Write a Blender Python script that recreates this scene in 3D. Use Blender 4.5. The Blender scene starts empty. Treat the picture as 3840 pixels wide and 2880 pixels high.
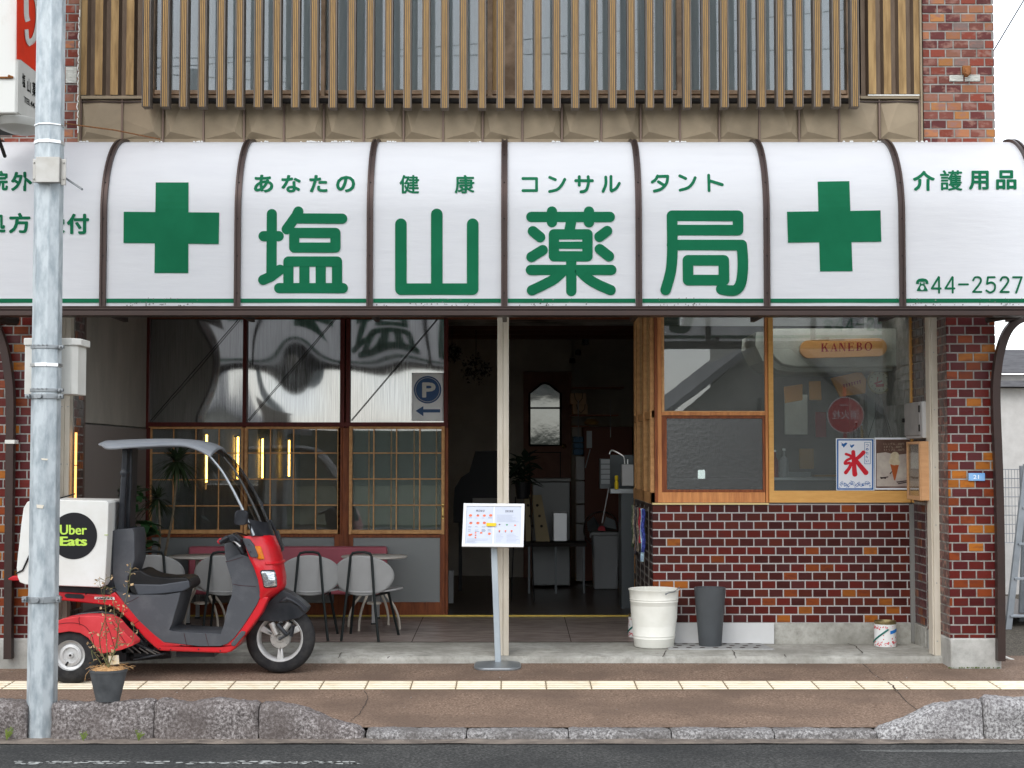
import bpy, bmesh, math, random
from mathutils import Vector, Matrix, noise
from mathutils.geometry import tessellate_polygon
R = math.radians
rnd = random.Random(7)
S = bpy.context.scene
COL = S.collection

# ------------------------------------------------------------ camera
F = 5770.0; HOR = 1716.0; CZ = 1.55
PIT = math.atan((HOR - 1440) / F)
cam = bpy.data.cameras.new('camera'); camo = bpy.data.objects.new('camera', cam); COL.objects.link(camo)
cam.sensor_fit = 'HORIZONTAL'; cam.sensor_width = 36.0; cam.lens = 36.0 * F / 3840.0
cam.clip_start = 0.1; cam.clip_end = 600
camo.location = (0, 0, CZ); camo.rotation_euler = (R(90) + PIT, 0, 0)
S.camera = camo
# ------------------------------------------------------------ sky and light (bright overcast day)
w = bpy.data.worlds.new('World'); S.world = w; w.use_nodes = True
nt = w.node_tree; nt.nodes.clear()
out = nt.nodes.new('ShaderNodeOutputWorld')
sky = nt.nodes.new('ShaderNodeTexSky'); sky.sky_type = 'NISHITA'; sky.sun_disc = False
SUN_EL, SUN_AZ = R(42), R(203)
sky.sun_elevation = SUN_EL; sky.sun_rotation = SUN_AZ
bg1 = nt.nodes.new('ShaderNodeBackground'); bg1.inputs[1].default_value = 0.05
nt.links.new(sky.outputs[0], bg1.inputs[0])
tc = nt.nodes.new('ShaderNodeTexCoord'); sep = nt.nodes.new('ShaderNodeSeparateXYZ')
nt.links.new(tc.outputs['Generated'], sep.inputs[0])
ramp = nt.nodes.new('ShaderNodeValToRGB')
ramp.color_ramp.elements[0].position = 0.0; ramp.color_ramp.elements[0].color = (1.0, 1.02, 1.04, 1)
ramp.color_ramp.elements[1].position = 0.8; ramp.color_ramp.elements[1].color = (.74, .76, .80, 1)
nt.links.new(sep.outputs[2], ramp.inputs[0])
nz = nt.nodes.new('ShaderNodeTexNoise'); nz.inputs['Scale'].default_value = 2.2; nz.inputs['Detail'].default_value = 5
nt.links.new(tc.outputs['Generated'], nz.inputs['Vector'])
mr = nt.nodes.new('ShaderNodeMapRange'); mr.inputs[3].default_value = .82; mr.inputs[4].default_value = 1.15
nt.links.new(nz.outputs[0], mr.inputs[0])
mx = nt.nodes.new('ShaderNodeMixRGB'); mx.blend_type = 'MULTIPLY'; mx.inputs[0].default_value = 1
nt.links.new(ramp.outputs[0], mx.inputs[1]); nt.links.new(mr.outputs[0], mx.inputs[2])
bg2 = nt.nodes.new('ShaderNodeBackground'); bg2.inputs[1].default_value = 1.5
nt.links.new(mx.outputs[0], bg2.inputs[0])
ad = nt.nodes.new('ShaderNodeAddShader'); nt.links.new(bg1.outputs[0], ad.inputs[0]); nt.links.new(bg2.outputs[0], ad.inputs[1])
nt.links.new(ad.outputs[0], out.inputs[0])
sl = bpy.data.lights.new('sun', 'SUN'); sl.energy = 1.0; sl.angle = R(32); sl.color = (1, .985, .96)
so = bpy.data.objects.new('sun', sl); COL.objects.link(so)
# direction towards the sun: behind the camera, to the left, high
sd = Vector((math.sin(SUN_AZ) * math.cos(SUN_EL), math.cos(SUN_AZ) * math.cos(SUN_EL), math.sin(SUN_EL)))
so.rotation_euler = sd.to_track_quat('Z', 'Y').to_euler(); so.location = (0, -5, 30)
S.view_settings.view_transform = 'Standard'; S.view_settings.look = 'None'
S.view_settings.exposure = 0.3; S.view_settings.gamma = 1.0; S.view_settings.use_curve_mapping = False
S.cycles.max_bounces = 8; S.cycles.transparent_max_bounces = 24; S.cycles.use_denoising = True
S.cycles.caustics_reflective = False; S.cycles.caustics_refractive = False

# ------------------------------------------------------------ measuring helpers
def pt(px, py, d):
    """point of the place seen at (px, py) of the 3840x2880 photograph, d metres in front of the camera"""
    v = (1440 - py) / F; u = (px - 1920) / F
    y = math.cos(PIT) - math.sin(PIT) * v; z = math.sin(PIT) + math.cos(PIT) * v
    return Vector((u * d / y, d, CZ + z * d / y))
def X(px, d, py=1716): return pt(px, py, d).x
def Z(py, d): return pt(1920, py, d).z
# ------------------------------------------------------------ materials
def lin(c): return tuple(((v / 255) / 12.92 if v / 255 <= .04045 else ((v / 255 + .055) / 1.055) ** 2.4) for v in c)
MATS = {}
def M(name, col, rough=.6, metal=0., col2=None, ns=6., nd=4., lo=.35, hi=.65, bump=0., bs=40., coat=0., emis=None, es=1., stretch=(1, 1, 1), spec=.22, rvar=0., attr=False, trans=0.):
    if name in MATS: return MATS[name]
    m = bpy.data.materials.new(name); m.use_nodes = True; t = m.node_tree; b = t.nodes['Principled BSDF']
    b.inputs['Base Color'].default_value = (*col, 1); b.inputs['Roughness'].default_value = rough
    b.inputs['Metallic'].default_value = metal; b.inputs['Coat Weight'].default_value = coat
    b.inputs['Specular IOR Level'].default_value = spec
    need = col2 is not None or bump or rvar
    if need:
        tc = t.nodes.new('ShaderNodeTexCoord'); mp = t.nodes.new('ShaderNodeMapping'); mp.inputs['Scale'].default_value = stretch
        t.links.new(tc.outputs['Object'], mp.inputs[0])
    base = None
    if attr:
        a = t.nodes.new('ShaderNodeAttribute'); a.attribute_name = 'col'; base = a.outputs['Color']
        t.links.new(base, b.inputs['Base Color'])
    if col2 is not None:
        n = t.nodes.new('ShaderNodeTexNoise'); n.inputs['Scale'].default_value = ns; n.inputs['Detail'].default_value = nd
        n.inputs['Roughness'].default_value = .6
        t.links.new(mp.outputs[0], n.inputs['Vector'])
        r = t.nodes.new('ShaderNodeMapRange'); r.inputs[1].default_value = lo; r.inputs[2].default_value = hi
        t.links.new(n.outputs[0], r.inputs[0])
        mx = t.nodes.new('ShaderNodeMixRGB'); mx.inputs[1].default_value = (*col, 1); mx.inputs[2].default_value = (*col2, 1)
        if base: t.links.new(base, mx.inputs[1])
        t.links.new(r.outputs[0], mx.inputs[0]); t.links.new(mx.outputs[0], b.inputs['Base Color'])
        if rvar:
            rr = t.nodes.new('ShaderNodeMapRange'); rr.inputs[3].default_value = rough; rr.inputs[4].default_value = rough + rvar
            t.links.new(r.outputs[0], rr.inputs[0]); t.links.new(rr.outputs[0], b.inputs['Roughness'])
    if bump:
        n2 = t.nodes.new('ShaderNodeTexNoise'); n2.inputs['Scale'].default_value = bs; n2.inputs['Detail'].default_value = 5
        t.links.new(mp.outputs[0], n2.inputs['Vector'])
        bp = t.nodes.new('ShaderNodeBump'); bp.inputs['Strength'].default_value = bump; bp.inputs['Distance'].default_value = .01
        t.links.new(n2.outputs[0], bp.inputs['Height']); t.links.new(bp.outputs[0], b.inputs['Normal'])
    if emis: b.inputs['Emission Color'].default_value = (*emis, 1); b.inputs['Emission Strength'].default_value = es
    if trans:
        tr = t.nodes.new('ShaderNodeBsdfTranslucent'); tr.inputs[0].default_value = (*col, 1)
        ms = t.nodes.new('ShaderNodeMixShader'); ms.inputs[0].default_value = trans
        t.links.new(b.outputs[0], ms.inputs[1]); t.links.new(tr.outputs[0], ms.inputs[2])
        t.links.new(ms.outputs[0], t.nodes['Material Output'].inputs[0])
    MATS[name] = m; return m
def speckle(name, cols, scale, rough=.8, bump=.3, big=None, bigscale=1.2, bigamt=.5):
    """stony material: hard specks of several colours, plus a large slow stain"""
    m = bpy.data.materials.new(name); m.use_nodes = True; t = m.node_tree; b = t.nodes['Principled BSDF']
    b.inputs['Roughness'].default_value = rough; b.inputs['Specular IOR Level'].default_value = .12
    tc = t.nodes.new('ShaderNodeTexCoord')
    n = t.nodes.new('ShaderNodeTexNoise'); n.inputs['Scale'].default_value = scale; n.inputs['Detail'].default_value = 6; n.inputs['Roughness'].default_value = .75
    t.links.new(tc.outputs['Object'], n.inputs['Vector'])
    cr = t.nodes.new('ShaderNodeValToRGB'); el = cr.color_ramp.elements
    while len(el) < len(cols): el.new(.5)
    for i, (p, c) in enumerate(cols): el[i].position = p; el[i].color = (*c, 1)
    t.links.new(n.outputs[0], cr.inputs[0]); src = cr.outputs[0]
    if big:
        n3 = t.nodes.new('ShaderNodeTexNoise'); n3.inputs['Scale'].default_value = bigscale; n3.inputs['Detail'].default_value = 5
        t.links.new(tc.outputs['Object'], n3.inputs['Vector'])
        r = t.nodes.new('ShaderNodeMapRange'); r.inputs[1].default_value = .4; r.inputs[2].default_value = .65; r.inputs[4].default_value = bigamt
        t.links.new(n3.outputs[0], r.inputs[0])
        mx = t.nodes.new('ShaderNodeMixRGB'); mx.inputs[2].default_value = (*big, 1)
        t.links.new(r.outputs[0], mx.inputs[0]); t.links.new(src, mx.inputs[1]); src = mx.outputs[0]
    t.links.new(src, b.inputs['Base Color'])
    bp = t.nodes.new('ShaderNodeBump'); bp.inputs['Strength'].default_value = bump; bp.inputs['Distance'].default_value = .008
    t.links.new(n.outputs[0], bp.inputs['Height']); t.links.new(bp.outputs[0], b.inputs['Normal'])
    MATS[name] = m; return m
def glassmat(name, tint=(.93, .96, .95), f0=.045, rough=0., haze=None, hz=0., bump=0., bs=8):
    m = bpy.data.materials.new(name); m.use_nodes = True; t = m.node_tree; t.nodes.clear()
    o = t.nodes.new('ShaderNodeOutputMaterial')
    tr = t.nodes.new('ShaderNodeBsdfTransparent'); tr.inputs[0].default_value = (*tint, 1)
    gl = t.nodes.new('ShaderNodeBsdfGlossy'); gl.inputs['Roughness'].default_value = rough
    fr = t.nodes.new('ShaderNodeLayerWeight'); fr.inputs[0].default_value = .12
    ma = t.nodes.new('ShaderNodeMath'); ma.operation = 'MULTIPLY_ADD'; ma.inputs[1].default_value = .9; ma.inputs[2].default_value = f0
    t.links.new(fr.outputs[1], ma.inputs[0])
    ms = t.nodes.new('ShaderNodeMixShader'); t.links.new(ma.outputs[0], ms.inputs[0])
    src = tr.outputs[0]
    if haze:
        df = t.nodes.new('ShaderNodeBsdfDiffuse'); df.inputs[0].default_value = (*haze, 1)
        m2 = t.nodes.new('ShaderNodeMixShader'); m2.inputs[0].default_value = hz
        t.links.new(src, m2.inputs[1]); t.links.new(df.outputs[0], m2.inputs[2]); src = m2.outputs[0]
    t.links.new(src, ms.inputs[1]); t.links.new(gl.outputs[0], ms.inputs[2]); t.links.new(ms.outputs[0], o.inputs[0])
    if bump:
        tc = t.nodes.new('ShaderNodeTexCoord'); n = t.nodes.new('ShaderNodeTexNoise'); n.inputs['Scale'].default_value = bs; n.inputs['Detail'].default_value = 2
        t.links.new(tc.outputs['Object'], n.inputs['Vector'])
        bp = t.nodes.new('ShaderNodeBump'); bp.inputs['Strength'].default_value = bump; bp.inputs['Distance'].default_value = .01
        t.links.new(n.outputs[0], bp.inputs['Height']); t.links.new(bp.outputs[0], gl.inputs['Normal'])
    MATS[name] = m; return m
# ------------------------------------------------------------ object helpers
WL = {}
def wloc(o):
    l = Vector((0, 0, 0))
    while o is not None: l = l + Vector(o.location); o = o.parent
    return l
def thing(name, label, cat, loc=(0, 0, 0), group=None):
    o = bpy.data.objects.new(name, None); COL.objects.link(o); o.location = loc; o.empty_display_size = .1
    o['label'] = label; o['category'] = cat
    if group: o['group'] = group
    return o
def tag(o, label, cat, group=None):
    o['label'] = label; o['category'] = cat
    if group: o['group'] = group
    return o
class MB:
    def __init__(s): s.v = []; s.f = []; s.c = []; s.cc = None
    def col(s, c): s.cc = c; return s
    def add(s, vs, fs):
        n = len(s.v); s.v += [tuple(v) for v in vs]
        for f in fs: s.f.append([i + n for i in f]); s.c.append(s.cc)
        return s
    def box(s, x0, x1, y0, y1, z0, z1):
        if x0 > x1: x0, x1 = x1, x0
        if y0 > y1: y0, y1 = y1, y0
        if z0 > z1: z0, z1 = z1, z0
        return s.add([(x0, y0, z0), (x1, y0, z0), (x1, y1, z0), (x0, y1, z0), (x0, y0, z1), (x1, y0, z1), (x1, y1, z1), (x0, y1, z1)],
                     [(0, 3, 2, 1), (4, 5, 6, 7), (0, 1, 5, 4), (1, 2, 6, 5), (2, 3, 7, 6), (3, 0, 4, 7)])
    def obox(s, c, ax, ay, az, hx, hy, hz):
        vs = [Vector(c) + Vector(ax) * hx * i + Vector(ay) * hy * j + Vector(az) * hz * k for k in (-1, 1) for j in (-1, 1) for i in (-1, 1)]
        return s.add(vs, [(0, 2, 3, 1), (4, 5, 7, 6), (0, 1, 5, 4), (1, 3, 7, 5), (3, 2, 6, 7), (2, 0, 4, 6)])
    def prism(s, poly, ax, a, b):
        """extrude a polygon of 3D points (coordinate ax replaced by a and b)"""
        n = len(poly); A = [list(p) for p in poly]; B = [list(p) for p in poly]
        for p in A: p[ax] = a
        for p in B: p[ax] = b
        tri = tessellate_polygon([[Vector(p) for p in A]])
        fs = [tuple(t) for t in tri] + [tuple(n + i for i in reversed(t)) for t in tri]
        fs += [(i, (i + 1) % n, n + (i + 1) % n, n + i) for i in range(n)]
        return s.add(A + B, fs)
    def tube(s, pts, r, n=10, caps=True):
        pts = [Vector(p) for p in pts]; rs = r if isinstance(r, (list, tuple)) else [r] * len(pts)
        vs = []; up = None
        for i, p in enumerate(pts):
            a = pts[max(i - 1, 0)]; b = pts[min(i + 1, len(pts) - 1)]; t = (b - a).normalized()
            if up is None: up = Vector((0, 0, 1)) if abs(t.z) < .9 else Vector((1, 0, 0))
            side = t.cross(up).normalized(); up2 = side.cross(t).normalized(); up = up2
            for k in range(n):
                an = 2 * math.pi * k / n; vs.append(p + (side * math.cos(an) + up2 * math.sin(an)) * rs[i])
        fs = []
        for i in range(len(pts) - 1):
            for k in range(n):
                k2 = (k + 1) % n; fs.append((i * n + k, i * n + k2, (i + 1) * n + k2, (i + 1) * n + k))
        if caps: fs.append(tuple(range(n - 1, -1, -1))); fs.append(tuple((len(pts) - 1) * n + k for k in range(n)))
        return s.add(vs, fs)
    def lathe(s, prof, c=(0, 0, 0), n=32, axis='z', squash=(1, 1), close=True):
        """prof: list of (r, h)"""
        c = Vector(c); vs = []
        for r, h in prof:
            for k in range(n):
                a = 2 * math.pi * k / n; u = r * math.cos(a) * squash[0]; v = r * math.sin(a) * squash[1]
                vs.append(c + (Vector((u, v, h)) if axis == 'z' else Vector((u, h, v)) if axis == 'y' else Vector((h, u, v))))
        fs = []
        for i in range(len(prof) - 1):
            for k in range(n):
                k2 = (k + 1) % n; fs.append((i * n + k, i * n + k2, (i + 1) * n + k2, (i + 1) * n + k))
        if close:
            if prof[0][0] > 1e-4: fs.append(tuple(range(n - 1, -1, -1)))
            if prof[-1][0] > 1e-4: fs.append(tuple((len(prof) - 1) * n + k for k in range(n)))
        return s.add(vs, fs)
    def grid(s, fn, nu, nv, back=None):
        vs = [fn(i / nu, j / nv) for j in range(nv + 1) for i in range(nu + 1)]
        fs = [(j * (nu + 1) + i, j * (nu + 1) + i + 1, (j + 1) * (nu + 1) + i + 1, (j + 1) * (nu + 1) + i) for j in range(nv) for i in range(nu)]
        return s.add(vs, fs)
    def build(s, name, mat, parent=None, smooth=False, bevel=0., bseg=2, solid=0., weld=False, kind=None, ang=35):
        me = bpy.data.meshes.new(name); me.from_pydata(s.v, [], s.f); me.validate()
        bm = bmesh.new(); bm.from_mesh(me)
        if weld: bmesh.ops.remove_doubles(bm, verts=bm.verts, dist=1e-4)
        bmesh.ops.recalc_face_normals(bm, faces=bm.faces); bm.to_mesh(me); bm.free()
        if s.cc is not None and len(me.polygons) == len(s.f):
            at = me.color_attributes.new('col', 'FLOAT_COLOR', 'CORNER')
            for p in me.polygons:
                c = s.c[p.index] or (.5, .5, .5)
                for li in p.loop_indices: at.data[li].color = (*c, 1)
        me.materials.append(mat)
        o = bpy.data.objects.new(name, me); COL.objects.link(o)
        if parent is not None:
            o.parent = parent; o.location = -wloc(parent)
        if bevel:
            b = o.modifiers.new('bevel', 'BEVEL'); b.width = bevel; b.segments = bseg; b.limit_method = 'ANGLE'; b.angle_limit = R(40)
        if solid:
            b = o.modifiers.new('solid', 'SOLIDIFY'); b.thickness = solid; b.offset = 0
        if smooth or bevel:
            me.shade_smooth()
            try: me.set_sharp_from_angle(angle=R(ang))
            except Exception: pass
        if kind: o['kind'] = kind
        return o
def dup(root, loc=None, rotz=None, label=None):
    r = root.copy(); COL.objects.link(r)
    if loc is not None: r.location = loc
    if rotz is not None: r.rotation_euler = (0, 0, rotz)
    if label: r['label'] = label
    for ch in list(root.children):
        c = ch.copy(); COL.objects.link(c); c.parent = r
        for g in list(ch.children):
            d = g.copy(); COL.objects.link(d); d.parent = c
    return r
def cat(pts, n=8):
    """smooth curve through points"""
    out = []; P = [Vector(p) for p in pts]; L = len(P)
    for i in range(L - 1):
        p0, p1, p2, p3 = P[max(i - 1, 0)], P[i], P[i + 1], P[min(i + 2, L - 1)]
        for k in range(n):
            t = k / n
            out.append(.5 * ((2 * p1) + (p2 - p0) * t + (2 * p0 - 5 * p1 + 4 * p2 - p3) * t * t + (3 * p1 - p0 - 3 * p2 + p3) * t ** 3))
    out.append(P[-1]); return out
_tc = {}
def glyph(text, bold=0., fit=True, italic=0.):
    """flat outline of lettering as (verts2d, faces), fitted to the unit square"""
    k = (text, bold, italic)
    if k in _tc: return _tc[k]
    c = bpy.data.curves.new('t', 'FONT'); c.body = text; c.size = 1; c.offset = bold; c.shear = italic; c.resolution_u = 3
    o = bpy.data.objects.new('t', c); COL.objects.link(o); bpy.context.view_layer.update()
    dg = bpy.context.evaluated_depsgraph_get(); me = bpy.data.meshes.new_from_object(o.evaluated_get(dg))
    vs = [(v.co.x, v.co.y) for v in me.vertices]; fs = [list(p.vertices) for p in me.polygons]
    bpy.data.objects.remove(o); bpy.data.curves.remove(c); bpy.data.meshes.remove(me)
    x0 = min(v[0] for v in vs); x1 = max(v[0] for v in vs); y0 = min(v[1] for v in vs); y1 = max(v[1] for v in vs)
    asp = (x1 - x0) / max(y1 - y0, 1e-6)
    vs = [((v[0] - x0) / (x1 - x0), (v[1] - y0) / max(y1 - y0, 1e-6)) for v in vs]
    _tc[k] = (vs, fs, asp); return _tc[k]
def text_on(mb, text, fn, bold=0.):
    """lay lettering through fn(u, v) -> 3D point, u right, v up, both 0..1"""
    vs, fs, a = glyph(text, 0.)
    if not bold: return mb.add([fn(u, v) for u, v in vs], fs)
    n = 8   # heavier weight: the outline repeated round a small circle, each copy a hair prouder
    for k in range(n):
        du, dv = bold * math.cos(2 * math.pi * k / n), bold * math.sin(2 * math.pi * k / n)
        ps = [fn(bold + (1 - 2 * bold) * u + du, bold + (1 - 2 * bold) * v + dv) for u, v in vs]
        mb.add([(p[0], p[1] - .00012 * k, p[2]) for p in ps], fs)
    return mb
def ptext(mb, text, x0, x1, y0, y1, d, bold=0.):
    """lettering fitted to a photo box on the plane y = d"""
    return text_on(mb, text, lambda u, v: pt(x0 + (x1 - x0) * u, y1 + (y0 - y1) * v, d), bold)
WHITE = (.8, .8, .79)
# ============================================================ materials
asph = speckle('asphalt', [(.36, (.025, .025, .024)), (.5, (.066, .066, .063)), (.60, (.115, .114, .108)), (.72, (.25, .24, .225))], 62, .92, .7, (.034, .035, .035), 1.3, .7)
pave = speckle('resin_paving', [(.34, (.06, .040, .029)), (.5, (.235, .162, .118)), (.60, (.32, .23, .17)), (.74, (.56, .46, .37))], 70, .92, .6, (.15, .106, .08), 2.0, .8)
gran = speckle('rough_granite', [(.36, (.06, .052, .05)), (.48, (.165, .145, .137)), (.57, (.33, .30, .288)), (.69, (.60, .57, .55))], 60, .85, 1., (.125, .103, .094), 4.0, .7)
granm = speckle('grey_granite', [(.36, (.07, .066, .064)), (.48, (.20, .19, .183)), (.57, (.37, .355, .345)), (.69, (.60, .58, .57))], 60, .85, 1., (.12, .108, .10), 5, .7)
granp = speckle('pale_granite', [(.38, (.10, .095, .095)), (.48, (.27, .26, .255)), (.56, (.48, .47, .46)), (.68, (.74, .73, .71))], 60, .85, .9, (.17, .15, .15), 1.5, .5)
conc = speckle('concrete', [(.3, (.25, .24, .21)), (.5, (.38, .37, .33)), (.7, (.48, .465, .425))], 14, .85, .25, (.22, .21, .18), 2.3, .7)
concl = speckle('pale_concrete', [(.3, (.30, .30, .275)), (.5, (.42, .415, .385)), (.7, (.52, .51, .48))], 9, .85, .2, (.27, .262, .235), 3, .6)
M('porch_tile', (.30, .245, .215), .30, col2=(.19, .155, .137), ns=5, rvar=.15, bump=.15, bs=30, stretch=(1, 3, 1))
M('crack', (.07, .055, .046), .95)
M('gutter', (.24, .20, .165), .9, col2=(.12, .10, .085), ns=9, bump=.5, bs=60)
M('tactile', (.86, .70, .42), .6, attr=True, col2=(.66, .54, .36), ns=9, lo=.5, hi=.8, bump=.2, bs=80)
M('grout', (.45, .43, .415), .85, col2=(.40, .385, .37), ns=12)
M('grout_old', (.36, .345, .32), .9, col2=(.2, .19, .17), ns=12)
M('glazed_brick', (.2, .05, .03), .28, attr=True, col2=(.075, .02, .018), ns=26, lo=.5, hi=.85, bump=.12, bs=30, stretch=(.35, 1, 1), spec=.22)
M('weathered_brick', (.2, .05, .03), .42, attr=True, col2=(.26, .13, .10), ns=18, nd=6, lo=.5, hi=.62, bump=.25, bs=40, stretch=(.6, 1, 1))
M('soffit', (.24, .23, .215), .8, col2=(.035, .033, .03), ns=3)
M('anodised_brown', (.062, .042, .037), .38, .45, col2=(.055, .04, .036), ns=8, bump=.04, bs=60)
M('dark_rib', (.05, .036, .031), .45, .3, col2=(.028, .024, .022), ns=6)
M('fascia_metal', (.30, .238, .16), .45, .25, col2=(.24, .19, .128), ns=4, nd=6, bump=.08, bs=7)
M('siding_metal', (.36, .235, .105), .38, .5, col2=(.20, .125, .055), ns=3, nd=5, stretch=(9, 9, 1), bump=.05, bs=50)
M('siding_shade', (.20, .145, .10), .5, .3, col2=(.15, .105, .075), ns=5, stretch=(6, 6, 1))  # darker copy for the groove faces, their shade put into the colour
M('fin_side', (.20, .16, .125), .55, .2, col2=(.14, .12, .105), ns=9, stretch=(5, 5, .6))
M('fin_gold', (.40, .25, .10), .4, .4, col2=(.30, .185, .078), ns=12, stretch=(10, 10, 1))
M('window_frame_tan', (.60, .42, .28), .5, col2=(.30, .20, .125), ns=6)
M('maroon_wood', (.13, .022, .016), .5, col2=(.085, .014, .011), ns=8, stretch=(6, 6, 1))
M('brown_wood', (.30, .09, .032), .5, col2=(.17, .048, .02), ns=7, nd=6, stretch=(7, 7, .8), bump=.08)
M('honey_wood', (.72, .40, .17), .5, col2=(.56, .28, .11), ns=8, stretch=(3, 3, 3))
M('orange_wood', (.70, .31, .11), .5, col2=(.50, .19, .07), ns=5, nd=6, stretch=(8, 8, .7), bump=.06)
M('bright_wood', (.76, .42, .13), .45, col2=(.68, .35, .10), ns=6, nd=5, stretch=(1.5, 1.5, 9), bump=.03)
M('cream_paint', (.66, .60, .50), .55, col2=(.56, .50, .40), ns=5, stretch=(4, 4, .6), bump=.05)
M('galvanised', (.33, .375, .40), .5, .35, col2=(.54, .585, .60), ns=20, nd=9, lo=.38, hi=.6, stretch=(1, 1, .35), bump=.06, bs=40, rvar=.15)
M('galv_plain', (.32, .34, .35), .45, .7)
M('awning_white', (.91, .92, .94), .42, col2=(.83, .84, .87), ns=2.5, nd=6, lo=.45, hi=.9, bump=.22, bs=7, stretch=(1, 3, 6), trans=.44)
M('sign_green', (.004, .115, .05), .7, spec=.12, col2=(.006, .135, .06), ns=4, trans=.12); M('print_back', (.20, .54, .38), .7, trans=.3)
M('steel_strap', (.75, .76, .76), .28, .9)
M('ivory_box', (.68, .67, .62), .5, col2=(.60, .59, .54), ns=5)
M('rust', (.30, .12, .04), .9, col2=(.16, .07, .03), ns=20)
M('dark_plaster', (.38, .355, .31), .9, col2=(.47, .44, .385), ns=5, nd=6, stretch=(1, 1, .4))
M('smooth_panel', (.27, .235, .215), .4)
M('interior_wall', (.42, .39, .35), .9, col2=(.34, .32, .28), ns=3)
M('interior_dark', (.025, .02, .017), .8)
M('interior_floor', (.10, .078, .066), .30, col2=(.06, .048, .042), ns=4, stretch=(1, 4, 1))
M('yellow_rail', (.62, .46, .10), .4, .3)
glassmat('clear_glass', (.90, .93, .93), .08, .004, (.62, .66, .64), .035, bump=.02, bs=2.5)
glassmat('serving_frost', (.40, .42, .41), .09, .22, (.11, .115, .112), .5, bump=.10, bs=40)
glassmat('upper_glass', (.93, .96, .97), .065, .01, bump=.03, bs=1.5)
glassmat('frosted_glass', (.45, .47, .46), .10, .22, (.36, .38, .375), .6, bump=.15, bs=40)
M('film_mirror', (.25, .255, .255), .03, .84, col2=(.36, .365, .365), ns=30, stretch=(9, 1, .12), rvar=.04)
# ============================================================ ground
def struct(o, nm=None): o['kind'] = 'structure'; return o
zk_bot = Z(2775, 9.02); zk_f = Z(2745, 9.02); zk_b = Z(2725, 9.16)
zt_n = Z(2588, 10.23); zt_f = Z(2555, 10.53)
slope = (zt_f - zt_n) / .3
zs_b = Z(2487, 11.2); zs_t = Z(2461, 11.2); z_pf = Z(2407, 12.05); z_dr = Z(2308, 13.7)
ZROAD = Z(2790, 8.88)
def gz(d):
    P = [(9.16, zk_b - .004), (10.23, zt_n), (10.53, zt_f), (11.2, zs_b), (14, zs_b + .02)]
    if d <= P[0][0]: return P[0][1]
    for (a, za), (b, zb) in zip(P, P[1:]):
        if d <= b: return za + (zb - za) * (d - a) / (b - a)
    return P[-1][1]
PTILT = (z_dr - z_pf) / 1.65
def fz(d): return z_pf + PTILT * (d - 12.05)
m = MB(); m.box(-60, 60, -60, 40, -.9, ZROAD - .16)
struct(m.build('ground', speckle('far_soil', [(.3, (.06, .055, .045)), (.6, (.12, .11, .09))], 20, .95)))
m = MB(); m.box(-60, 60, -9, 8.88, ZROAD - .15, ZROAD); struct(m.build('road', asph))
m = MB(); m.grid(lambda u, v: Vector((-14 + 28 * u, 8.86 + .17 * v, ZROAD + .006 + (zk_bot + .003 - ZROAD) * v + rnd.uniform(-.003, .003) + (.008 if v == 0 and 0 else 0))), 200, 3)
m.build('gutter', MATS['gutter'])['kind'] = 'structure'
m = MB()
ds = [9.16, 9.7, 10.228, 10.532, 10.9, 11.2, 11.6]
m.add([(-14, 9.10, zk_bot - .1), (14, 9.10, zk_bot - .1)], [])
n0 = len(m.v)
vs = [(x, d, gz(d)) for d in ds for x in (-14, 14)]
fs = [(2 * i, 2 * i + 1, 2 * i + 3, 2 * i + 2) for i in range(len(ds) - 1)]
m = MB(); m.add(vs, fs); struct(m.build('sidewalk', pave))
# tactile strip: one paving block each 0.3 m, ribbed
m = MB()
tx0 = X(1880, 10.53, 2555); k0 = -26
for k in range(k0, 27):
    xa = tx0 + k * .3 + .0025; xb = xa + .295
    cut = xa < 3.37 < xb
    z = lambda d: gz(d) + .004
    q_ = rnd.uniform(.93, 1.05); m.col((.56 * q_, .45 * q_, .28 * q_))
    m.add([(xa, 10.232, z(10.232)), (xb, 10.232, z(10.232)), (xb, 10.528, z(10.528)), (xa, 10.528, z(10.528))], [(0, 1, 2, 3)])
    m.col((.86 * q_, .77 * q_, .60 * q_))
    for j in range(4):
        y0 = 10.248 + j * .071; y1 = y0 + .036
        a = xa + .002; b = xb - .002
        m.add([(a, y0, z(y0)), (b, y0, z(y0)), (b, y1, z(y1)), (a, y1, z(y1)), (a + .008, y0 + .008, z(y0) + .005), (b - .008, y0 + .008, z(y0) + .005), (b - .008, y1 - .008, z(y1) + .005), (a + .008, y1 - .008, z(y1) + .005)],
              [(4, 5, 6, 7), (0, 1, 5, 4), (1, 2, 6, 5), (2, 3, 7, 6), (3, 0, 4, 7)])
o = m.build('tactile_paving', MATS['tactile']); struct(o)
# concrete apron in front of the shop with a rounded lip, porch floor
XL, XR = -3.25, 3.12; SOF = 3.12
m = MB()
lip = [(11.19, zs_b - .05), (11.195, zs_b + .02), (11.2, zs_t - .012), (11.215, zs_t), (11.42, zs_t + .008), (11.425, zs_t + .010), (12.048, z_pf - .003), (12.05, z_pf - .05)]
N = 120; vs = []
for i in range(N + 1):
    x = -3.75 + (3.33 + 3.75) * i / N
    for j, (d, z) in enumerate(lip):
        w_ = (.006 * math.sin(x * 2.1) + rnd.uniform(-.003, .003)) if j < 5 else 0
        vs.append((x, d + w_, z + (rnd.uniform(-.0015, .0015) if 1 < j < 6 else 0)))
L = len(lip)
m.add(vs, [(i * L + j, (i + 1) * L + j, (i + 1) * L + j + 1, i * L + j + 1) for i in range(N) for j in range(L - 1)])
struct(m.build('concrete_apron', conc, smooth=True))
m = MB(); gx = [XL, -2.02, -.78, .46, 1.09]
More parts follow.
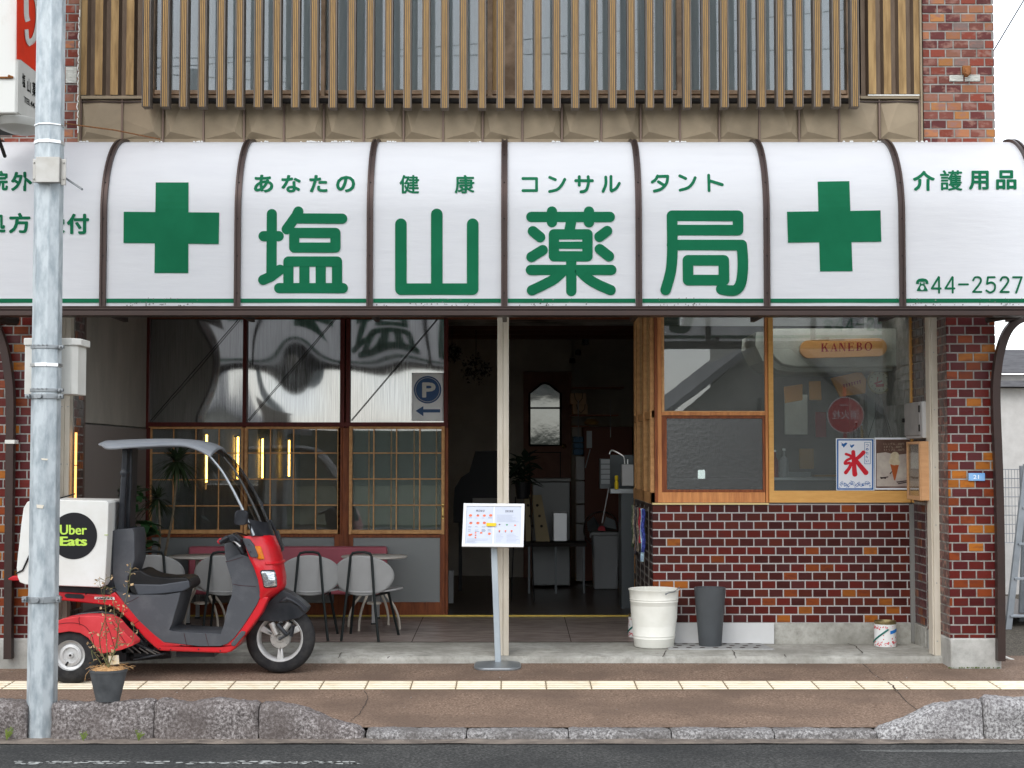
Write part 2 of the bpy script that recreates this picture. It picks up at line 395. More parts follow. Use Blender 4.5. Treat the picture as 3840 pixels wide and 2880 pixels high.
for a, b in zip(gx, gx[1:]):
    m.add([(a + .003, 12.052, fz(12.052)), (b - .003, 12.052, fz(12.052)), (b - .003, 13.69, fz(13.69)), (a + .003, 13.69, fz(13.69))], [(0, 1, 2, 3)])
struct(m.build('porch_floor', MATS['porch_tile']))
m = MB(); m.add([(XL, 12.05, fz(12.05) - .006), (XR, 12.05, fz(12.05) - .006), (XR, 13.75, fz(13.75) - .006), (XL, 13.75, fz(13.75) - .006)], [(0, 1, 2, 3)])
struct(m.build('porch_joint', MATS['crack']))
m = MB(); m.add([(-6.5, 13.70, z_dr - .002), (5, 13.70, z_dr - .002), (5, 25, z_dr - .002), (-6.5, 25, z_dr - .002)], [(0, 1, 2, 3)])
struct(m.build('shop_floor', MATS['interior_floor']))
# cracks in the paving (thin sunken lines)
def crack(pts, wd, zf, nm='pavement_crack', mat='crack'):
    m = MB(); P = []
    for (a, b) in zip(pts, pts[1:]):
        for k in range(5):
            t = k / 5; P.append((a[0] + (b[0] - a[0]) * t + rnd.uniform(-1, 1) * wd * .7, a[1] + (b[1] - a[1]) * t))
    P.append(pts[-1])
    vs = []
    for i, p in enumerate(P):
        q = P[min(i + 1, len(P) - 1)]; o_ = P[max(i - 1, 0)]; dx, dy = q[0] - o_[0], q[1] - o_[1]; l = math.hypot(dx, dy) or 1
        ww = wd * (.35 + .65 * rnd.random()) * .5
        for s_ in (-1, 1): vs.append((p[0] - dy / l * ww * s_, p[1] + dx / l * ww * s_, zf(p[1]) + .002))
    m.add(vs, [(2 * i, 2 * i + 1, 2 * i + 3, 2 * i + 2) for i in range(len(P) - 1)])
    return struct(m.build(nm, MATS[mat]))
def gp(px, py, zf=gz):
    """photo pixel to a point on the sidewalk"""
    d = 10.3
    for _ in range(60):
        p = pt(px, py, d); h = CZ - zf(d); d += .5 * (h / max(CZ - p.z, .01) * d - d)
    p = pt(px, py, d); return (p.x, p.y)
crack([gp(*q) for q in [(1368, 2590), (1382, 2618), (1365, 2650), (1345, 2680), (1315, 2702)]], .007, gz)
crack([gp(*q) for q in [(3237, 2490), (3290, 2540), (3330, 2562)]], .009, gz)
crack([gp(*q) for q in [(3330, 2562), (3368, 2597)]], .014, lambda d: gz(d) + .008)
crack([gp(*q) for q in [(3368, 2597), (3410, 2640), (3450, 2668)]], .009, gz)
az = lambda d: zs_t + .009 + (z_pf - .003 - zs_t - .010) * max(0, (d - 11.42)) / .63
for q in [[(2500, 2440), (2485, 2465)], [(2745, 2435), (2760, 2470)], [(3165, 2408), (3210, 2425), (3235, 2450)], [(1460, 2462), (1452, 2470)], [(1280, 2448), (1268, 2468)], [(2940, 2455), (2950, 2466)]]:
    crack([gp(a, b, az) for a, b in q], .010, lambda d: az(d) + .001, 'apron_crack')
m = MB(); c = pt(3560, 2822, 8.7)
m.add([(c.x + .5 * math.cos(a_) * (1 + .1 * math.sin(3 * a_)), 8.66 + .045 * math.sin(a_) * (1 + .2 * math.cos(5 * a_)), ZROAD + .002) for a_ in [q * math.pi / 20 for q in range(40)]], [tuple(range(40))])
struct(m.build('road_patch', speckle('worn_asphalt', [(.38, (.06, .062, .06)), (.5, (.115, .115, .11)), (.65, (.19, .19, .18))], 70, .92)))
# worn white road line at the bottom edge
m = MB()
for k in range(190):
    px = 60 + k * 7.4 + rnd.uniform(-3, 3)
    if rnd.random() < .3 or px > 1340 or (px > 560 and px < 760 and rnd.random() < .5): continue
    d = 8.33 + rnd.uniform(-.035, .035); c = pt(px, 2870, d); r = rnd.uniform(.006, .022)
    pts = [(c.x + r * 1.6 * math.cos(a) * rnd.uniform(.6, 1.2), d + r * math.sin(a) * rnd.uniform(.6, 1.2), ZROAD + .003) for a in [i * math.pi / 3 for i in range(6)]]
    m.add(pts, [(0, 1, 2, 3, 4, 5)])
M('road_paint', (.40, .41, .39), .8); struct(m.build('road_marking', MATS['road_paint']))
# ============================================================ granite kerb stones
def kerb(x0, x1, top, label, low=False, seed=0, chamfer=0):
    r = random.Random(seed); nx = max(6, int((x1 - x0) / .025)); prof = []
    d0, d1 = 9.0, 9.165
    P = [(d0 + .01, 0.), (d0, .15), (d0 + .004, .6), (d0 + .012, .88), (d0 + .03, .98), (d0 + .07, 1.), (d0 + .12, 1.), (d1 - .015, .97), (d1, .8), (d1, 0)]
    # refine profile
    Q = []
    for a, b in zip(P, P[1:]):
        n_ = max(1, int(max(abs(b[0] - a[0]), abs(b[1] - a[1]) * .2) / .022))
        for k in range(n_): Q.append((a[0] + (b[0] - a[0]) * k / n_, a[1] + (b[1] - a[1]) * k / n_))
    Q.append(P[-1]); vs = []; nq = len(Q)
    for i in range(nx + 1):
        t = i / nx; x = x0 + (x1 - x0) * t
        zt = top(x)
        e = min(t, 1 - t) * (x1 - x0)
        rr = (-.004 if low else -.012) * max(0, 1 - e / .022) ** 1.5
        for j, (d, h) in enumerate(Q):
            z = ZROAD - .06 + (zt - ZROAD + .06) * h
            amp = .003 if low else .005
            jx = 0 if 0 < i < nx else (r.uniform(-.002, .002))
            lw = noise.noise(Vector((x * 5, d * 7, z * 6 + seed))) * (.022 if not low else .008); d += lw if d < d1 - .02 else 0; z += lw * (h > .8)
            vs.append((x + jx, d + r.uniform(-amp, amp) * (1 if j < nq - 1 else 0) - rr * (1 if d < d0 + .08 else -1), z + (r.uniform(-amp, amp) * .8 + rr) * (1 if h > .3 else .2)))
    m = MB(); m.add(vs, [(i * nq + j, (i + 1) * nq + j, (i + 1) * nq + j + 1, i * nq + j + 1) for i in range(nx) for j in range(nq - 1)])
    mt_ = granp if seed > 20 else granm if low else gran
    m.f.append(list(range(nq - 1, -1, -1))); m.f.append([nx * nq + j for j in range(nq)]); m.c += [None, None]
    o = m.build('kerb_stone', mt_, smooth=True, ang=60)
    return tag(o, label, 'kerb', 'granite kerb stones along the road')
kz = lambda py: Z(py, 9.04)
HT = kz(2634); LT = kz(2738)
xk = lambda px: X(px, 9.02, 2740)
kerb(xk(-520), xk(100), lambda x: HT + .002, 'tall granite kerb stone left of the galvanised pole, with a yellow-green weed', seed=1)
kerb(xk(190), xk(574), lambda x: HT + .004, 'tall granite kerb stone carrying the pot of dried plant', seed=2)
kerb(xk(578), xk(968), lambda x: HT + .008, 'tall granite kerb stone between the potted plant and the one that slopes down', seed=3)
def ramp_l(x):
    pts = [(972, 2634), (1045, 2638), (1110, 2655), (1180, 2684), (1260, 2710), (1310, 2722), (1345, 2733), (1364, 2744)]
    px = x / X(1000, 9.02, 2700) * (1000 - 1920) + 1920
    for (a, ya), (b, yb) in zip(pts, pts[1:]):
        if px <= b: return kz(ya + (yb - ya) * max(0, (px - a)) / (b - a))
    return kz(2744)
kerb(xk(972), xk(1364), ramp_l, 'granite kerb stone sloping down to the right, from tall to low', seed=4)
js = [1372, 1750, 2132, 2517, 2903, 3288]
lb = ['low granite kerb stone touching the foot of the left sloping stone', 'low granite kerb stone straight below the menu stand', 'middle one of the five low granite kerb stones', 'low granite kerb stone below the white and grey bins', 'low granite kerb stone touching the foot of the right pale boulder-like stone']
for k in range(5):
    kerb(xk(js[k]) + .0035, xk(js[k + 1]) - .0035, lambda x: LT, lb[k], True, 10 + k)
def ramp_r(x):
    pts = [(3290, 2738), (3330, 2725), (3400, 2700), (3500, 2662), (3600, 2632), (3680, 2626)]
    px = x / X(3500, 9.02, 2700) * (3500 - 1920) + 1920
    for (a, ya), (b, yb) in zip(pts, pts[1:]):
        if px <= b: return kz(ya + (yb - ya) * max(0, (px - a)) / (b - a))
    return kz(2626)
kerb(xk(3292), xk(3686), ramp_r, 'pale granite kerb stone rising to the right like a boulder', seed=21)
kerb(xk(3694), xk(4250), lambda x: kz(2620), 'tall granite kerb stone at the far right, cut by the picture edge', seed=22)
# grit and small stones on the pavement and in the gutter
M('grit', (.42, .38, .33), .9, col2=(.12, .10, .09), ns=40)
m = MB(); r = random.Random(77)
for q in range(260):
    if q < 150: x, y = r.uniform(-4.2, 4.2), r.choice([r.uniform(9.2, 10.2), r.uniform(10.56, 11.15), r.gauss(11.14, .02)]); zz = gz(y)
    else: x, y = r.uniform(-4, 4), r.gauss(8.93, .035); zz = ZROAD + .008
    s_ = r.uniform(.002, .006); m.lathe([(0, 0), (s_, s_ * .3), (s_ * .6, s_ * .8), (0, s_)], (x, y, zz), 5)
o = m.build('grit', MATS['grit']); o['kind'] = 'stuff'; tag(o, 'small pale grit scattered over the pavement and along the gutter', 'grit')
# little weeds at the foot of the kerb
M('weed_green', (.10, .16, .035), .6, col2=(.20, .25, .05), ns=20)
M('moss', (.09, .12, .03), .9)
def weed(px, d, h, n, label, seed):
    r = random.Random(seed); c = pt(px, 2780, d); c.z = ZROAD + .004; m = MB()
    for k in range(n):
        a = r.uniform(0, 6.28); l = h * r.uniform(.5, 1.1); lean = r.uniform(.2, .8); wd = r.uniform(.0015, .003)
        tip = c + Vector((math.cos(a) * l * lean, math.sin(a) * l * lean * .4, l)); mid = (c + tip) / 2 + Vector((0, 0, l * .15)); s_ = Vector((wd, 0, 0))
        m.add([c - s_ * .3, c + s_ * .3, mid + s_, mid - s_, tip], [(0, 1, 2, 3), (3, 2, 4)])
        for q in range(3):
            lp = c + (tip - c) * r.uniform(.3, 1); b = r.uniform(.005, .010)
            m.add([lp, lp + Vector((b, 0, b * .3)), lp + Vector((b * 1.3, -.002, b)), lp + Vector((b * .2, 0, b * .8))], [(0, 1, 2, 3)])
    tag(m.build('weed', MATS['weed_green']), label, 'weed', 'weeds at the foot of the kerb')
weed(25, 8.97, .075, 16, 'yellow-green leafy weed at the bottom left corner beside the kerb', 1)
weed(312, 8.95, .05, 8, 'thin grassy weed below the pot of dried plant', 2)
weed(520, 8.95, .06, 10, 'small green weed at the kerb joint right of the potted plant', 3)
m = MB()
for k in range(70):
    c = pt(3560 + rnd.uniform(-10, 190), 2500, 10.99); zz = gz(10.98) + .004; b = rnd.uniform(.004, .013)
    m.add([(c.x, c.y - rnd.uniform(0, .03), zz), (c.x + b, c.y - .01, zz + b * .3), (c.x + b * .4, c.y - .005, zz + b)], [(0, 1, 2)])
o = m.build('moss', MATS['moss']); o['kind'] = 'stuff'; tag(o, 'dark green moss along the foot of the right brick pier', 'moss')
# ============================================================ the shop building
CEIL = Z(1222, 14.4)
B = thing('shop_building', 'two-storey shop with glazed brick piers, brown metal upper front and wooden shopfront', 'building', (0, 11.0, 0))
PAL = [((.115, .030, .024), 5), ((.075, .018, .020), 6), ((.145, .028, .022), 4), ((.30, .085, .022), 1.6), ((.40, .15, .03), 1.2), ((.10, .03, .035), 4)]
PALP = [((.115, .015, .011), 5), ((.075, .011, .011), 5), ((.20, .042, .012), 3), ((.35, .115, .016), 2.2), ((.085, .02, .022), 2)]
PALU = [((.17, .05, .035), 5), ((.32, .13, .06), 3), ((.10, .022, .020), 4), ((.19, .13, .115), 1.5), ((.36, .15, .045), 1.6), ((.20, .04, .022), 6), ((.26, .11, .07), 3)]
def pick(pal, r): 
    t = r.uniform(0, sum(w for _, w in pal))
    for c, w in pal:
        t -= w
        if t <= 0: break
    f = r.uniform(.82, 1.2); return tuple(v * f for v in c)
def bricks(name, o, ux, wid, z0, z1, nrm, pal, mat='glazed_brick', bw=.1127, bh=.0652, g=.0095, seed=0, phase=0., palf=None, gm='grout', top_off=0.):
    """brick tiles on a wall: origin o, direction ux, outward normal nrm; one mesh of tiles over one sheet of grout"""
    r = random.Random(seed); m = MB(); o = Vector(o); ux = Vector(ux); n = Vector(nrm); k = 0; z = z1 - top_off
    while z > z0 + .01:
        zb = max(z - bh + g, z0); u = -(bw / 2 if k % 2 else 0) - phase
        while u < wid:
            a = max(u, 0); b = min(u + bw - g, wid)
            if b - a > .008:
                fr = (z1 - z) / max(z1 - z0, .01)
                m.col(pick(palf(fr) if palf else pal, r)); dz = r.uniform(.003, .005)
                A = [o + ux * a + Vector((0, 0, zb - o.z)), o + ux * b + Vector((0, 0, zb - o.z)), o + ux * b + Vector((0, 0, z - o.z)), o + ux * a + Vector((0, 0, z - o.z))]
                c = (A[0] + A[2]) / 2; e = .0025
                Bv = [q + n * dz + (ux * (e if q is A[0] or q is A[3] else -e)) + Vector((0, 0, e if q is A[0] or q is A[1] else -e)) for q in A]
                m.add(A + Bv, [(4, 5, 6, 7), (0, 1, 5, 4), (1, 2, 6, 5), (2, 3, 7, 6), (3, 0, 4, 7)])
            u += bw
        z -= bh; k += 1
    ob = m.build(name, MATS[mat], B)
    return ob
ztop = 5.6
# --- piers: grout-coloured cores, brick skins
zpb = Z(2393, 11.0)   # top of the concrete foot
PXi, PXo = 3.113, 3.463
AWTOP = Z(527, 10.878)
def pier(sgn, seed):
    xi, xo = (PXi, PXo) if sgn > 0 else (-3.325, -3.72)
    a, b = min(xi, xo), max(xi, xo)
    m = MB(); m.box(a + .004, b - .004, 11.004, 11.62, zpb, 3.2); core = m.build('pier', MATS['grout_old'], B)
    m = MB(); m.box(a - .002, b + .008, 10.985, 11.615, gz(11) - .05, zpb); f = m.build('pier_foot', concl, B, bevel=.012)
    return a, b
a, b = pier(1, 1)
bricks('brick_facing', (a, 11.004, 0), (1, 0, 0), b - a, zpb, 3.2, (0, -1, 0), PALP, seed=5, phase=.028, bh=.0646)
bricks('brick_facing', (a + .004, 11.6, 0), (0, -1, 0), .59, zpb, 3.2, (-1, 0, 0), [((.10, .07, .065), 3), ((.085, .03, .028), 2)], mat='weathered_brick', seed=6, bh=.0646)
bricks('brick_facing', (b - .004, 11.0, 0), (0, 1, 0), .6, zpb, 3.2, (1, 0, 0), PALP, seed=7, bh=.0646)
a, b = pier(-1, 2)
bricks('brick_facing', (a, 11.004, 0), (1, 0, 0), b - a, zpb, 3.2, (0, -1, 0), PALP, seed=8, phase=.02, bh=.0646)
bricks('brick_facing', (b - .004, 11.0, 0), (0, 1, 0), .6, zpb, 3.2, (1, 0, 0), [((.085, .035, .03), 3), ((.06, .05, .045), 2), ((.22, .07, .02), 1)], seed=9, bh=.0646)
m = MB(); m.box(-3.33, -3.232, 11.36, 11.60, zs_t - .02, 3.2); m.build('recess_return', MATS['grout_old'], B)
bricks('brick_facing', (-3.232, 11.36, 0), (0, 1, 0), .24, zs_t + .25, 3.2, (1, 0, 0), [((.12, .05, .04), 3), ((.09, .07, .06), 2), ((.28, .09, .03), 1.5)], seed=10, bh=.0646)
# --- upper brick walls beside the metal front
xul = X(302, 11.0, 300); xur = X(3456, 11.0, 300); xro = X(3727, 11.0, 300)
for q in ((-3.72, xul - .01), (xur + .012, xro)): m = MB(); m.box(*q, 11.004, 12.2, 2.9, ztop); m.build('upper_wall', MATS['grout_old'], B)
bricks('brick_facing', (-3.72, 11.004, 0), (1, 0, 0), xul - .01 + 3.72, 3.2, ztop, (0, -1, 0), PALU, 'weathered_brick', seed=11, bh=.0648)
bricks('brick_facing', (xur + .012, 11.004, 0), (1, 0, 0), xro - xur - .012, 3.2, ztop, (0, -1, 0), PALU, 'weathered_brick', seed=12, bh=.0648)
bricks('brick_facing', (xro, 11.0, 0), (0, 1, 0), 1.2, 3.2, ztop, (1, 0, 0), PALU, 'weathered_brick', seed=13, bh=.0648)
# broken tiles showing white mortar, with a rusty hook
M('bare_mortar', (.66, .66, .60), .95, col2=(.40, .40, .36), ns=30, stretch=(1, 1, 6), bump=.6, bs=40)
for (x0, x1, y0, y1) in [(3560, 3612, 282, 306), (3618, 3675, 280, 306), (246, 290, 252, 312)]:
    p = pt(x0, y1, 10.998); q = pt(x1, y0, 10.998); m = MB(); m.box(p.x, q.x, 10.992, 11.004, p.z, q.z); m.build('bare_mortar', MATS['bare_mortar'], B, bevel=.004)
m = MB(); p = pt(3625, 262, 10.98); m.tube([p, p + Vector((0, -.03, -.03)), p + Vector((-.02, -.04, -.05))], .02, 8); m.box(p.x - .03, p.x + .03, 10.97, 11.0, p.z - .03, p.z + .03)
m.build('wall_hook', MATS['rust'], B, bevel=.004)
# --- building mass behind (walls, roof) so that light only enters through real openings
M('render_grey', (.38, .38, .36), .9, col2=(.3, .3, .28), ns=4)
M('interior_ceiling', (.03, .024, .02), .8)
zfl = Z(372, 11.0)
m = MB()
m.box(-3.72, -3.30, 11.63, 24.0, 0, ztop + .6); m.build('side_wall', MATS['render_grey'], B)
m = MB(); m.box(3.20, 3.46, 11.63, 24.0, 0, ztop + .6); m.build('side_wall', MATS['render_grey'], B)
m = MB(); m.box(-3.30, 3.20, 24.0, 24.2, 0, ztop + .6); m.build('rear_wall', MATS['interior_wall'], B)
m = MB(); m.box(-3.72, 3.46, 11.0, 24.2, ztop + .6, ztop + .75); m.build('roof', MATS['render_grey'], B)
m = MB(); m.box(-3.3, 3.2, 11.03, 13.76, SOF, SOF + .05); m.build('porch_soffit', MATS['soffit'], B)
m = MB(); m.box(-3.7, 3.45, 11.03, 11.06, SOF - .002, 3.85); m.build('awning_backing', MATS['soffit'], B)
m = MB(); m.box(-3.3, 3.2, 13.76, 14.4, CEIL, CEIL + .05); m.box(1.13, 3.2, 11.99, 13.76, CEIL, CEIL + .04); m.build('room_ceiling', MATS['soffit'], B)
m = MB(); m.box(-3.3, 1.12, 13.66, 13.76, CEIL, SOF); m.box(1.095, 3.11, 11.955, 11.99, CEIL - .01, SOF); m.box(1.095, 1.125, 11.99, 13.66, CEIL - .01, SOF); m.build('window_header', MATS['brown_wood'], B)
m = MB(); m.box(-3.30, 3.20, 14.4, 24.0, CEIL + .28, CEIL + .33); m.box(-3.3, 3.2, 14.39, 14.41, CEIL, CEIL + .3)
for k in range(5): m.box(-3.3, 3.2, 14.75 + k * .62, 14.87 + k * .62, CEIL + .10, CEIL + .28)
m.build('shop_ceiling', M('ceiling_boards', (.12, .05, .03), .7), B)
# --- corrugated metal siding left and right of the louvred window
def corr(name, px0, px1, n, flip, bot):
    x0 = X(px0, 11.0, 180); x1 = X(px1, 11.0, 180); z0 = Z(bot, 11.0); p = (x1 - x0) / n
    A = MB(); C = MB(); K = MB()
    for k in range(n):
        u = x0 + k * p; y0, y1 = 11.03, 10.985
        q = [(u, y1), (u + p * .48, y1 + .004), (u + p * .62, y0), (u + p * .96, y0)]
        if flip: q = [(x0 + x1 - a_, b_) for a_, b_ in q]
        for i in range(3):
            (xa, ya), (xb, yb) = q[i], q[i + 1]
            (A if i == 0 else C).add([(xa, ya, z0), (xb, yb, z0), (xb, yb, ztop), (xa, ya, ztop)], [(0, 1, 2, 3)])
        xa = q[3][0]; xb = (x0 + x1 - (u + p)) if flip else u + p
        K.add([(xa, y0 + .02, z0), (xb, y0 + .02, z0), (xb, y0 + .02, ztop), (xa, y0 + .02, ztop), (xa, y0, z0), (xa, y0, ztop), (xb, y1, z0), (xb, y1, ztop)], [(0, 1, 2, 3), (4, 0, 3, 5), (1, 6, 7, 2)])
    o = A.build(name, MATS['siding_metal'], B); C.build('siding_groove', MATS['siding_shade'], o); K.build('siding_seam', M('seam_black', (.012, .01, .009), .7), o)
corr('metal_siding', 300, 534, 4, False, 357)
corr('metal_siding', 3226, 3452, 4, True, 354)
# trims around
m = MB()
for (a_, b_) in ((297, 304), (3448, 3456)):
    xa, xb = X(a_, 10.99, 300), X(b_, 10.99, 300); m = MB(); m.box(xa, xb, 10.965, 11.02, 3.15, ztop); m.build('edge_trim', MATS['fascia_metal'], B, bevel=.003)
zr0, zr1 = Z(371, 10.96), Z(359, 10.96)
for a_, b_ in ((304, 533), (3226, 3448)): m = MB(); m.box(X(a_, 10.96, 365), X(b_, 10.96, 365), 10.955, 11.03, zr0, zr1); m.build('edge_trim', MATS['fascia_metal'], B, bevel=.003)
# sealant bead peeling beside the left siding
M('sealant', (.78, .77, .72), .8)
m = MB()
for k in range(16):
    z = Z(40 + k * 29, 10.98); x = X(298, 10.98, 200) + rnd.uniform(-.004, .004); m.tube([(x, 10.96, z), (x + rnd.uniform(-.006, .006), 10.955, z - .03), (x, 10.96, z - .05)], .004, 5)
x = X(3450, 10.98, 200)
m.box(X(3255, 10.95, 360), X(3448, 10.95, 360), 10.948, 10.955, zr1 - .002, zr1 + .006)
m.build('sealant_bead', MATS['sealant'], B)
# --- pressed fascia panels
px_j = [304, 459, 612, 764, 916, 1065.5, 1215, 1364.6, 1513.5, 1662, 1810, 1959, 2107, 2254.5, 2402, 2549.5, 2697, 2847, 2996, 3146.5, 3297, 3447]
zf0, zf1 = Z(540, 11.0) - .06, Z(379, 11.0)
y_f = 10.985
for k, (a_, b_) in enumerate(zip(px_j, px_j[1:])):
    m = MB()
    xa = X(a_ + 4, y_f, 450); xb = X(b_ - 4, y_f, 450); right = (k % 2 == 1)
    aw = abs(b_ - a_); apx = (b_ - 34) if right else (a_ + 30)
    if k == 0: apx = a_ + 26
    ap = (X(apx, y_f, 497), y_f - .03, Z(497, y_f)); tx = xb if right else xa; ox = xa if right else xb
    zb = Z(521, y_f)
    Vv = [(tx, y_f, zf1), (ox, y_f, zf1), (ox, y_f, zb), (tx, y_f, zb), ap, (ox, y_f - .0, zf0), (tx, y_f, zf0), ((xa + xb) / 2, y_f - .012, zf1), (ox, y_f - .006, (zf1 + zb) / 2)]
    m.add(Vv, [(0, 4, 3), (0, 7, 4), (7, 1, 8), (7, 8, 4), (4, 8, 2), (4, 2, 3), (3, 2, 5, 6)])
    m.build('fascia_panel', MATS['fascia_metal'], B)
M('joint_metal', (.17, .12, .095), .4, .5)
for a_ in px_j:
    m = MB(); xc = X(a_, y_f, 450); m.box(xc - .0065, xc + .0065, y_f - .012, y_f + .02, zf0, zf1 + .01); m.build('panel_joint', MATS['joint_metal'], B)
m = MB()
m.box(X(304, 11, 450), X(3447, 11, 450), y_f + .03, y_f + .05, zf0, zf1 + .02)
m.build('panel_gap', MATS['seam_black'], B)
m = MB()   # black strip puts the shade above the fascia into colour
m.box(X(533, 11.0, 375), X(3226, 11.0, 375), 11.03, 11.06, zf1 - .01, Z(364, 11.0)); m.build('shadow_gap', MATS['seam_black'], B)
m = MB(); m.box(X(304, 10.97, 379), X(3447, 10.97, 379), 10.968, 11.0, Z(384, 10.97), Z(379, 10.97)); m.build('fascia_rail', MATS['anodised_brown'], B)
# --- louvred upstairs window
WY = 11.12
wl, wr = X(577, WY, 200), X(3190, WY, 200); wb, wt = Z(341, WY), ztop - .1
M('curtain', (.62, .63, .62), .9, col2=(.58, .61, .62), ns=3, stretch=(9, 9, .3))
m = MB(); m.box(X(548, 11.02, 365), X(3215, 11.02, 365), 10.93, 11.12, Z(371, 10.95), Z(360, 10.95)); m.build('window_sill', MATS['window_frame_tan'], B, bevel=.004)
win = MB()
for a_, b_ in [(565, 583), (1206, 1222), (1828, 1848), (1890, 1938), (2535, 2556), (3170, 3192)]:
    win.box(X(a_, WY, 200), X(b_, WY, 200), WY - .05, WY + .03, wb - .07, wt)
win.box(wl, wr, WY - .03, WY + .03, Z(357, WY), wb)
o_w = win.build('upstairs_window', MATS['window_frame_tan'], B, bevel=.004)
panes = [(583, 1206), (1222, 1828), (1938, 2535), (2556, 3170)]
for a_, b_ in panes:
    m = MB(); m.box(X(a_, WY, 200), X(b_, WY, 200), WY + .0, WY + .006, wb, wt); m.build('pane', MATS['upper_glass'], o_w)
m = MB()   # curtains: wavy cloth
for a_, b_, y_ in [(583, 1206, .06), (1222, 1828, .05), (1938, 2200, .05), (2190, 2540, .07), (2556, 2810, .05), (2800, 3180, .07)]:
    x0, x1 = X(a_, WY, 200), X(b_, WY, 200); n = int((x1 - x0) / .02)
    m.grid(lambda u, v, x0=x0, x1=x1, y_=y_: Vector((x0 + (x1 - x0) * u, WY + y_ + .02 * math.sin(u * (x1 - x0) * 42) + .01 * math.sin(u * 17), wb + (wt - wb) * v)), n, 1)
m.build('curtain', MATS['curtain'], o_w, smooth=True)
m = MB(); m.box(X(1848, WY, 200), X(1890, WY, 200), WY - .02, WY + .02, wb, wt); m.build('wood_infill', MATS['fin_gold'], o_w)
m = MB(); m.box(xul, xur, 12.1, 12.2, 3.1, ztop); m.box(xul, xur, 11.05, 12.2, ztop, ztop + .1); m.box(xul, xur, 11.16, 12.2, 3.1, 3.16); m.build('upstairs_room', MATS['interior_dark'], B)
# the louvre: 39 fins, each a part
fy0, fy1 = 10.76, 10.86
pf = [553 + k * (3202 - 553) / 38 for k in range(39)]
def fin_mesh():
    s_ = MB(); g = MB(); hw = .0285; z1 = ztop
    s_.box(-hw, hw, fy0 + .012, fy1, 0, z1)
    s_.box(-hw, -hw + .007, fy0, fy0 + .012, 0, z1); s_.box(hw - .007, hw, fy0, fy0 + .012, 0, z1)
    for i in (-1, 0, 1): g.box(i * .0125 - .0032, i * .0125 + .0032, fy0 + .002, fy0 + .0118, .004, z1)
    return s_, g
for k, p_ in enumerate(pf):
    s_, g = fin_mesh(); zb = Z(403 + 6 * math.sin(math.pi * k / 38), 10.8); xc = X(p_, 10.8, 200)
    T = lambda L: [(x + xc, y, zb if z < .01 else z) for x, y, z in L]
    s_.v = T(s_.v); g.v = T(g.v)
    o = s_.build('louvre_fin', MATS['fin_side'], B); g.build('fin_rib', MATS['fin_gold'], o)
m = MB()
for z in (Z(379, 10.9), ztop - .2): m.box(X(548, 10.9, 365), X(3212, 10.9, 365), fy1, 10.93, z - .012, z + .012)
m.build('louvre_rail', MATS['seam_black'], B)
# --- left side wall of the porch
m = MB(); m.box(-3.30, XL - .001, 11.63, 13.70, Z(1583, 11.63), SOF); m.build('porch_side_wall', MATS['dark_plaster'], B)
m = MB(); m.box(-3.295, XL + .006, 11.66, 13.66, zs_t, Z(1590, 11.63)); m.build('lower_side_panel', MATS['smooth_panel'], B, bevel=.004)
m = MB(); m.box(-3.29, XL + .02, 11.605, 11.65, zs_t, SOF); m.build('wall_edge_trim', M('edge_brown', (.16, .115, .095), .5), B)
# --- white support posts under the awning
for (a_, b_, yb) in [(224, 262, 2455), (1865, 1908, 2459), (3494, 3541, 2467)]:
    m = MB(); c0, c1 = X(a_, 11.27, 1800), X(b_, 11.27, 1800); zb = Z(yb, 11.24)
    mid = c0 + (c1 - c0) * .5
    m.box(c0, mid - .0015, 11.24, 11.33, zb, SOF); m.box(mid + .0015, c1, 11.24, 11.33, zb, SOF); m.box(mid - .002, mid + .002, 11.246, 11.32, zb, SOF)
    if a_ > 3000: m.box(c0 - .012, c0 - .001, 11.25, 11.36, zb + .02, SOF)
    o = m.build('support_post', MATS['cream_paint'], B, bevel=.002)
    if a_ != 1865:
        s_ = MB()
        for r_ in range(7):
            for cx in (c0 + .018, c1 - .012): s_.lathe([(.0, 0), (.004, 0), (.004, .003), (0, .003)], (cx, 11.2375, zb + .12 + r_ * .42), 8, 'y')
        s_.build('screw', MATS['galv_plain'], o)
# --- wooden shopfront (left): frames, mirrored film panes above, lattice windows, frosted panels
D = 13.7
def bx(m_, x0, x1, y0, y1, d0, d1, d=D):
    p = pt(x0, y1, d); q = pt(x1, y0, d); m_.box(X(x0, d, (y0 + y1) / 2), X(x1, d, (y0 + y1) / 2), d0, d1, Z(y1, d), Z(y0, d)); return m_
SF = MB()
TOPY = 1180
for a_, b_ in [(544, 562), (913, 927), (1277, 1294), (1299, 1314), (1665, 1681)]: bx(SF, a_, b_, TOPY - 6, 1604, D - .04, D + .05)
SF.box(X(544, D), X(1681, D), D - .045, D + .05, Z(1600, D), Z(1584, D)); SF.box(X(544, D), X(1681, D), D - .03, D + .05, Z(TOPY, D), CEIL)
bx(SF, 546, 563, 1604, 2306, D - .035, D + .045)
SF.build('shopfront_frame', MATS['maroon_wood'], B, bevel=.003)
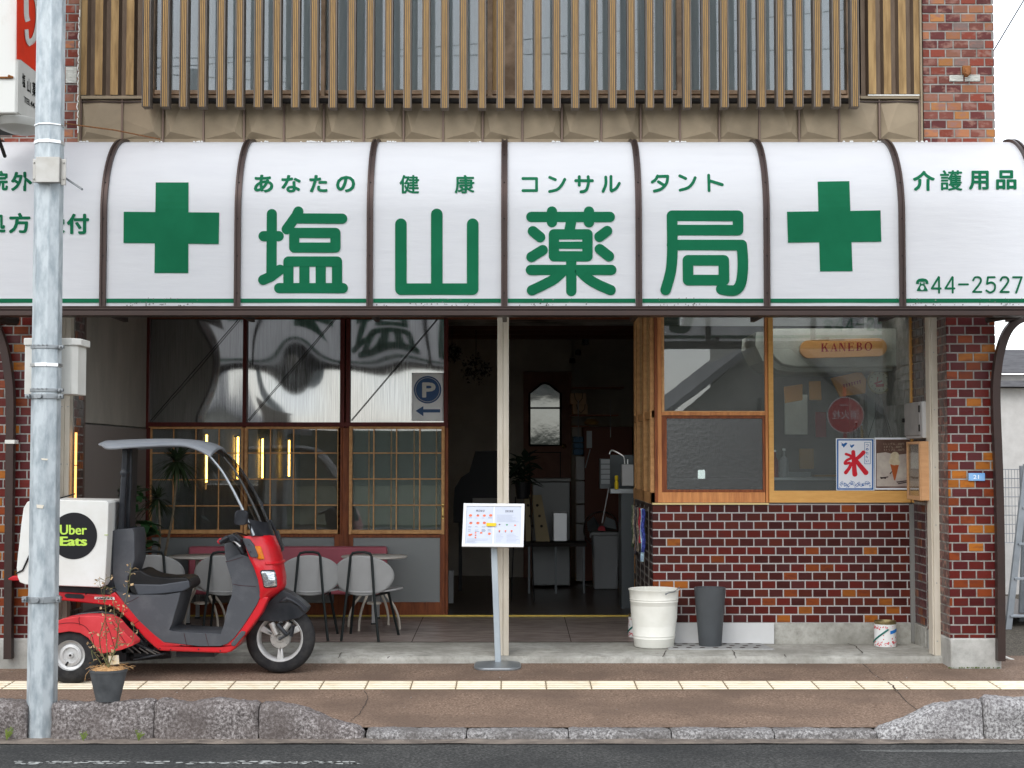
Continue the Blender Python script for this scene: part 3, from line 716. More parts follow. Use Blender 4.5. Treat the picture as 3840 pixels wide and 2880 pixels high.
# mirror-film panes: dished sheets
def film(a_, b_, amp, ph, cx=.5, sk=0.):
    x0, x1, z0, z1 = X(a_, D, 1400), X(b_, D, 1400), Z(1585, D), Z(TOPY - 4, D)
    def fn(u, v):
        uu = (u - cx) * 2; vv = (v - .5) * 2
        y = amp * (1 - vv * vv) ** 2 * (math.cos(min(1, abs(uu)) * math.pi / 2) ** 2) + .0007 * math.sin(u * 7 + v * 5 + ph) * (1 - vv * vv)
        y += sk * (1 - vv * vv) * math.sin(math.pi * u) * vv
        return Vector((x0 + (x1 - x0) * u, D + .01 + y, z0 + (z1 - z0) * v))
    m_ = MB(); m_.grid(fn, 60, 60); return m_.build('film_pane', MATS['film_mirror'], B, smooth=True)
film(562, 913, .0125, 0., .36); film(927, 1277, .0118, 1.3, .5); film(1314, 1665, .004, 2.1, .45)
m = MB()
for p0, p1 in [((563, 1580), (903, 1187)), ((929, 1577), (1263, 1186)), ((1316, 1577), (1648, 1186))]:
    m.tube([pt(*p0, D - .03), pt(*p1, D - .03)], .0035, 6)
m.build('tension_rod', M('rod_black', (.01, .01, .01), .4), B)
# parking notice on the third pane
M('film_white', (.88, .89, .89), .25, col2=(.80, .81, .82), ns=6, bump=.6, bs=7); M('sign_blue', (.016, .065, .19), .35, col2=(.03, .09, .22), ns=9, bump=.5, bs=9)
m = MB(); x0, x1, z0, z1 = X(1544, D, 1480), X(1664, D, 1480), Z(1578, D), Z(1398, D)
m.grid(lambda u, v: Vector((x0 + (x1 - x0) * u, D - .014 + .003 * math.sin(u * 9 + v * 14) + .002 * math.sin(v * 31), z0 + (z1 - z0) * v)), 16, 20)
pn = m.build('parking_notice', MATS['film_white'], None, smooth=True, solid=.001); tag(pn, 'plastic parking notice with a blue P disc and left arrow, in the shopfront pane', 'sign')
def disc(mb, c, r, y, n=40, r0=0.):
    if r0 <= 0: mb.add([(c.x + r * math.cos(2 * math.pi * k / n), y, c.z + r * math.sin(2 * math.pi * k / n)) for k in range(n)], [tuple(range(n))])
    else:
        vs = []
        for k in range(n):
            a = 2 * math.pi * k / n; vs += [(c.x + r * math.cos(a), y, c.z + r * math.sin(a)), (c.x + r0 * math.cos(a), y, c.z + r0 * math.sin(a))]
        mb.add(vs, [(2 * k, (2 * k + 2) % (2 * n), (2 * k + 3) % (2 * n), 2 * k + 1) for k in range(n)])
    return mb
c = pt(1604, 1462, D); s1 = 1 / F * D
m = MB(); disc(m, c, 51.5 * s1, D - .0205); 
ax = lambda x, y: (X(x, D, y), D - .0205, Z(y, D))
m.add([ax(1559, 1541), ax(1588, 1523), ax(1588, 1535), ax(1651, 1535), ax(1651, 1547), ax(1588, 1547), ax(1588, 1561)], [(0, 1, 2, 3, 4, 5, 6)][:0] + [(0, 6, 1), (2, 5, 4, 3)])
m.build('blue_mark', MATS['sign_blue'], pn)
m = MB(); ptext(m, 'P', 1583, 1634, 1434, 1491, D - .0225, .05); disc(m, c, 46 * s1, D - .0222, 40, 44.5 * s1); m.build('white_mark', M('sign_white', (.62, .62, .58), .4), pn)
# lattice windows: three framed leaves with muntins
def lattice(a_, b_, cols, rows, dof, mat='clear_glass'):
    fr = MB(); t = 10
    bx(fr, a_ - 12, a_, 1599, 2003, D - .03 + dof, D + .02 + dof); bx(fr, b_, b_ + 12, 1599, 2003, D - .03 + dof, D + .02 + dof)
    bx(fr, a_, b_, 1600, 1609, D - .028 + dof, D + .02 + dof); bx(fr, a_, b_, 1986, 2001, D - .028 + dof, D + .02 + dof)
    o = fr.build('lattice_frame', MATS['honey_wood'], B, bevel=.003)
    mt = MB()
    for c_ in cols: bx(mt, c_ - 2.2, c_ + 2.2, 1609, 1986, D - .016 + dof, D - .004 + dof)
    for r_ in rows: bx(mt, a_, b_, r_ - 2, r_ + 2, D - .0135 + dof, D - .005 + dof)
    mt.build('muntin', MATS['honey_wood'], o)
    g = MB(); bx(g, a_, b_, 1609, 1986, D + dof, D + .004 + dof); g.build('pane', MATS[mat], o)
    return o
lattice(570, 904, [651, 734.5, 821], [1699, 1799, 1897], 0)
lattice(929, 1266, [1014, 1101, 1185], [1699, 1797, 1894], 0)
lattice(1323, 1656, [1403, 1488, 1575], [1699, 1796, 1894], -.03)
m = MB()
for c_ in (1382, 1466, 1552, 1636): bx(m, c_ - 2.5, c_ + 2.5, 1606, 1988, D + .03, D + .04)
m.build('rear_muntin', MATS['honey_wood'], B)
m = MB(); bx(m, 1320, 1660, 1604, 1990, D + .05, D + .054); m.build('rear_pane', glassmat('reflect_haze_glass', (.5, .53, .5), .12, .015, (.40, .43, .38), .32), B)  # greenish-grey reflection put into the rear pane as diffuse haze
dw = MB()
for a_, b_, c_, d_ in [(556, 568, 2003, 2306), (905, 929, 2003, 2306), (1254, 1284, 2003, 2306), (1668, 1681, 1604, 2306), (1284, 1310, 1604, 2306), (1268, 1284, 1604, 2003), (912, 919, 1604, 2003)]: bx(dw, a_, b_, c_, d_, D - .03, D + .03)
for a_, b_ in [(568, 905), (929, 1254)]: bx(dw, a_, b_, 2003, 2014, D - .028, D + .03); bx(dw, a_, b_, 2262, 2306, D - .028, D + .03)
for a_, b_, c_, d_ in [(1310, 1326, 2003, 2306), (1651, 1669, 2003, 2306), (1326, 1651, 2003, 2015), (1326, 1651, 2256, 2306)]: bx(dw, a_, b_, c_, d_, D - .062, D - .032)
dw.build('door_leaf_wood', MATS['brown_wood'], B, bevel=.003)
for a_, b_, y_ in [(568, 905, 0), (929, 1254, 0), (1326, 1651, -.045)]:
    g = MB(); bx(g, a_, b_, 2014, 2260, D + y_, D + .004 + y_); g.build('frosted_panel', MATS['frosted_glass'], B)
m = MB(); hx, hz = X(1662, D, 1900), Z(1917, D)
m.tube([(hx, D - .065, hz + .055), (hx, D - .085, hz + .035), (hx, D - .088, hz - .035), (hx, D - .065, hz - .055)], .006, 8); m.lathe([(.009, 0), (.009, .008)], (hx, D - .07, hz + .058), 10, 'y'); m.lathe([(.009, 0), (.009, .008)], (hx, D - .07, hz - .058), 10, 'y')
m.build('door_handle', M('brass', (.75, .52, .18), .25, 1.), B, smooth=True)
m = MB(); m.box(XL, X(2390, D), D - .078, D - .065, z_dr - .004, z_dr + .012); m.build('threshold_rail', MATS['yellow_rail'], B, bevel=.003)
# --- counter (right): tiled wall, concrete base, timber windows
CD = 11.95; cx0 = X(2447, CD, 2000); cx1 = 3.105; zct = Z(1890, CD); zcb = Z(2336, CD)
m = MB(); m.box(cx0 + .004, cx1, CD + .004, D + .1, z_pf - .03, zct); m.build('counter_wall', MATS['grout'], B)
def pf_(fr): 
    k = max(0, fr - .35) * 5
    return [((.088, .018, .011), 4), ((.055, .012, .010), 5), ((.105, .014, .010), 4), ((.20, .045, .011), .35 + k * .7), ((.29, .09, .015), .3 + k * .9), ((.068, .017, .016), 3)]
bricks('tile_facing', (cx0, CD + .004, 0), (1, 0, 0), cx1 - cx0 - .02, zcb, zct - .008, (0, -1, 0), None, seed=31, palf=pf_)
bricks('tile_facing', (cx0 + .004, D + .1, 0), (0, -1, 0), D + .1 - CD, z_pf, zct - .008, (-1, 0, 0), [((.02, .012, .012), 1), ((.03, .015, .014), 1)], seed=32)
bricks('tile_facing', (PXi + .0, CD, 0), (0, -1, 0), CD - 11.62, zcb, zct, (-1, 0, 0), [((.09, .03, .028), 3), ((.06, .02, .022), 3), ((.15, .05, .02), 1)], seed=33)
bricks('tile_facing', (PXi + .0, CD, 0), (0, -1, 0), CD - 11.62, zct + .02, SOF, (-1, 0, 0), [((.06, .03, .028), 3), ((.045, .025, .022), 3), ((.10, .05, .02), 1)], seed=34)
m = MB(); m.box(PXi + .001, 3.2, 11.62, D + .1, zs_t, SOF); m.build('porch_side_wall', MATS['grout_old'], B)
m = MB(); m.box(cx0 - .004, cx1 - .006, CD - .012, CD + .05, z_pf - .05, zcb); m.box(PXi - .012, PXi + .05, 11.62, CD - .0125, z_pf - .05, zcb); m.build('concrete_base', conc, B, bevel=.004)
m = MB(); m.box(cx1 - .03, cx1 + .006, CD - .02, CD + .02, z_pf + .01, zct); m.build('corner_bead', M('grey_bead', (.22, .215, .20), .6), B)
m = MB(); m.box(cx0, X(2881, CD), CD - .018, CD + .03, zct - .004, Z(1886, CD)); m.build('counter_trim', M('pale_yellow', (.72, .58, .27), .5), B)
def cb(m_, x0, x1, y0, y1, a=0., b=.05, d=CD): return bx(m_, x0, x1, y0, y1, d + a, d + b, d)
m = MB()
cb(m, 2466, 2481, 1170, 1885); cb(m, 2870, 2880, 1170, 1885); cb(m, 2481, 2870, 1545, 1558); cb(m, 2481, 2870, 1846, 1885)
m.build('serving_window_frame', MATS['orange_wood'], B, bevel=.003)
m = MB(); cb(m, 2481, 2501, 1560, 1846, .008, .04); cb(m, 2861, 2870, 1560, 1846, .008, .04); cb(m, 2501, 2861, 1560, 1569, .008, .04); cb(m, 2501, 2861, 1836, 1846, .008, .04)
cb(m, 2455, 2466, 1170, 1885, .0, .06); m.build('serving_window_sash', MATS['brown_wood'], B, bevel=.002)
m = MB(); cb(m, 2481, 2491, 1170, 1545, .01, .03); cb(m, 2481, 2870, 1541, 1545, .005, .03); m.build('glazing_bead', MATS['honey_wood'], B)
m = MB(); cb(m, 2491, 2870, 1170, 1541, .02, .024); m.build('pane', MATS['clear_glass'], B)
m = MB(); cb(m, 2501, 2861, 1569, 1836, .02, .024); m.build('frosted_pane', MATS['serving_frost'], B)
m = MB(); cb(m, 2881, 2900, 1170, 1885, -.015, .03); cb(m, 3414, 3434, 1170, 1885, -.015, .03); cb(m, 2900, 3414, 1840, 1885, -.015, .03)
m.build('sliding_window_frame', MATS['bright_wood'], B, bevel=.003)
m = MB(); cb(m, 2900, 3414, 1170, 1840, .004, .008); m.build('sliding_window_pane', MATS['clear_glass'], B)
# side glazing of the counter going back to the doorway
xs = cx0 + .02
m = MB()
def sdx(px): return xs * F / (px - 1920)       # depth at which the side line shows at px
zs0, zs1 = Z(1890, CD), CEIL
for (d0_, d1_) in [(12.0, 12.07), (12.62, 12.72), (13.3, 13.36)]: m.box(xs - .03, xs + .02, d0_, d1_, zs0, zs1)
zr = Z(1552, CD)
m.box(xs - .02, xs + .02, 12.0, D, zr - .03, zr + .03); m.box(xs - .03, xs + .02, 12.0, D, zs0, zs0 + .09)
m.build('side_window_frame', MATS['honey_wood'], B, bevel=.003)
m = MB(); m.box(xs - .004, xs, 12.0, D, zs0 + .08, zs1); m.build('side_pane', MATS['clear_glass'], B)
m = MB(); m.box(cx0, cx0 + .07, D - .03, D + .05, z_dr, CEIL); m.build('door_jamb', MATS['honey_wood'], B, bevel=.003)
# inner lining of the counter room: back wall and partition
m = MB(); m.box(1.2, 3.2, 14.6, 14.65, 0, CEIL + .02); m.build('counter_room_wall', M('kitchen_wall', (.15, .15, .145), .9, col2=(.11, .11, .105), ns=3), B)
# ============================================================ awning
AD = 10.4; ZC = CZ + 1.655; AB = .605; AA = .6
def prof(z):
    if z <= ZC: return AD
    t = min(1, (z - ZC) / AB); return AD + AA * (1 - math.sqrt(max(0, 1 - t * t)))
def onawn(px, py, off=.004):
    d = AD
    for _ in range(12): d = prof(pt(px, py, d).z)
    p = pt(px, py, d - off); return p
zb_a = Z(1152, AD)
def awn_sec(t, off=0.):
    """cross-section point: t 0..1 from bottom to the wall"""
    L1 = ZC - zb_a; L2 = .95; s_ = t * (L1 + L2)
    if s_ < L1: return (AD - off, zb_a + s_)
    a = (s_ - L1) / L2 * math.pi / 2
    return (AD + AA * (1 - math.cos(a)) - off * math.cos(a), ZC + AB * math.sin(a) + off * math.sin(a))
A = thing('awning', 'long white curved sign awning with green lettering across the shopfront', 'awning', (0, AD, zb_a))
ribx = [-115, 386, 890, 1386.5, 1891, 2395.5, 2876, 3384, 3888]
rx = [X(p, AD, 1150) for p in ribx]
pl = []
for a_, b_ in zip(rx, rx[1:]):
    m = MB(); m.grid(lambda u, v: (lambda s_: Vector((a_ + (b_ - a_) * u, s_[0] + .0015 * math.sin(u * 9 + v * 4), s_[1])))(awn_sec(v)), 6, 40)
    pl.append(m.build('sign_panel', MATS['awning_white'], A, smooth=True))
for x in rx:
    m = MB(); n = 40; hw = .0215; vs = []
    for i in range(n + 1):
        for (dx, o_) in ((-hw, -.02), (-hw, .022), (-hw * .35, .022), (-hw * .3, .014), (hw * .3, .014), (hw * .35, .022), (hw, .022), (hw, -.02)):
            d, z = awn_sec(i / n, o_); vs.append((x + dx, d, z))
    m.add(vs, [(i * 8 + j, i * 8 + (j + 1) % 8, (i + 1) * 8 + (j + 1) % 8, (i + 1) * 8 + j) for i in range(n) for j in range(8)])
    r_ = m.build('awning_rib', MATS['anodised_brown'], A, smooth=True, ang=30)
    s_ = MB()
    for k in range(6):
        d, z = awn_sec(.06 + .16 * k, .0145); s_.lathe([(0, -.003), (.005, -.002), (.005, .001), (0, .001)], (x, d, z), 8, 'y')
    s_.build('screw', MATS['seam_black'], r_)
m = MB(); xa, xb = rx[0] - .2, rx[-1] + .2
m.box(xa, xb, AD - .045, AD + .03, Z(1164, AD), zb_a + .004); m.box(xa, xb, AD - .03, AD + .03, Z(1167, AD), Z(1163, AD)); m.box(xa, xb, AD - .05, AD + .10, Z(1183, AD - .05), Z(1167, AD)); m.box(xa, xb, AD - .052, AD + .0, Z(1154, AD), Z(1150, AD))
m.build('front_beam', MATS['anodised_brown'], A, bevel=.003)
m = MB(); m.box(xa, xb, AD + .03, 11.0, CEIL - .02, CEIL + .015); m.build('awning_purlin', MATS['dark_rib'], A) if False else None
# inner frame seen in reflections: struts from wall to beam
for x in rx: m = MB(); m.box(x - .015, x + .015, AD + .03, 11.03, Z(1183, AD) + .01, Z(1183, AD) + .05); m.build('inner_strut', MATS['dark_rib'], A)
# curved pipe brackets outside the piers
def arch(pts, d, label=None):
    P = cat([pt(x, y, d) for x, y in pts], 8); m = MB(); vs = []; n = len(P)
    for i, p in enumerate(P):
        t = (P[min(i + 1, n - 1)] - P[max(i - 1, 0)]).normalized(); s_ = Vector((t.z, 0, -t.x)) * .027
        vs += [p - s_ + Vector((0, -.03, 0)), p + s_ + Vector((0, -.03, 0)), p + s_ + Vector((0, .03, 0)), p - s_ + Vector((0, .03, 0))]
    m.add(vs, [(i * 4 + j, i * 4 + (j + 1) % 4, (i + 1) * 4 + (j + 1) % 4, (i + 1) * 4 + j) for i in range(n - 1) for j in range(4)] + [(3, 2, 1, 0), tuple((n - 1) * 4 + j for j in range(4))])
    return m.build('curved_bracket', MATS['anodised_brown'], A, smooth=True, ang=40)
arch([(3752, 2478), (3750, 2100), (3744, 1800), (3733, 1500), (3738, 1390), (3752, 1310), (3776, 1245), (3812, 1205), (3860, 1188)], 10.94)
arch([(32, 2470), (36, 2000), (40, 1650), (40, 1480), (30, 1380), (12, 1290), (-20, 1215), (-60, 1190)], 10.94)
m = MB(); p = pt(36, 1657, 10.9); m.box(p.x - .035, p.x + .035, 10.9, 10.99, p.z - .014, p.z + .014); m.build('pipe_clip', MATS['ivory_box'], A, bevel=.003)
m = MB(); p, q = pt(3690, 1190, 10.95), pt(3860, 1168, 10.7); m.obox((p + q) / 2, (1, 0, 0), (0, 1, 0), (0, 0, 1), (q.x - p.x) / 2, .05, .022); m.tube([pt(3700, 1200, 10.9), pt(3760, 1190, 10.8), pt(3860, 1172, 10.6)], .022, 8)
m.build('side_strut', MATS['dark_rib'], A)
m = MB(); m.tube([pt(60, 1200, 10.9), pt(10, 1195, 10.8), pt(-60, 1180, 10.6)], .04, 8); m.build('side_strut', MATS['dark_rib'], A)
# ---- lettering: each panel's marks are one sub-part of that panel
def strokes(mb, L, wz, ox, oy, s):
    """rounded brush strokes traced in enlarged-photo pixels, laid on the awning"""
    cnt = 0
    for st in L:
        wd = wz; pts = st
        if isinstance(st, dict): wd = st['w']; pts = st['p']
        if isinstance(pts, tuple): pts = [(p.x, p.y) for p in cat([(x, y, 0) for x, y in pts], 6)]
        P = []
        for a_, b_ in zip(pts, pts[1:]):
            n = max(1, int(math.hypot(a_[0] - b_[0], a_[1] - b_[1]) / 60))
            for k in range(n): P.append((a_[0] + (b_[0] - a_[0]) * k / n, a_[1] + (b_[1] - a_[1]) * k / n))
        P.append(pts[-1]); h = wd / 2
        for a_, b_ in zip(P, P[1:]):
            dx, dy = b_[0] - a_[0], b_[1] - a_[1]; l = math.hypot(dx, dy) or 1; nx, ny = -dy / l * h, dx / l * h; off = .0035 + .00004 * (cnt % 60); cnt += 1
            mb.add([onawn(ox + s * q[0], oy + s * q[1], off) for q in ((a_[0] + nx, a_[1] + ny), (b_[0] + nx, b_[1] + ny), (b_[0] - nx, b_[1] - ny), (a_[0] - nx, a_[1] - ny))], [(0, 1, 2, 3)])
        for a_ in [P[0], P[-1]] + [p for p in pts[1:-1]]:
            off = .0035 + .00004 * (cnt % 60); cnt += 1
            mb.add([onawn(ox + s * (a_[0] + h * math.cos(t * math.pi / 10)), oy + s * (a_[1] + h * math.sin(t * math.pi / 10)), off) for t in range(20)], [tuple(range(20))])
def sgl(mb, text, x0, x1, y0, y1, bold=.028):
    text_on(mb, text, lambda u, v: onawn(x0 + (x1 - x0) * u, y1 + (y0 - y1) * v, .004), bold)
class TL_:
    def __init__(s): s.L = []
    def new(s): m = MB(); s.L.append(m); return m
T = [TL_() for _ in pl]
shio = [[(137, 697), (133, 1225)], [(65, 888), (196, 888)], [(62, 1266), (128, 1238), (207, 1178)], [(366, 675), (350, 710), (265, 828)], [(366, 735), (745, 737)],
        [(330, 860), (686, 860), (686, 987), (330, 987), (330, 860)], [(280, 1107), (700, 1107)], [(280, 1107), (280, 1337)], [(418, 1107), (418, 1337)], [(559, 1107), (559, 1337)], [(700, 1107), (700, 1337)], [(200, 1337), (750, 1337)]]
strokes(T[2].new(), shio, 88, 960, 500, .434)
strokes(T[3].new(), [[(1252, 785), (1252, 1346), (1872, 1346), (1872, 785)], [(1562, 700), (1562, 1346)]], 100, 960, 500, .434)
yaku = [[(167, 722), (845, 722)], [(345, 675), (345, 768)], [(665, 675), (665, 768)], [(510, 768), (492, 860)], [(362, 872), (652, 872), (652, 1062), (362, 1062), (362, 872)], {'w': 62, 'p': [(362, 966), (652, 966)]},
        [(180, 845), (243, 897)], [(822, 843), (755, 893)], [(168, 1068), (265, 1008)], [(758, 1000), (838, 1062)], [(163, 1180), (858, 1180)], [(512, 1062), (512, 1363)],
        ((440, 1190), (370, 1255), (280, 1305), (172, 1356)), ((590, 1190), (650, 1250), (740, 1305), (852, 1354))]
strokes(T[4].new(), yaku, 89, 1920, 500, .434)
kyoku = [[(1385, 712), (1953, 712), (1953, 836), (1385, 836)], ((1383, 712), (1385, 900), (1384, 1060), (1370, 1200), (1328, 1352)), [(1383, 965), (1985, 965)],
         ((1985, 965), (1994, 1080), (1992, 1200), (1975, 1300), (1935, 1352), (1870, 1358), (1808, 1346)), [(1520, 1097), (1830, 1097), (1832, 1268), (1522, 1268), (1520, 1097)]]
strokes(T[5].new(), kyoku, 92, 1920, 500, .434)
for ti, s_ in [(2, [('あ', 952, 1025, 655, 722), ('な', 1055, 1128, 656, 722), ('た', 1160, 1228, 656, 721), ('の', 1260, 1332, 659, 721)]),
               (3, [('健', 1498, 1572, 656, 726), ('康', 1705, 1779, 656, 725)])]:
    for g_ in s_: sgl(T[ti].new(), *g_, bold=.036 if g_[0] not in '健康' else .022)
Kk = 25
for ch_ in [[[(95, 390), (212, 390), (212, 494), (95, 494)]], [[(326, 380), (374, 400)], ((325, 502), (390, 485), (430, 445), (456, 397))], [[(550, 408), (694, 408)], [(581, 374), (581, 448)], ((658, 374), (660, 430), (640, 490), (596, 505))],
                [((810, 378), (810, 440), (787, 500)), [(855, 372), (855, 490)], ((860, 498), (900, 475), (927, 432))]]: strokes(T[4].new(), ch_, Kk, 1920, 500, .434)
for ch_ in [[((1258, 368), (1240, 400), (1212, 420)), [(1255, 372), (1345, 370)], ((1345, 370), (1335, 430), (1290, 480), (1230, 498)), [(1265, 418), (1320, 452)]], [[(1450, 367), (1500, 390)], ((1453, 490), (1520, 470), (1560, 430), (1582, 383))],
                [[(1699, 362), (1703, 495)], [(1705, 408), (1817, 443)]]]: strokes(T[5].new(), ch_, Kk, 1920, 500, .434)
for g_ in [('介', 3423, 3506, 640, 716), ('護', 3525, 3609, 638, 715), ('用', 3633, 3708, 640, 712), ('品', 3735, 3812, 638, 711)]: sgl(T[7].new(), *g_, bold=.018 if g_[0] == '護' else .034)
# telephone pictogram and number
def poly(mb, pts, off=.004, ox=2880, oy=500, s=.434): 
    tri = tessellate_polygon([[Vector((x, -y, 0)) for x, y in pts]]); mb.add([onawn(ox + s * x, oy + s * y, off) for x, y in pts], [tuple(t) for t in tri])
tp_ = T[7].new(); poly(tp_, [(1278, 1300), (1282, 1275), (1300, 1258), (1332, 1252), (1366, 1258), (1383, 1275), (1387, 1300), (1362, 1302), (1360, 1282), (1305, 1282), (1303, 1302)])
poly(tp_, [(1312, 1288), (1322, 1288), (1322, 1300), (1343, 1300), (1343, 1288), (1353, 1288), (1356, 1312), (1378, 1350), (1380, 1362), (1285, 1362), (1288, 1350), (1310, 1312)], .0045)
o_ = MB(); poly(o_, [(1332 + 17 * math.cos(a * .5236), 1335 + 20 * math.sin(a * .5236)) for a in range(12)], .0055); 
o_.build('pictogram_centre', MATS['awning_white'], pl[7])
for ch_ in [[[(1475, 1242), (1415, 1340), (1492, 1340)], [(1478, 1245), (1478, 1376)]], [[(1593, 1242), (1533, 1340), (1610, 1340)], [(1596, 1245), (1596, 1376)]], [[(1650, 1305), (1728, 1305)]],
            [((1773, 1270), (1790, 1245), (1825, 1245), (1840, 1270), (1825, 1305), (1773, 1370)), [(1773, 1370), (1843, 1370)]],
            [[(1958, 1243), (1900, 1243), (1893, 1300)], ((1893, 1300), (1930, 1288), (1960, 1310), (1955, 1355), (1920, 1375), (1887, 1358))],
            [((2010, 1270), (2027, 1245), (2062, 1245), (2077, 1270), (2062, 1305), (2010, 1370)), [(2010, 1370), (2080, 1370)]], [[(2118, 1243), (2192, 1243), (2145, 1376)]]]: strokes(T[7].new(), ch_, 17, 2880, 500, .434)
for g_ in [('院', -38, 30, 640, 715), ('外', 41, 121, 644, 717), ('処', -48, 21, 800, 873), ('方', 33, 114, 798, 875), ('受', 168, 243, 800, 874), ('付', 250, 334, 801, 878)]: sgl(T[0].new(), *g_, bold=.034)
def quadpatch(mb, q, off):
    mb.grid(lambda u, v: onawn(q[0][0] * (1 - u) * (1 - v) + q[1][0] * u * (1 - v) + q[2][0] * u * v + q[3][0] * (1 - u) * v, q[0][1] * (1 - u) * (1 - v) + q[1][1] * u * (1 - v) + q[2][1] * u * v + q[3][1] * (1 - u) * v, off), 6, 14)
c_ = T[1].new(); quadpatch(c_, [(584, 684), (707, 684), (706, 1024), (579, 1024)], .004); quadpatch(c_, [(464, 794), (822, 797), (820, 915), (463, 911)], .0045)
c_ = T[6].new(); quadpatch(c_, [(3066, 681), (3185, 679), (3197, 1017), (3075, 1018)], .004); quadpatch(c_, [(2951, 794), (3302, 789), (3305, 906), (2955, 910)], .0045)
for k, (a_, b_) in enumerate(zip(rx, rx[1:])):
    z0, z1 = Z(1135.5, AD), Z(1120, AD); m = MB(); m.box(a_ + .024, b_ - .024, AD - .0035, AD - .001, z0, z1); m.build('green_stripe', MATS['sign_green'], pl[k])
for k, t_ in enumerate(T):
    for q in t_.L:
        q.build('sign_character' if k not in (1, 6) else 'green_cross', MATS['sign_green'], pl[k])
        # the print shows through: inside copy, transmitted light put into its paler green
        m = MB(); m.v = [(v[0], v[1] + .012, v[2]) for v in q.v]; m.f = [list(f) for f in q.f]; m.c = [None] * len(m.f); m.build('mark_inside', MATS['print_back'], pl[k])
for k, (a_, b_) in enumerate(zip(rx, rx[1:])):
    z0, z1 = Z(1135.5, AD), Z(1120, AD); m = MB(); m.box(a_ + .024, b_ - .024, AD + .002, AD + .004, z0, z1); m.build('stripe_inside', MATS['print_back'], pl[k])
# plaster crumbs lying along the top of the awning
M('crumb', (.75, .75, .73), .9); m = MB(); r = random.Random(6)
for (px, n) in [(590, 5), (745, 4), (1150, 8), (1185, 7), (1262, 9), (1300, 8), (1480, 6), (1790, 5), (2085, 9), (2230, 4), (2530, 6), (2560, 5), (3175, 5), (3280, 4), (3447, 6), (985, 4), (310, 7)]:
    for q in range(n):
        d_, z_ = awn_sec(.90, .002); x = X(px, 10.9, 525) + r.gauss(0, .025); s_ = r.uniform(.004, .011); m.lathe([(0, 0), (s_, s_ * .3), (s_ * .7, s_), (0, s_ * 1.1)], (x, d_ + .02, z_ + .002), 6)
o = m.build('plaster_crumbs', MATS['crumb']); o['kind'] = 'stuff'; tag(o, 'white plaster crumbs lying along the top edge of the awning', 'crumbs')
# grime along the lower edge
M('grime', (.22, .22, .21), .9)
r = random.Random(12); m = MB()
for q in range(150):
    px = r.choice([520, 560, 660, 1500, 1640, 1700, 2000, 2150, 2500, 2620, 3450, 3700, 3760]) + r.gauss(0, 45); py = r.choice([1142, 1137, 1122, 1144]) + r.uniform(-4, 4)
    if min(abs(px - k) for k in ribx) < 20: continue
    p = onawn(px, py, .0046); w_, h_ = r.uniform(.002, .007), r.uniform(.0015, .006); m.add([p + Vector((-w_, 0, 0)), p + Vector((0, 0, -h_)), p + Vector((w_, 0, 0)), p + Vector((w_ * .3, 0, h_ * 1.4))], [(0, 1, 2, 3)])
o = m.build('grime_spots', MATS['grime'], A); o['kind'] = 'stuff'
# ============================================================ steel pole with straps and boxes
Pp = thing('steel_pole', 'octagonal galvanised steel utility pole in front of the shop at the left', 'pole', (X(158, 9.1, 2780), 9.1, ZROAD))
def pcx(py): return pt(158 + (193 - 158) * 0, 2780, 9.1).x
PX0, PY0 = X(157, 9.1, 2700), 9.1
PX1 = X(193, 9.1, 0)
def pole_at(z):
    t = (z - ZROAD) / (Z(0, 9.1) - ZROAD); return PX0 + (PX1 - PX0) * t, .0835 - .004 * t
m = MB(); vs = []; zz = [ZROAD - .05, Z(1400, 9.1), Z(0, 9.1) + .6]
for z in zz:
    cx, r = pole_at(z)
    for k in range(8): a_ = R(22.5 + 45 * k - 6); vs.append((cx + r * 1.06 * math.cos(a_), PY0 + r * 1.06 * math.sin(a_), z))
m.add(vs, [(i * 8 + k, i * 8 + (k + 1) % 8, (i + 1) * 8 + (k + 1) % 8, (i + 1) * 8 + k) for i in range(2) for k in range(8)] + [tuple(16 + k for k in range(8))])
m.build('shaft', MATS['galvanised'], Pp, bevel=.006)
def band(py0, py1, mat, nm='strap', grow=.005, bolt=0, holes=False):
    z0, z1 = Z(py1, 9.0), Z(py0, 9.0); cx, r = pole_at(z0); m = MB(); vs = []
    for z in (z0, z1):
        for k in range(8): a_ = R(22.5 + 45 * k - 6); vs.append((cx + (r * 1.06 + grow) * math.cos(a_), PY0 + (r * 1.06 + grow) * math.sin(a_), z))
    m.add(vs, [(k, (k + 1) % 8, 8 + (k + 1) % 8, 8 + k) for k in range(8)] + [tuple(range(7, -1, -1)), tuple(range(8, 16))])
    if holes:
        for k in range(4): x = cx - .055 + k * .026; m.tube([(x, PY0 - r - .008, z1 - .006), (x + .006, PY0 - r - .012, z1), (x + .013, PY0 - r - .008, z1 - .006)], .003, 5)
    if bolt:
        for s_ in ((1,) if bolt == 1 else (-1, 1)):
            m.box(cx + s_ * (r + .002), cx + s_ * (r + .03), PY0 - .05, PY0 - .02, z0 + .001, z1 - .001); m.tube([(cx + s_ * (r + .016), PY0 - .075, (z0 + z1) / 2), (cx + s_ * (r + .016), PY0 + .01, (z0 + z1) / 2)], .007, 6)
        if bolt == 2: m.lathe([(.0, 0), (.014, .0), (.014, .01), (0, .012)], (cx - .01, PY0 - r - .024, (z0 + z1) / 2), 14, 'y')
    return m.build(nm, mat, Pp, bevel=.0015)
band(457, 463, MATS['steel_strap']); band(518, 531, MATS['steel_strap'])
band(1291, 1305, MATS['galv_plain'], 'band_clamp', .006, 1, True); band(1359, 1373, MATS['steel_strap'], 'strap', .006, 0); band(1455, 1468, MATS['galv_plain'], 'band_clamp', .006, 1, True); band(1476, 1494, MATS['galv_plain'], 'band_clamp', .01, 2); band(2240, 2263, MATS['galv_plain'], 'band_clamp', .01, 2)
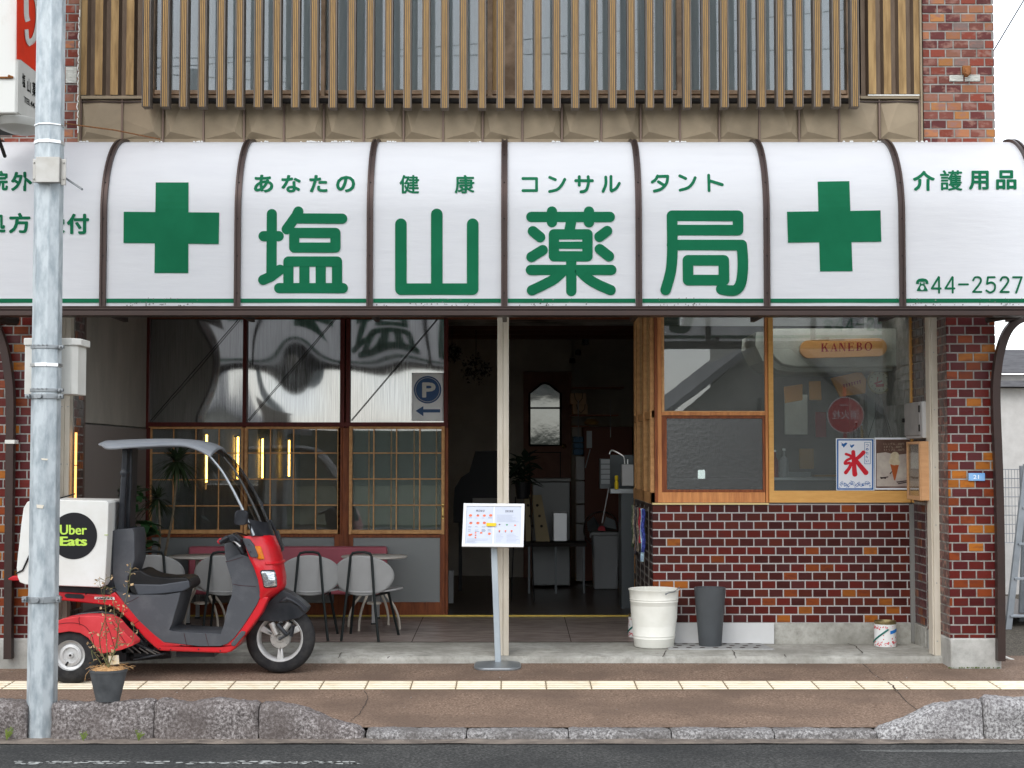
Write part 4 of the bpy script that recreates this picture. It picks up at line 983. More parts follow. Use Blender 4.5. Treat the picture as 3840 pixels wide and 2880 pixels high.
# bracket plate with the short rod
z0, z1 = Z(684, 8.97), Z(588, 8.97); x0, x1 = X(134, 8.97, 640), X(223, 8.97, 640); xe0, xe1 = X(123, 9.0, 640), X(248, 9.0, 640)
m = MB(); m.box(x0, x1, 8.965, 9.01, z0, z1); m.box(xe0, x0, 8.995, 9.004, z0 + .004, z1 - .008); m.box(x1, xe1, 8.995, 9.004, z0 - .012, z1 - .008)
for x in (xe0 + .008, xe1 - .012):
    for z in (z0 + .025, z1 - .03): m.lathe([(0, -.008), (.006, -.008), (.006, 0), (0, .001)], (x, 8.995, z), 6, 'y')
m.build('bracket_plate', M('dull_steel', (.50, .49, .46), .5, .5, col2=(.40, .38, .34), ns=6), Pp, bevel=.003)
m = MB(); m.tube([pt(246, 668, 9.1), pt(308, 710, 8.85)], .0065, 8); m.build('step_rod', MATS['galv_plain'], Pp)
# ivory box strapped behind the pole
z0, z1 = Z(1480, 9.25), Z(1273, 9.25); x0, x1 = X(101, 9.25, 1400), X(294, 9.25, 1400)
m = MB(); m.box(x0 + .001, x1 - .03, 9.2, 9.42, z0, z1); m.prism([(x1 - .03, 9.2, z0), (x1, 9.24, z0), (x1, 9.42, z0), (x1 - .03, 9.42, z0)], 2, z0, z1)
o = m.build('meter_cabinet', MATS['ivory_box'], Pp, bevel=.004)
m = MB(); m.prism([(x0 - .004, 9.19, z1), (x1 - .022, 9.19, z1), (x1 + .018, 9.24, z1), (x1 + .018, 9.44, z1), (x0 - .004, 9.44, z1)], 2, z1 - .038, z1 + .004); m.build('cabinet_lid', MATS['ivory_box'], o, bevel=.005)
# tape remnants
m = MB(); M('tape', (.72, .66, .55), .7)
for (x, y, w_, h_) in [(152, 1718, 26, 8), (134, 1892, 28, 15)]:
    p = pt(x, y, 9.0); cx, r = pole_at(p.z); m.add([(p.x, PY0 - r * .985 - .006, p.z), (p.x + w_ * .0016, PY0 - r * .985 - .006, p.z - .004), (p.x + w_ * .0013, PY0 - r * .985 - .006, p.z - h_ * .0016), (p.x + .003, PY0 - r * .985 - .006, p.z - h_ * .0013)], [(0, 1, 2, 3)])
m.build('tape_remnant', MATS['tape'], Pp)
# rusty tension wire from the pole to the front
m = MB(); m.tube([pt(235, 462, 9.12), pt(430, 488, 9.9), pt(600, 522, 10.9)], .0045, 6); tag(m.build('stay_wire', MATS['rust']), 'rusty stay wire running from the steel pole to the metal front', 'wire')
# ============================================================ projecting light-box sign at upper left
SB = thing('projecting_sign', 'rust-streaked white projecting light-box sign with a red panel, top left', 'sign', (-3.2, 10.0, Z(430, 9.8)))
sx = X(62, 9.8, 300); dn, df = 9.8, 10.42
M('sign_box', (.72, .72, .68), .5, col2=(.55, .50, .42), ns=6, nd=7, lo=.55, hi=.8, stretch=(1, 1, .4)); M('sign_face', (.58, .58, .55), .4, col2=(.50, .50, .47), ns=4, nd=6); M('sign_red', (.70, .035, .012), .45, col2=(.58, .03, .012), ns=5); M('sign_black', (.015, .015, .015), .5)
zs0 = Z(425, dn)
m = MB(); m.box(sx - .30, sx, dn, df, zs0, ztop + .5); m.build('box_body', MATS['sign_box'], SB, bevel=.01)
m = MB(); m.box(sx - .001, sx + .006, dn + .01, df - .01, zs0 + .01, ztop + .5); fa = m.build('sign_face', MATS['sign_face'], SB)
fx = sx + .0068
def fp(px, py, o_=0.):
    """photo pixel to a point on the sign face plane x = fx"""
    lo, hi = 9.0, 12.0
    d = fx * F / (px - 1920)
    for _ in range(6): d = d * fx / pt(px, py, d).x
    p = pt(px, py, d); p.x = fx + o_; return p
def fpoly(mb, pts, o_=0.):
    tri = tessellate_polygon([[Vector((x, -y, 0)) for x, y in pts]]); mb.add([fp(x, y, o_) for x, y in pts], [tuple(t) for t in tri])
m = MB(); fpoly(m, [(63, -60), (78, -60), (78, 225), (142, 275), (160, 289), (172, 298), (172, -60), (63, -60)][:-1]); m.v = m.v
m.f = []; m.c = []
m.f = [[0, 1, 2], [1, 6, 5], [1, 5, 2]]; m.v = [fp(63, -60), fp(172, -60), fp(172, 298), fp(78, 224), fp(63, 222)]; m.f = [[0, 1, 2, 3, 4]]; m.c = [None]
m.build('red_field', MATS['sign_red'], fa)
m = MB()   # white brushed letter on the red field
def fstroke(mb, pts, w_, o_):
    P = [(p.x, p.y) for p in cat([(x, y, 0) for x, y in pts], 8)]
    for i, (a_, b_) in enumerate(zip(P, P[1:])):
        dx, dy = b_[0] - a_[0], b_[1] - a_[1]; l = math.hypot(dx, dy) or 1; nx, ny = -dy / l * w_ / 2, dx / l * w_ / 2
        mb.add([fp(a_[0] + nx * .7, a_[1] + ny, o_ + i * .00006), fp(b_[0] + nx * .7, b_[1] + ny, o_ + i * .00006), fp(b_[0] - nx * .7, b_[1] - ny, o_ + i * .00006), fp(a_[0] - nx * .7, a_[1] - ny, o_ + i * .00004)], [(0, 1, 2, 3)])
fstroke(m, [(98, -40), (98, 20), (99, 60), (104, 80)], 26, .0008); fstroke(m, [(104, -10), (120, -25), (137, 5), (141, 60), (136, 110), (122, 150), (104, 160)], 26, .0035); fstroke(m, [(96, 110), (100, 150), (112, 168)], 20, .0065)
m.build('white_letter', MATS['sign_face'], fa)
m = MB()
for ch, (x0, x1, y0, y1, sl_) in {'塩': (83, 95, 272, 324, 6), '山': (102, 115, 292, 345, 6), '薬': (121, 136, 305, 360, 6), '局': (142, 157, 322, 376, 6)}.items():
    text_on(m, ch, lambda u, v: fp(x0 + (x1 - x0) * u, y1 + (y0 - y1) * v + sl_ * u, .0006), .02)
text_on(m, 'TEL44-2527', lambda u, v: fp(89 + (166 - 89) * u, 382 + (360 - 382) * v + 50 * u, .0006), .01)
m.build('black_lettering', MATS['sign_black'], fa)
m = MB(); z_ = Z(292, dn); m.tube([(sx - .32, dn - .008, z_), (sx - .03, dn - .008, z_)], .007, 6); m.tube([(sx - .05, dn - .01, z_ + .012), (sx - .02, dn - .01, z_)], .008, 6)
m.build('rusty_bar', MATS['rust'], SB)
m = MB(); p = pt(90, 462, 10.0); m.lathe([(0.0, -.05), (.06, -.045), (.12, -.02), (.14, .02), (.14, .03)], (sx - .05, 10.05, zs0 - .03), 28, 'z', (1.1, 1.6)); m.build('lamp_cover', MATS['sign_face'], SB, smooth=True)
m = MB(); m.box(sx - .35, sx - .02, dn + .05, df, zs0 - .012, zs0); m.tube([(sx - .25, 9.85, zs0 - .02), (sx - .16, 9.95, zs0 - .13), (sx - .2, 10.2, zs0 - .2)], .012, 8); m.build('underside_frame', MATS['seam_black'], SB)
# ============================================================ delivery scooter with roof
SY = 10.82
def sp(px, py, lat=0.): return pt(px, py, SY + lat)
SC = thing('delivery_scooter', 'red three-wheeled delivery scooter with roof canopy parked behind the steel pole', 'scooter', (X(650, SY, 2500), SY, gz(SY)))
M('scooter_red', (.66, .010, .020), .28, spec=.4, rvar=.2, col2=(.50, .014, .02), ns=7, nd=8, coat=.25, bump=.02, bs=40); M('faded_red', (.66, .065, .075), .45, col2=(.55, .04, .045), ns=4, nd=5)
M('grey_plastic', (.075, .079, .088), .55, col2=(.13, .133, .14), ns=5, nd=6, lo=.5, hi=.85, bump=.12, bs=90); M('black_plastic', (.012, .0135, .017), .3, spec=.3, col2=(.04, .042, .048), ns=5); M('black_vinyl', (.010, .010, .011), .42, col2=(.018, .017, .017), ns=6, bump=.1, bs=60)
M('tyre', (.018, .018, .02), .75, col2=(.035, .034, .034), ns=20, bump=.3, bs=70); M('alloy', (.66, .66, .65), .4, .35, col2=(.52, .52, .51), ns=14); M('cast_alloy', (.50, .49, .465), .5, .35, col2=(.36, .35, .33), ns=14)
M('roof_plastic', (.20, .215, .235), .4, col2=(.27, .285, .30), ns=4, stretch=(.5, 3, 3)); M('box_white', (.74, .74, .71), .45, col2=(.66, .65, .60), ns=4, nd=6); M('decal_black', (.012, .012, .014), .45); M('decal_lime', (.50, .72, .10), .5)
M('amber_lens', (.75, .22, .01), .15, col2=(.55, .13, .01), ns=30); M('lamp_glass', (.75, .78, .80), .06, .75, col2=(.35, .38, .40), ns=30, stretch=(1, 1, 3)); M('tail_red', (.5, .02, .03), .3)
glassmat('windshield_clear', (.58, .56, .54), .10, .02)
def sprism(nm, pts, w_, mat, parent=None, lat=0., bevel=.015, bseg=3, near=None):
    """side outline traced on the near face, extruded across the scooter"""
    a_ = lat - w_; m = MB(); m.prism([(sp(x, y, a_).x, 0, sp(x, y, a_).z) for x, y in pts], 1, SY + lat - w_, SY + lat + w_)
    return m.build(nm, mat, parent or SC, bevel=bevel, bseg=bseg, smooth=True)
sprism('body_panel', [(125, 2209), (217, 2219), (409, 2231), (430, 2219), (470, 2260), (524, 2325), (579, 2376), (615, 2405), (745, 2421), (824, 2421), (850, 2412), (875, 2391), (907, 2351), (936, 2307), (962, 2264), (972, 2235), (1008, 2240), (980, 2300), (954, 2336), (918, 2383), (882, 2430), (868, 2443), (846, 2450), (600, 2441), (579, 2427), (543, 2394), (499, 2344), (452, 2297), (416, 2271), (307, 2260), (217, 2250), (125, 2240)], .205, MATS['scooter_red'])
sprism('floor_cover', [(432, 2215), (470, 2225), (492, 2232), (614, 2232), (676, 2222), (669, 2253), (655, 2300), (644, 2340), (633, 2362), (648, 2368), (745, 2374), (828, 2377), (839, 2344), (853, 2275), (868, 2235), (872, 2202), (868, 2174), (853, 2127), (846, 2105), (900, 2078), (936, 2090), (958, 2119), (973, 2163), (981, 2202), (978, 2231), (964, 2264), (938, 2307), (909, 2351), (877, 2393), (852, 2414), (824, 2423), (745, 2423), (613, 2407), (576, 2378), (521, 2327), (467, 2262)], .212, MATS['grey_plastic'], bevel=.012)
sprism('handle_column', [(850, 2112), (842, 2075), (840, 2047), (845, 2022), (858, 2008), (876, 2006), (893, 2022), (905, 2045), (918, 2074), (912, 2092)], .09, MATS['grey_plastic'], bevel=.02)
# front fairing: lofted nose
rows = [(2004, 913, 1024), (2012, 912, 1030), (2022, 914, 1034), (2050, 922, 1046), (2085, 934, 1056), (2119, 952, 1062), (2163, 967, 1070), (2195, 973, 1070), (2213, 973, 1060), (2235, 970, 1030), (2262, 958, 1000)]
hwF = .235
def fair(u, v):
    k = v * (len(rows) - 1); i = min(int(k), len(rows) - 2); f = k - i; a_, b_ = rows[i], rows[i + 1]
    py, xb, xf = [a_[j] + (b_[j] - a_[j]) * f for j in range(3)]
    z = sp(1000, py).z; X0 = sp(xb, py, -hwF).x; X1 = sp(xf, py, 0).x; t = (u - .5) * math.pi
    w_ = hwF * (1 - .12 * abs(v - .5)) * (1 if v < .75 else 1 - (v - .75) * .5)
    c_, s_ = math.cos(t), math.sin(t)
    return Vector((X0 + (X1 - X0) * (abs(c_) ** .75), SY + w_ * math.copysign(abs(s_) ** .8, s_), z))
m = MB(); m.grid(fair, 48, 30); N_ = len(m.v)
o_f = m.build('front_fairing', MATS['scooter_red'], SC, smooth=True, ang=70)
so_ = o_f.modifiers.new('s', 'SOLIDIFY'); so_.thickness = .012; so_.offset = -1
m = MB(); vs = [fair(k / 20, 0.0) + Vector((0, 0, -.004)) for k in range(21)]; m.add(vs, [tuple(range(21))]); m.build('dash_top', MATS['black_plastic'], SC)
def fpatch(nm, u0, u1, v0, v1, mat, off=.006, parent=None, bev=.006):
    m = MB(); n = 10
    def g(u, v):
        U, V = u0 + (u1 - u0) * u, v0 + (v1 - v0) * v; p = fair(U, V); e = 1e-3
        n_ = (fair(U + e, V) - fair(U - e, V)).cross(fair(U, V + e) - fair(U, V - e)).normalized()
        if n_.y > 0 and u1 <= .5: n_ = -n_
        # rounded corners
        cx, cy = abs(u - .5) * 2, abs(v - .5) * 2; k = 1.0
        if cx > .75 and cy > .75: q = math.hypot(cx - .75, cy - .75) / .25; k = 1 / q if q > 1 else 1
        if k < 1:
            U = u0 + (u1 - u0) * (.5 + math.copysign((.75 + (cx - .75) * k) / 2, u - .5)); V = v0 + (v1 - v0) * (.5 + math.copysign((.75 + (cy - .75) * k) / 2, v - .5)); p = fair(U, V)
        return p + n_ * (off + .004 * math.cos((u - .5) * math.pi) * math.cos((v - .5) * math.pi))
    m.grid(g, n, n); o = m.build(nm, mat, parent or SC, smooth=True); s_ = o.modifiers.new('s', 'SOLIDIFY'); s_.thickness = off * 1.6; s_.offset = 0; return o
def uof(frac, near=True):   # nose fraction to u
    t = math.acos(min(1, frac ** (1 / .75))); return .5 - t / math.pi
def vof(py):
    for i in range(len(rows) - 1):
        if rows[i][0] <= py <= rows[i + 1][0]: return (i + (py - rows[i][0]) / (rows[i + 1][0] - rows[i][0])) / (len(rows) - 1)
    return 0
fpatch('headlight_rim', uof(.20), uof(.76), vof(2129), vof(2194), MATS['black_plastic'], .003)
hl = fpatch('headlight', uof(.235), uof(.735), vof(2133), vof(2190), MATS['lamp_glass'], .0075)
fpatch('turn_signal', uof(.30), uof(.52), vof(2042), vof(2090), MATS['amber_lens'], .006)
hl2 = fpatch('headlight', 1 - uof(.235), 1 - uof(.735), vof(2133), vof(2190), MATS['lamp_glass'], -.0075)
m = MB(); m.prism([(sp(x, y, -.245).x, 0, sp(x, y, -.245).z) for x, y in [(908, 2018), (935, 2021), (953, 2045), (968, 2083), (966, 2092), (938, 2088), (925, 2060)]], 1, SY - .255, SY - .215)
m.build('side_bracket_cover', MATS['grey_plastic'], SC, bevel=.008)
m = MB()
for (x, y) in [(934, 2043), (940, 2069)]: m.lathe([(0, -.002), (.005, -.002), (.005, .004)], (sp(x, y, -.256).x, SY - .256, sp(x, y, -.256).z), 8, 'y')
m.build('screw', MATS['black_plastic'], SC)
# raised ridge on fairing under the signal
m = MB(); P = [fair(k / 24, vof(2106 - 0 * k)) + Vector((.004, 0, 0)) for k in range(3, 22)]; m.tube(P, .010, 8); m.build('fairing_ridge', MATS['scooter_red'], SC, smooth=True)
sprism('trim_pad', [(866, 2412), (905, 2366), (921, 2368), (918, 2380), (880, 2424), (868, 2422)], .012, MATS['grey_plastic'], lat=-.20, bevel=.005)
# front fender
sprism('front_fender', [(1000, 2262), (1030, 2238), (1058, 2214), (1088, 2226), (1124, 2251), (1155, 2280), (1147, 2296), (1137, 2307), (1121, 2318), (1070, 2330), (1020, 2331), (966, 2327), (978, 2305)], .085, MATS['black_plastic'], bevel=.028, bseg=4)
sprism('fender_ridge', [(1075, 2236), (1100, 2248), (1128, 2268), (1148, 2290), (1140, 2300), (1112, 2272), (1085, 2258), (1040, 2262), (1060, 2244)], .096, MATS['black_plastic'], bevel=.02, bseg=3)
# wheels
def wheel(cx, cy, rt, rr, wd, lat, front):
    c = sp(cx, cy, lat); T_ = 'front_wheel' if front else 'rear_wheel'
    m = MB(); h = wd / 2; prof_ = []
    for k in range(13):
        a_ = math.pi * k / 12; prof_.append((rr + (rt - rr) * max(.0, math.sin(a_)) ** .6, -h * math.cos(a_)))
    prof_ = [(rr * .97, -h * .8)] + prof_ + [(rr * .97, h * .8)]
    m.lathe(prof_, c, 72, 'y', close=False); ty = m.build('tyre', MATS['tyre'], SC, smooth=True, ang=50)
    m = MB()
    if front:
        m.lathe([(rr * 1.03, -h * .82), (rr * .95, -h * .85), (rr * .90, -h * .7), (rr * .86, -h * .4), (rr * .84, h * .4), (rr * .95, h * .85), (rr * 1.03, h * .82)], c, 64, 'y', close=False)
        rim = m.build('rim', MATS['alloy'], SC, smooth=True, ang=40)
        sm = MB()
        for an in (-90, 28, 152):
            a_ = R(an); ux = Vector((math.cos(a_), 0, math.sin(a_))); uz = Vector((-math.sin(a_), 0, math.cos(a_)))
            for s_ in (-1, 1):
                sm = MB() if s_ == -1 else sm; sm.obox(c + ux * rr * .65 + uz * s_ * .006 + Vector((0, -h * .25, 0)), (ux + uz * s_ * .12).normalized(), (0, 1, 0), (uz - ux * s_ * .12).normalized(), rr * .27, .018, .013)
            sm.build('spoke', MATS['alloy'], rim, bevel=.006)
        hm = MB(); hm.lathe([(0, -h * .95), (rr * .16, -h * .95), (rr * .18, -h * .82), (rr * .40, -h * .75), (rr * .43, -h * .55), (rr * .43, h * .6), (0, h * .6)], c, 48, 'y'); hm.build('hub_drum', MATS['cast_alloy'], rim, smooth=True, ang=35)
        bm_ = MB(); bm_.lathe([(0, -h * 1.25), (.013, -h * 1.25), (.013, -h * .9)], c, 8, 'y')
        for k in range(7): a_ = R(20 + 51 * k); bm_.lathe([(0, -h * .82), (.004, -h * .82), (.004, -h * .6)], c + Vector((math.cos(a_) * rr * .36, 0, math.sin(a_) * rr * .36)), 6, 'y')
        bm_.build('axle_nut', M('bolt_grey', (.25, .25, .24), .4, .8), rim)
    else:
        m.lathe([(rr * 1.04, -h * .85), (rr * .96, -h * .88), (rr * .92, -h * .55), (rr * .74, -h * .45), (rr * .70, -h * .62), (rr * .52, -h * .68), (rr * .45, -h * .5), (rr * .18, -h * .5), (rr * .17, -h * .68), (rr * .06, -h * .72), (0, -h * .7)], c, 64, 'y', close=False)
        rim = m.build('rim', MATS['alloy'], SC, smooth=True, ang=40)
        b_ = MB(); b_.tube([c + Vector((-.03, -h * .6, -.065)), c + Vector((-.012, -h * .9, -.045))], .007, 8); b_.lathe([(0, -h * .78), (.008, -h * .78), (.008, -h * .6)], c, 6, 'y'); b_.build('valve', MATS['tyre'], rim)
fc = (1053, 2392)
wheel(*fc, .2415, .165, .10, 0, True)
RL = -.36
wheel(271, 2454, .197, .104, .135, RL, False); wheel(271 + 8, 2452 - 18, .197, .104, .135, .36, False)
# front suspension
m = MB(); c = sp(*fc, 0)
for s_ in (-1,):
    y = SY - .062
    m.tube([(sp(1018, 2335, -.06).x, y, sp(1018, 2335, -.06).z), (c.x - .02, y, c.z + .03)], .022, 10)
    m.tube([(sp(1085, 2335, -.06).x, y, sp(1085, 2335, -.06).z), (c.x + .022, y, c.z + .045)], .02, 10)
m.build('fork_arm', MATS['cast_alloy'], SC, smooth=True)
m = MB(); y = SY - .088
m.tube([(sp(1105, 2345, -.08).x, y, sp(1105, 2345, -.08).z), (sp(1078, 2380, -.08).x, y, sp(1078, 2380, -.08).z), (c.x, y, c.z)], .009, 8); m.tube([(sp(1040, 2340, -.08).x, y, sp(1040, 2340, -.08).z), (sp(1075, 2380, -.08).x, y, sp(1075, 2380, -.08).z)], .015, 8)
m.tube([(sp(1100, 2345, -.08).x, y, sp(1100, 2345, -.08).z), (sp(1092, 2385, -.08).x, y, sp(1092, 2385, -.08).z)], .014, 8)
for q in ((1100, 2347), (1076, 2381)): p = sp(*q, -.09); m.lathe([(0, -.016), (.007, -.016), (.007, 0)], (p.x, SY - .09, p.z), 8, 'y')
m.build('suspension_link', MATS['black_plastic'], SC, smooth=True)
# roof: arched sheet
topc = [(386, 1668), (411, 1656), (440, 1655), (484, 1652), (594, 1649), (696, 1650), (757, 1657), (798, 1667), (828, 1682)]
botc = [(386, 1670), (402, 1680), (436, 1680), (472, 1677), (594, 1670), (676, 1669.5), (716, 1676), (757, 1691), (788, 1711)]
hwR = .27
Tc = cat([(x, y, 0) for x, y in topc], 5); Bc = cat([(x, y, 0) for x, y in botc], 5)
def sheet(Tc, Bc, hw, ex=2.0, n=12, thick=.010):
    def g(u, v):
        i = int(round(u * (len(Tc) - 1))); s_ = (v - .5) * 2; k = abs(s_) ** ex
        a_ = sp(Tc[i].x, Tc[i].y, 0); e_ = sp(Bc[i].x, Bc[i].y, -hw)
        return Vector((a_.x + (e_.x - a_.x) * k, SY + hw * s_, a_.z + (e_.z - a_.z) * k))
    return g
g = sheet(Tc, Bc, hwR, 3.5); m = MB(); m.grid(g, len(Tc) - 1, 16); o = m.build('roof', MATS['roof_plastic'], SC, smooth=True, solid=.014, ang=60)
for s_ in (0, 1): m = MB(); m.tube([g(k / 24, s_) for k in range(25)], .011, 8); m.build('roof_edge', MATS['roof_plastic'], SC, smooth=True)
Wt = cat([(x, y, 0) for x, y in [(826, 1681), (858, 1706), (891, 1742), (920, 1783), (960, 1852), (1001, 1942), (1026, 2010)]], 5)
Wb = cat([(x, y, 0) for x, y in [(786, 1710), (806, 1733), (830, 1763), (851, 1797), (879, 1848), (918, 1928), (952, 2008)]], 5)
g = sheet(Wt, Wb, .24, 2.2); m = MB(); m.grid(g, len(Wt) - 1, 20); m.build('windshield', MATS['windshield_clear'], SC, smooth=True, ang=80)
nW = len(Wt) - 1; M('edge_grey', (.42, .45, .47), .25, .4)
for s_ in (0, 1): m = MB(); m.tube([g(k / nW, s_) for k in range(nW + 1)], [.007 + .003 * k / nW for k in range(nW + 1)], 8); m.build('windshield_edge', MATS['edge_grey'], SC, smooth=True)
m = MB(); m.tube([g(0, k / 16) for k in range(17)], .010, 8); m.build('windshield_seal', MATS['roof_plastic'], SC, smooth=True)
m = MB(); m.tube([g(k / nW, .5) + Vector((.002, 0, 0)) for k in range(int(nW * .25), nW + 1)], .0035, 6)
m.build('windshield_crease', MATS['black_plastic'], SC, smooth=True)
m = MB(); m.grid(lambda u, v: g(.86 + .14 * u, v) + Vector((.004, 0, 0)), 6, 20); m.build('lower_mask', MATS['black_plastic'], SC, smooth=True)
# wiper and mirrors
def mirror(cx, cy, w_, h_, lat, stem):
    m = MB(); p = sp(cx, cy, lat); hx, hz = w_ / 2 / F * SY, h_ / 2 / F * SY
    m.prism([(p.x + hx * a_, 0, p.z + hz * b_) for a_, b_ in [(-1, -.85), (-.9, .7), (-.6, 1), (.7, 1), (1, .7), (.9, -.7), (.6, -1), (-.6, -1)]], 1, p.y - .02, p.y + .025)
    o = m.build('mirror', MATS['black_plastic'], SC, bevel=.012, bseg=3); s_ = MB(); s_.tube([p + Vector((hx * .7, 0, -hz * .6))] + [sp(x, y, l) for x, y, l in stem], .007, 8); s_.build('mirror_stem', MATS['black_plastic'], o, smooth=True)
mirror(905, 1941, 52, 54, -.27, [(938, 1965, -.25), (942, 1995, -.24), (948, 2012, -.24)])
m = MB(); m.tube([sp(1012, 1950, .1), sp(1034, 1995, .14), (sp(1048, 2040, .18))], .012, 8); m.tube([sp(960, 1852, .2), sp(985, 1890, .22), sp(990, 1935, .22)], .006, 6)
m.prism([(sp(x, y, .2).x, 0, sp(x, y, .2).z) for x, y in [(1038, 1990), (1046, 1988), (1058, 2030), (1067, 2055), (1063, 2066), (1048, 2072), (1042, 2050)]], 1, SY + .12, SY + .2)
m.build('wiper_motor', MATS['black_plastic'], SC, bevel=.004)
# handlebar
m = MB(); m.tube([sp(870, 2022, -.36), sp(866, 2020, -.22), sp(868, 2020, 0), sp(866, 2020, .22), sp(870, 2022, .36)], .017, 10); m.tube([sp(824, 2034, -.30), sp(850, 2018, -.30), sp(880, 2014, -.26)], .019, 10); m.build('handlebar', MATS['black_plastic'], SC, smooth=True)
sprism('handle_shroud', [(834, 2026), (846, 2010), (862, 2004), (884, 2008), (900, 2024), (902, 2036), (880, 2030), (860, 2034), (838, 2040)], .05, MATS['black_plastic'], lat=-.25, bevel=.012)
m = MB(); m.tube([sp(868, 2026, -.31), sp(884, 2034, -.33), sp(898, 2046, -.34)], .0055, 8); m.lathe([(0, -.004), (.007, -.004), (.007, .004), (0, .004)], sp(899, 2047, -.34), 8, 'y'); m.build('brake_lever', MATS['alloy'], SC, smooth=True)
sprism('grip_end', [(812, 2032), (822, 2018), (834, 2020), (836, 2036), (822, 2042)], .03, MATS['tail_red'], lat=-.28, bevel=.006)
# rear pillar, backrest, seat
sprism('roof_pillar', [(458, 1678), (478, 1678), (475, 1760), (474, 1790), (468, 1870), (465, 1990), (442, 1990), (446, 1870), (452, 1770)], .10, MATS['black_plastic'], lat=-.04, bevel=.012)
sprism('roof_pillar', [(479, 1678), (496, 1678), (493, 1770), (492, 1830), (487, 1900), (485, 1990), (466, 1990), (470, 1870), (476, 1780)], .09, MATS['black_plastic'], lat=.03, bevel=.012)
m = MB(); p = sp(461, 1774, -.15); m.lathe([(0, -.03), (.024, -.024), (.030, 0), (.03, .05), (.024, .08)], (p.x, SY - .12, p.z), 16, 'y'); m.build('pillar_knob', MATS['black_plastic'], SC, smooth=True)
sprism('backrest', [(426, 1990), (440, 1985), (498, 1982), (503, 2000), (505, 2100), (494, 2135), (482, 2160), (480, 2222), (455, 2232), (434, 2222), (422, 2170), (421, 2140), (424, 2040)], .165, MATS['grey_plastic'], bevel=.03, bseg=4)
sprism('box_mount', [(401, 2010), (415, 1990), (428, 1990), (424, 2060), (420, 2145), (430, 2220), (395, 2222), (398, 2120)], .17, MATS['black_plastic'], bevel=.01)
sprism('seat', [(477, 2160), (492, 2145), (515, 2138), (532, 2141), (545, 2150), (575, 2162), (622, 2168), (690, 2165), (706, 2172), (715, 2188), (716, 2202), (700, 2216), (660, 2226), (600, 2233), (514, 2236), (492, 2222), (478, 2192)], .17, MATS['black_vinyl'], bevel=.028, bseg=4)
sprism('seat_skirt', [(500, 2190), (600, 2192), (708, 2176), (712, 2204), (690, 2217), (600, 2227), (515, 2231)], .174, M('seat_side', (.05, .054, .064), .4, col2=(.075, .08, .09), ns=5), bevel=.008)
# chassis bits
m = MB()
for a_, b_, r_ in [((400, 2470, 0), (640, 2452, 0), .03), ((470, 2400, -.1), (590, 2450, -.12), .02), ((360, 2480, .1), (520, 2455, .1), .028), ((500, 2370, -.1), (560, 2440, -.1), .022), ((620, 2450, -.15), (500, 2475, -.18), .008)]: m.tube([sp(*a_), sp(*b_)], r_, 8)
for (x, y, w_, h_) in [(520, 2420, .09, .04), (430, 2440, .11, .06), (560, 2440, .08, .03), (470, 2390, .06, .05)]:
    p = sp(x, y, 0); m.box(p.x - w_, p.x + w_, SY - .12, SY + .12, p.z - h_, p.z + h_)
p0, p1 = sp(672, 2452, 0), sp(815, 2452, 0); m.box(p0.x, p1.x, SY - .1, SY + .1, p0.z - .008, p0.z + .03)
m.tube([(sp(271, 2454, 0).x, SY + RL, sp(271, 2454, RL).z), (sp(271, 2454, 0).x, SY + .36, sp(271, 2454, RL).z)], .03, 10)
m.build('engine', MATS['black_plastic'], SC, bevel=.01)
m = MB(); 
for k in range(5): m.tube([sp(470 + k * 26, 2420 + k * 5, -.14), sp(500 + k * 28, 2448 + k * 2, -.15)], .006, 6)
m.build('linkage', M('dirty_metal', (.12, .11, .10), .5, .6), SC)
# rear fenders
fo = [(208, 2330), (240, 2319), (306, 2310), (362, 2310), (400, 2315), (428, 2328), (455, 2360), (485, 2390), (503, 2408), (500, 2420), (452, 2438), (380, 2452), (362, 2440), (352, 2420), (330, 2392), (300, 2374), (258, 2368), (208, 2376), (150, 2400), (150, 2370), (170, 2345)]
for lat in (RL, .36): sprism('rear_fender', fo, .09, MATS['faded_red'], lat=lat, bevel=.03, bseg=4)
sprism('fender_gap', [(232, 2322), (300, 2298), (380, 2290), (430, 2300), (470, 2345), (500, 2400), (400, 2330), (300, 2315)], .20, MATS['black_plastic'], lat=.02, bevel=.01)
sprism('box_tray', [(125, 2197), (390, 2202), (432, 2210), (432, 2222), (405, 2232), (217, 2221), (125, 2209)], .20, MATS['black_plastic'], bevel=.006)
sprism('footstep_slot', [(243, 2228), (250, 2226), (308, 2229), (316, 2238), (312, 2246), (250, 2242), (241, 2236)], .012, MATS['black_plastic'], lat=-.20, bevel=.005)
sprism('name_plate', [(354, 2238), (428, 2239), (430, 2249), (354, 2247)], .003, MATS['box_white'], lat=-.208, bevel=.001)
m = MB(); ptext(m, 'CANOPY', 362, 424, 2240.5, 2246.5, SY - .2125, .02); m.build('plate_text', MATS['decal_black'], SC)
m = MB()
for L_, lt in [([(470, 2262), (500, 2250), (520, 2238)], -.213), ([(690, 2374), (700, 2421)], -.213), ([(770, 2376), (782, 2421)], -.213), ([(846, 2107), (875, 2100), (912, 2088)], -.213), ([(875, 2190), (905, 2196), (960, 2199)], -.213), ([(455, 2304), (478, 2290)], -.206), ([(500, 2342), (524, 2326)], -.206)]:
    P = cat([sp(x, y, lt) for x, y in L_], 4); m.tube(P, .0016, 5)
for lt in (RL - .091,):
    for L_ in ([(298, 2313), (296, 2324), (300, 2345)], [(352, 2420), (345, 2385), (322, 2352), (290, 2338), (250, 2336), (212, 2342)], [(420, 2330), (440, 2365), (470, 2410)], [(395, 2330), (412, 2370), (430, 2430)]): m.tube(cat([sp(x, y, lt) for x, y in L_], 4), .0018, 5)
m.build('panel_seam', M('seam_dark', (.05, .008, .01), .6), SC)
m = MB()
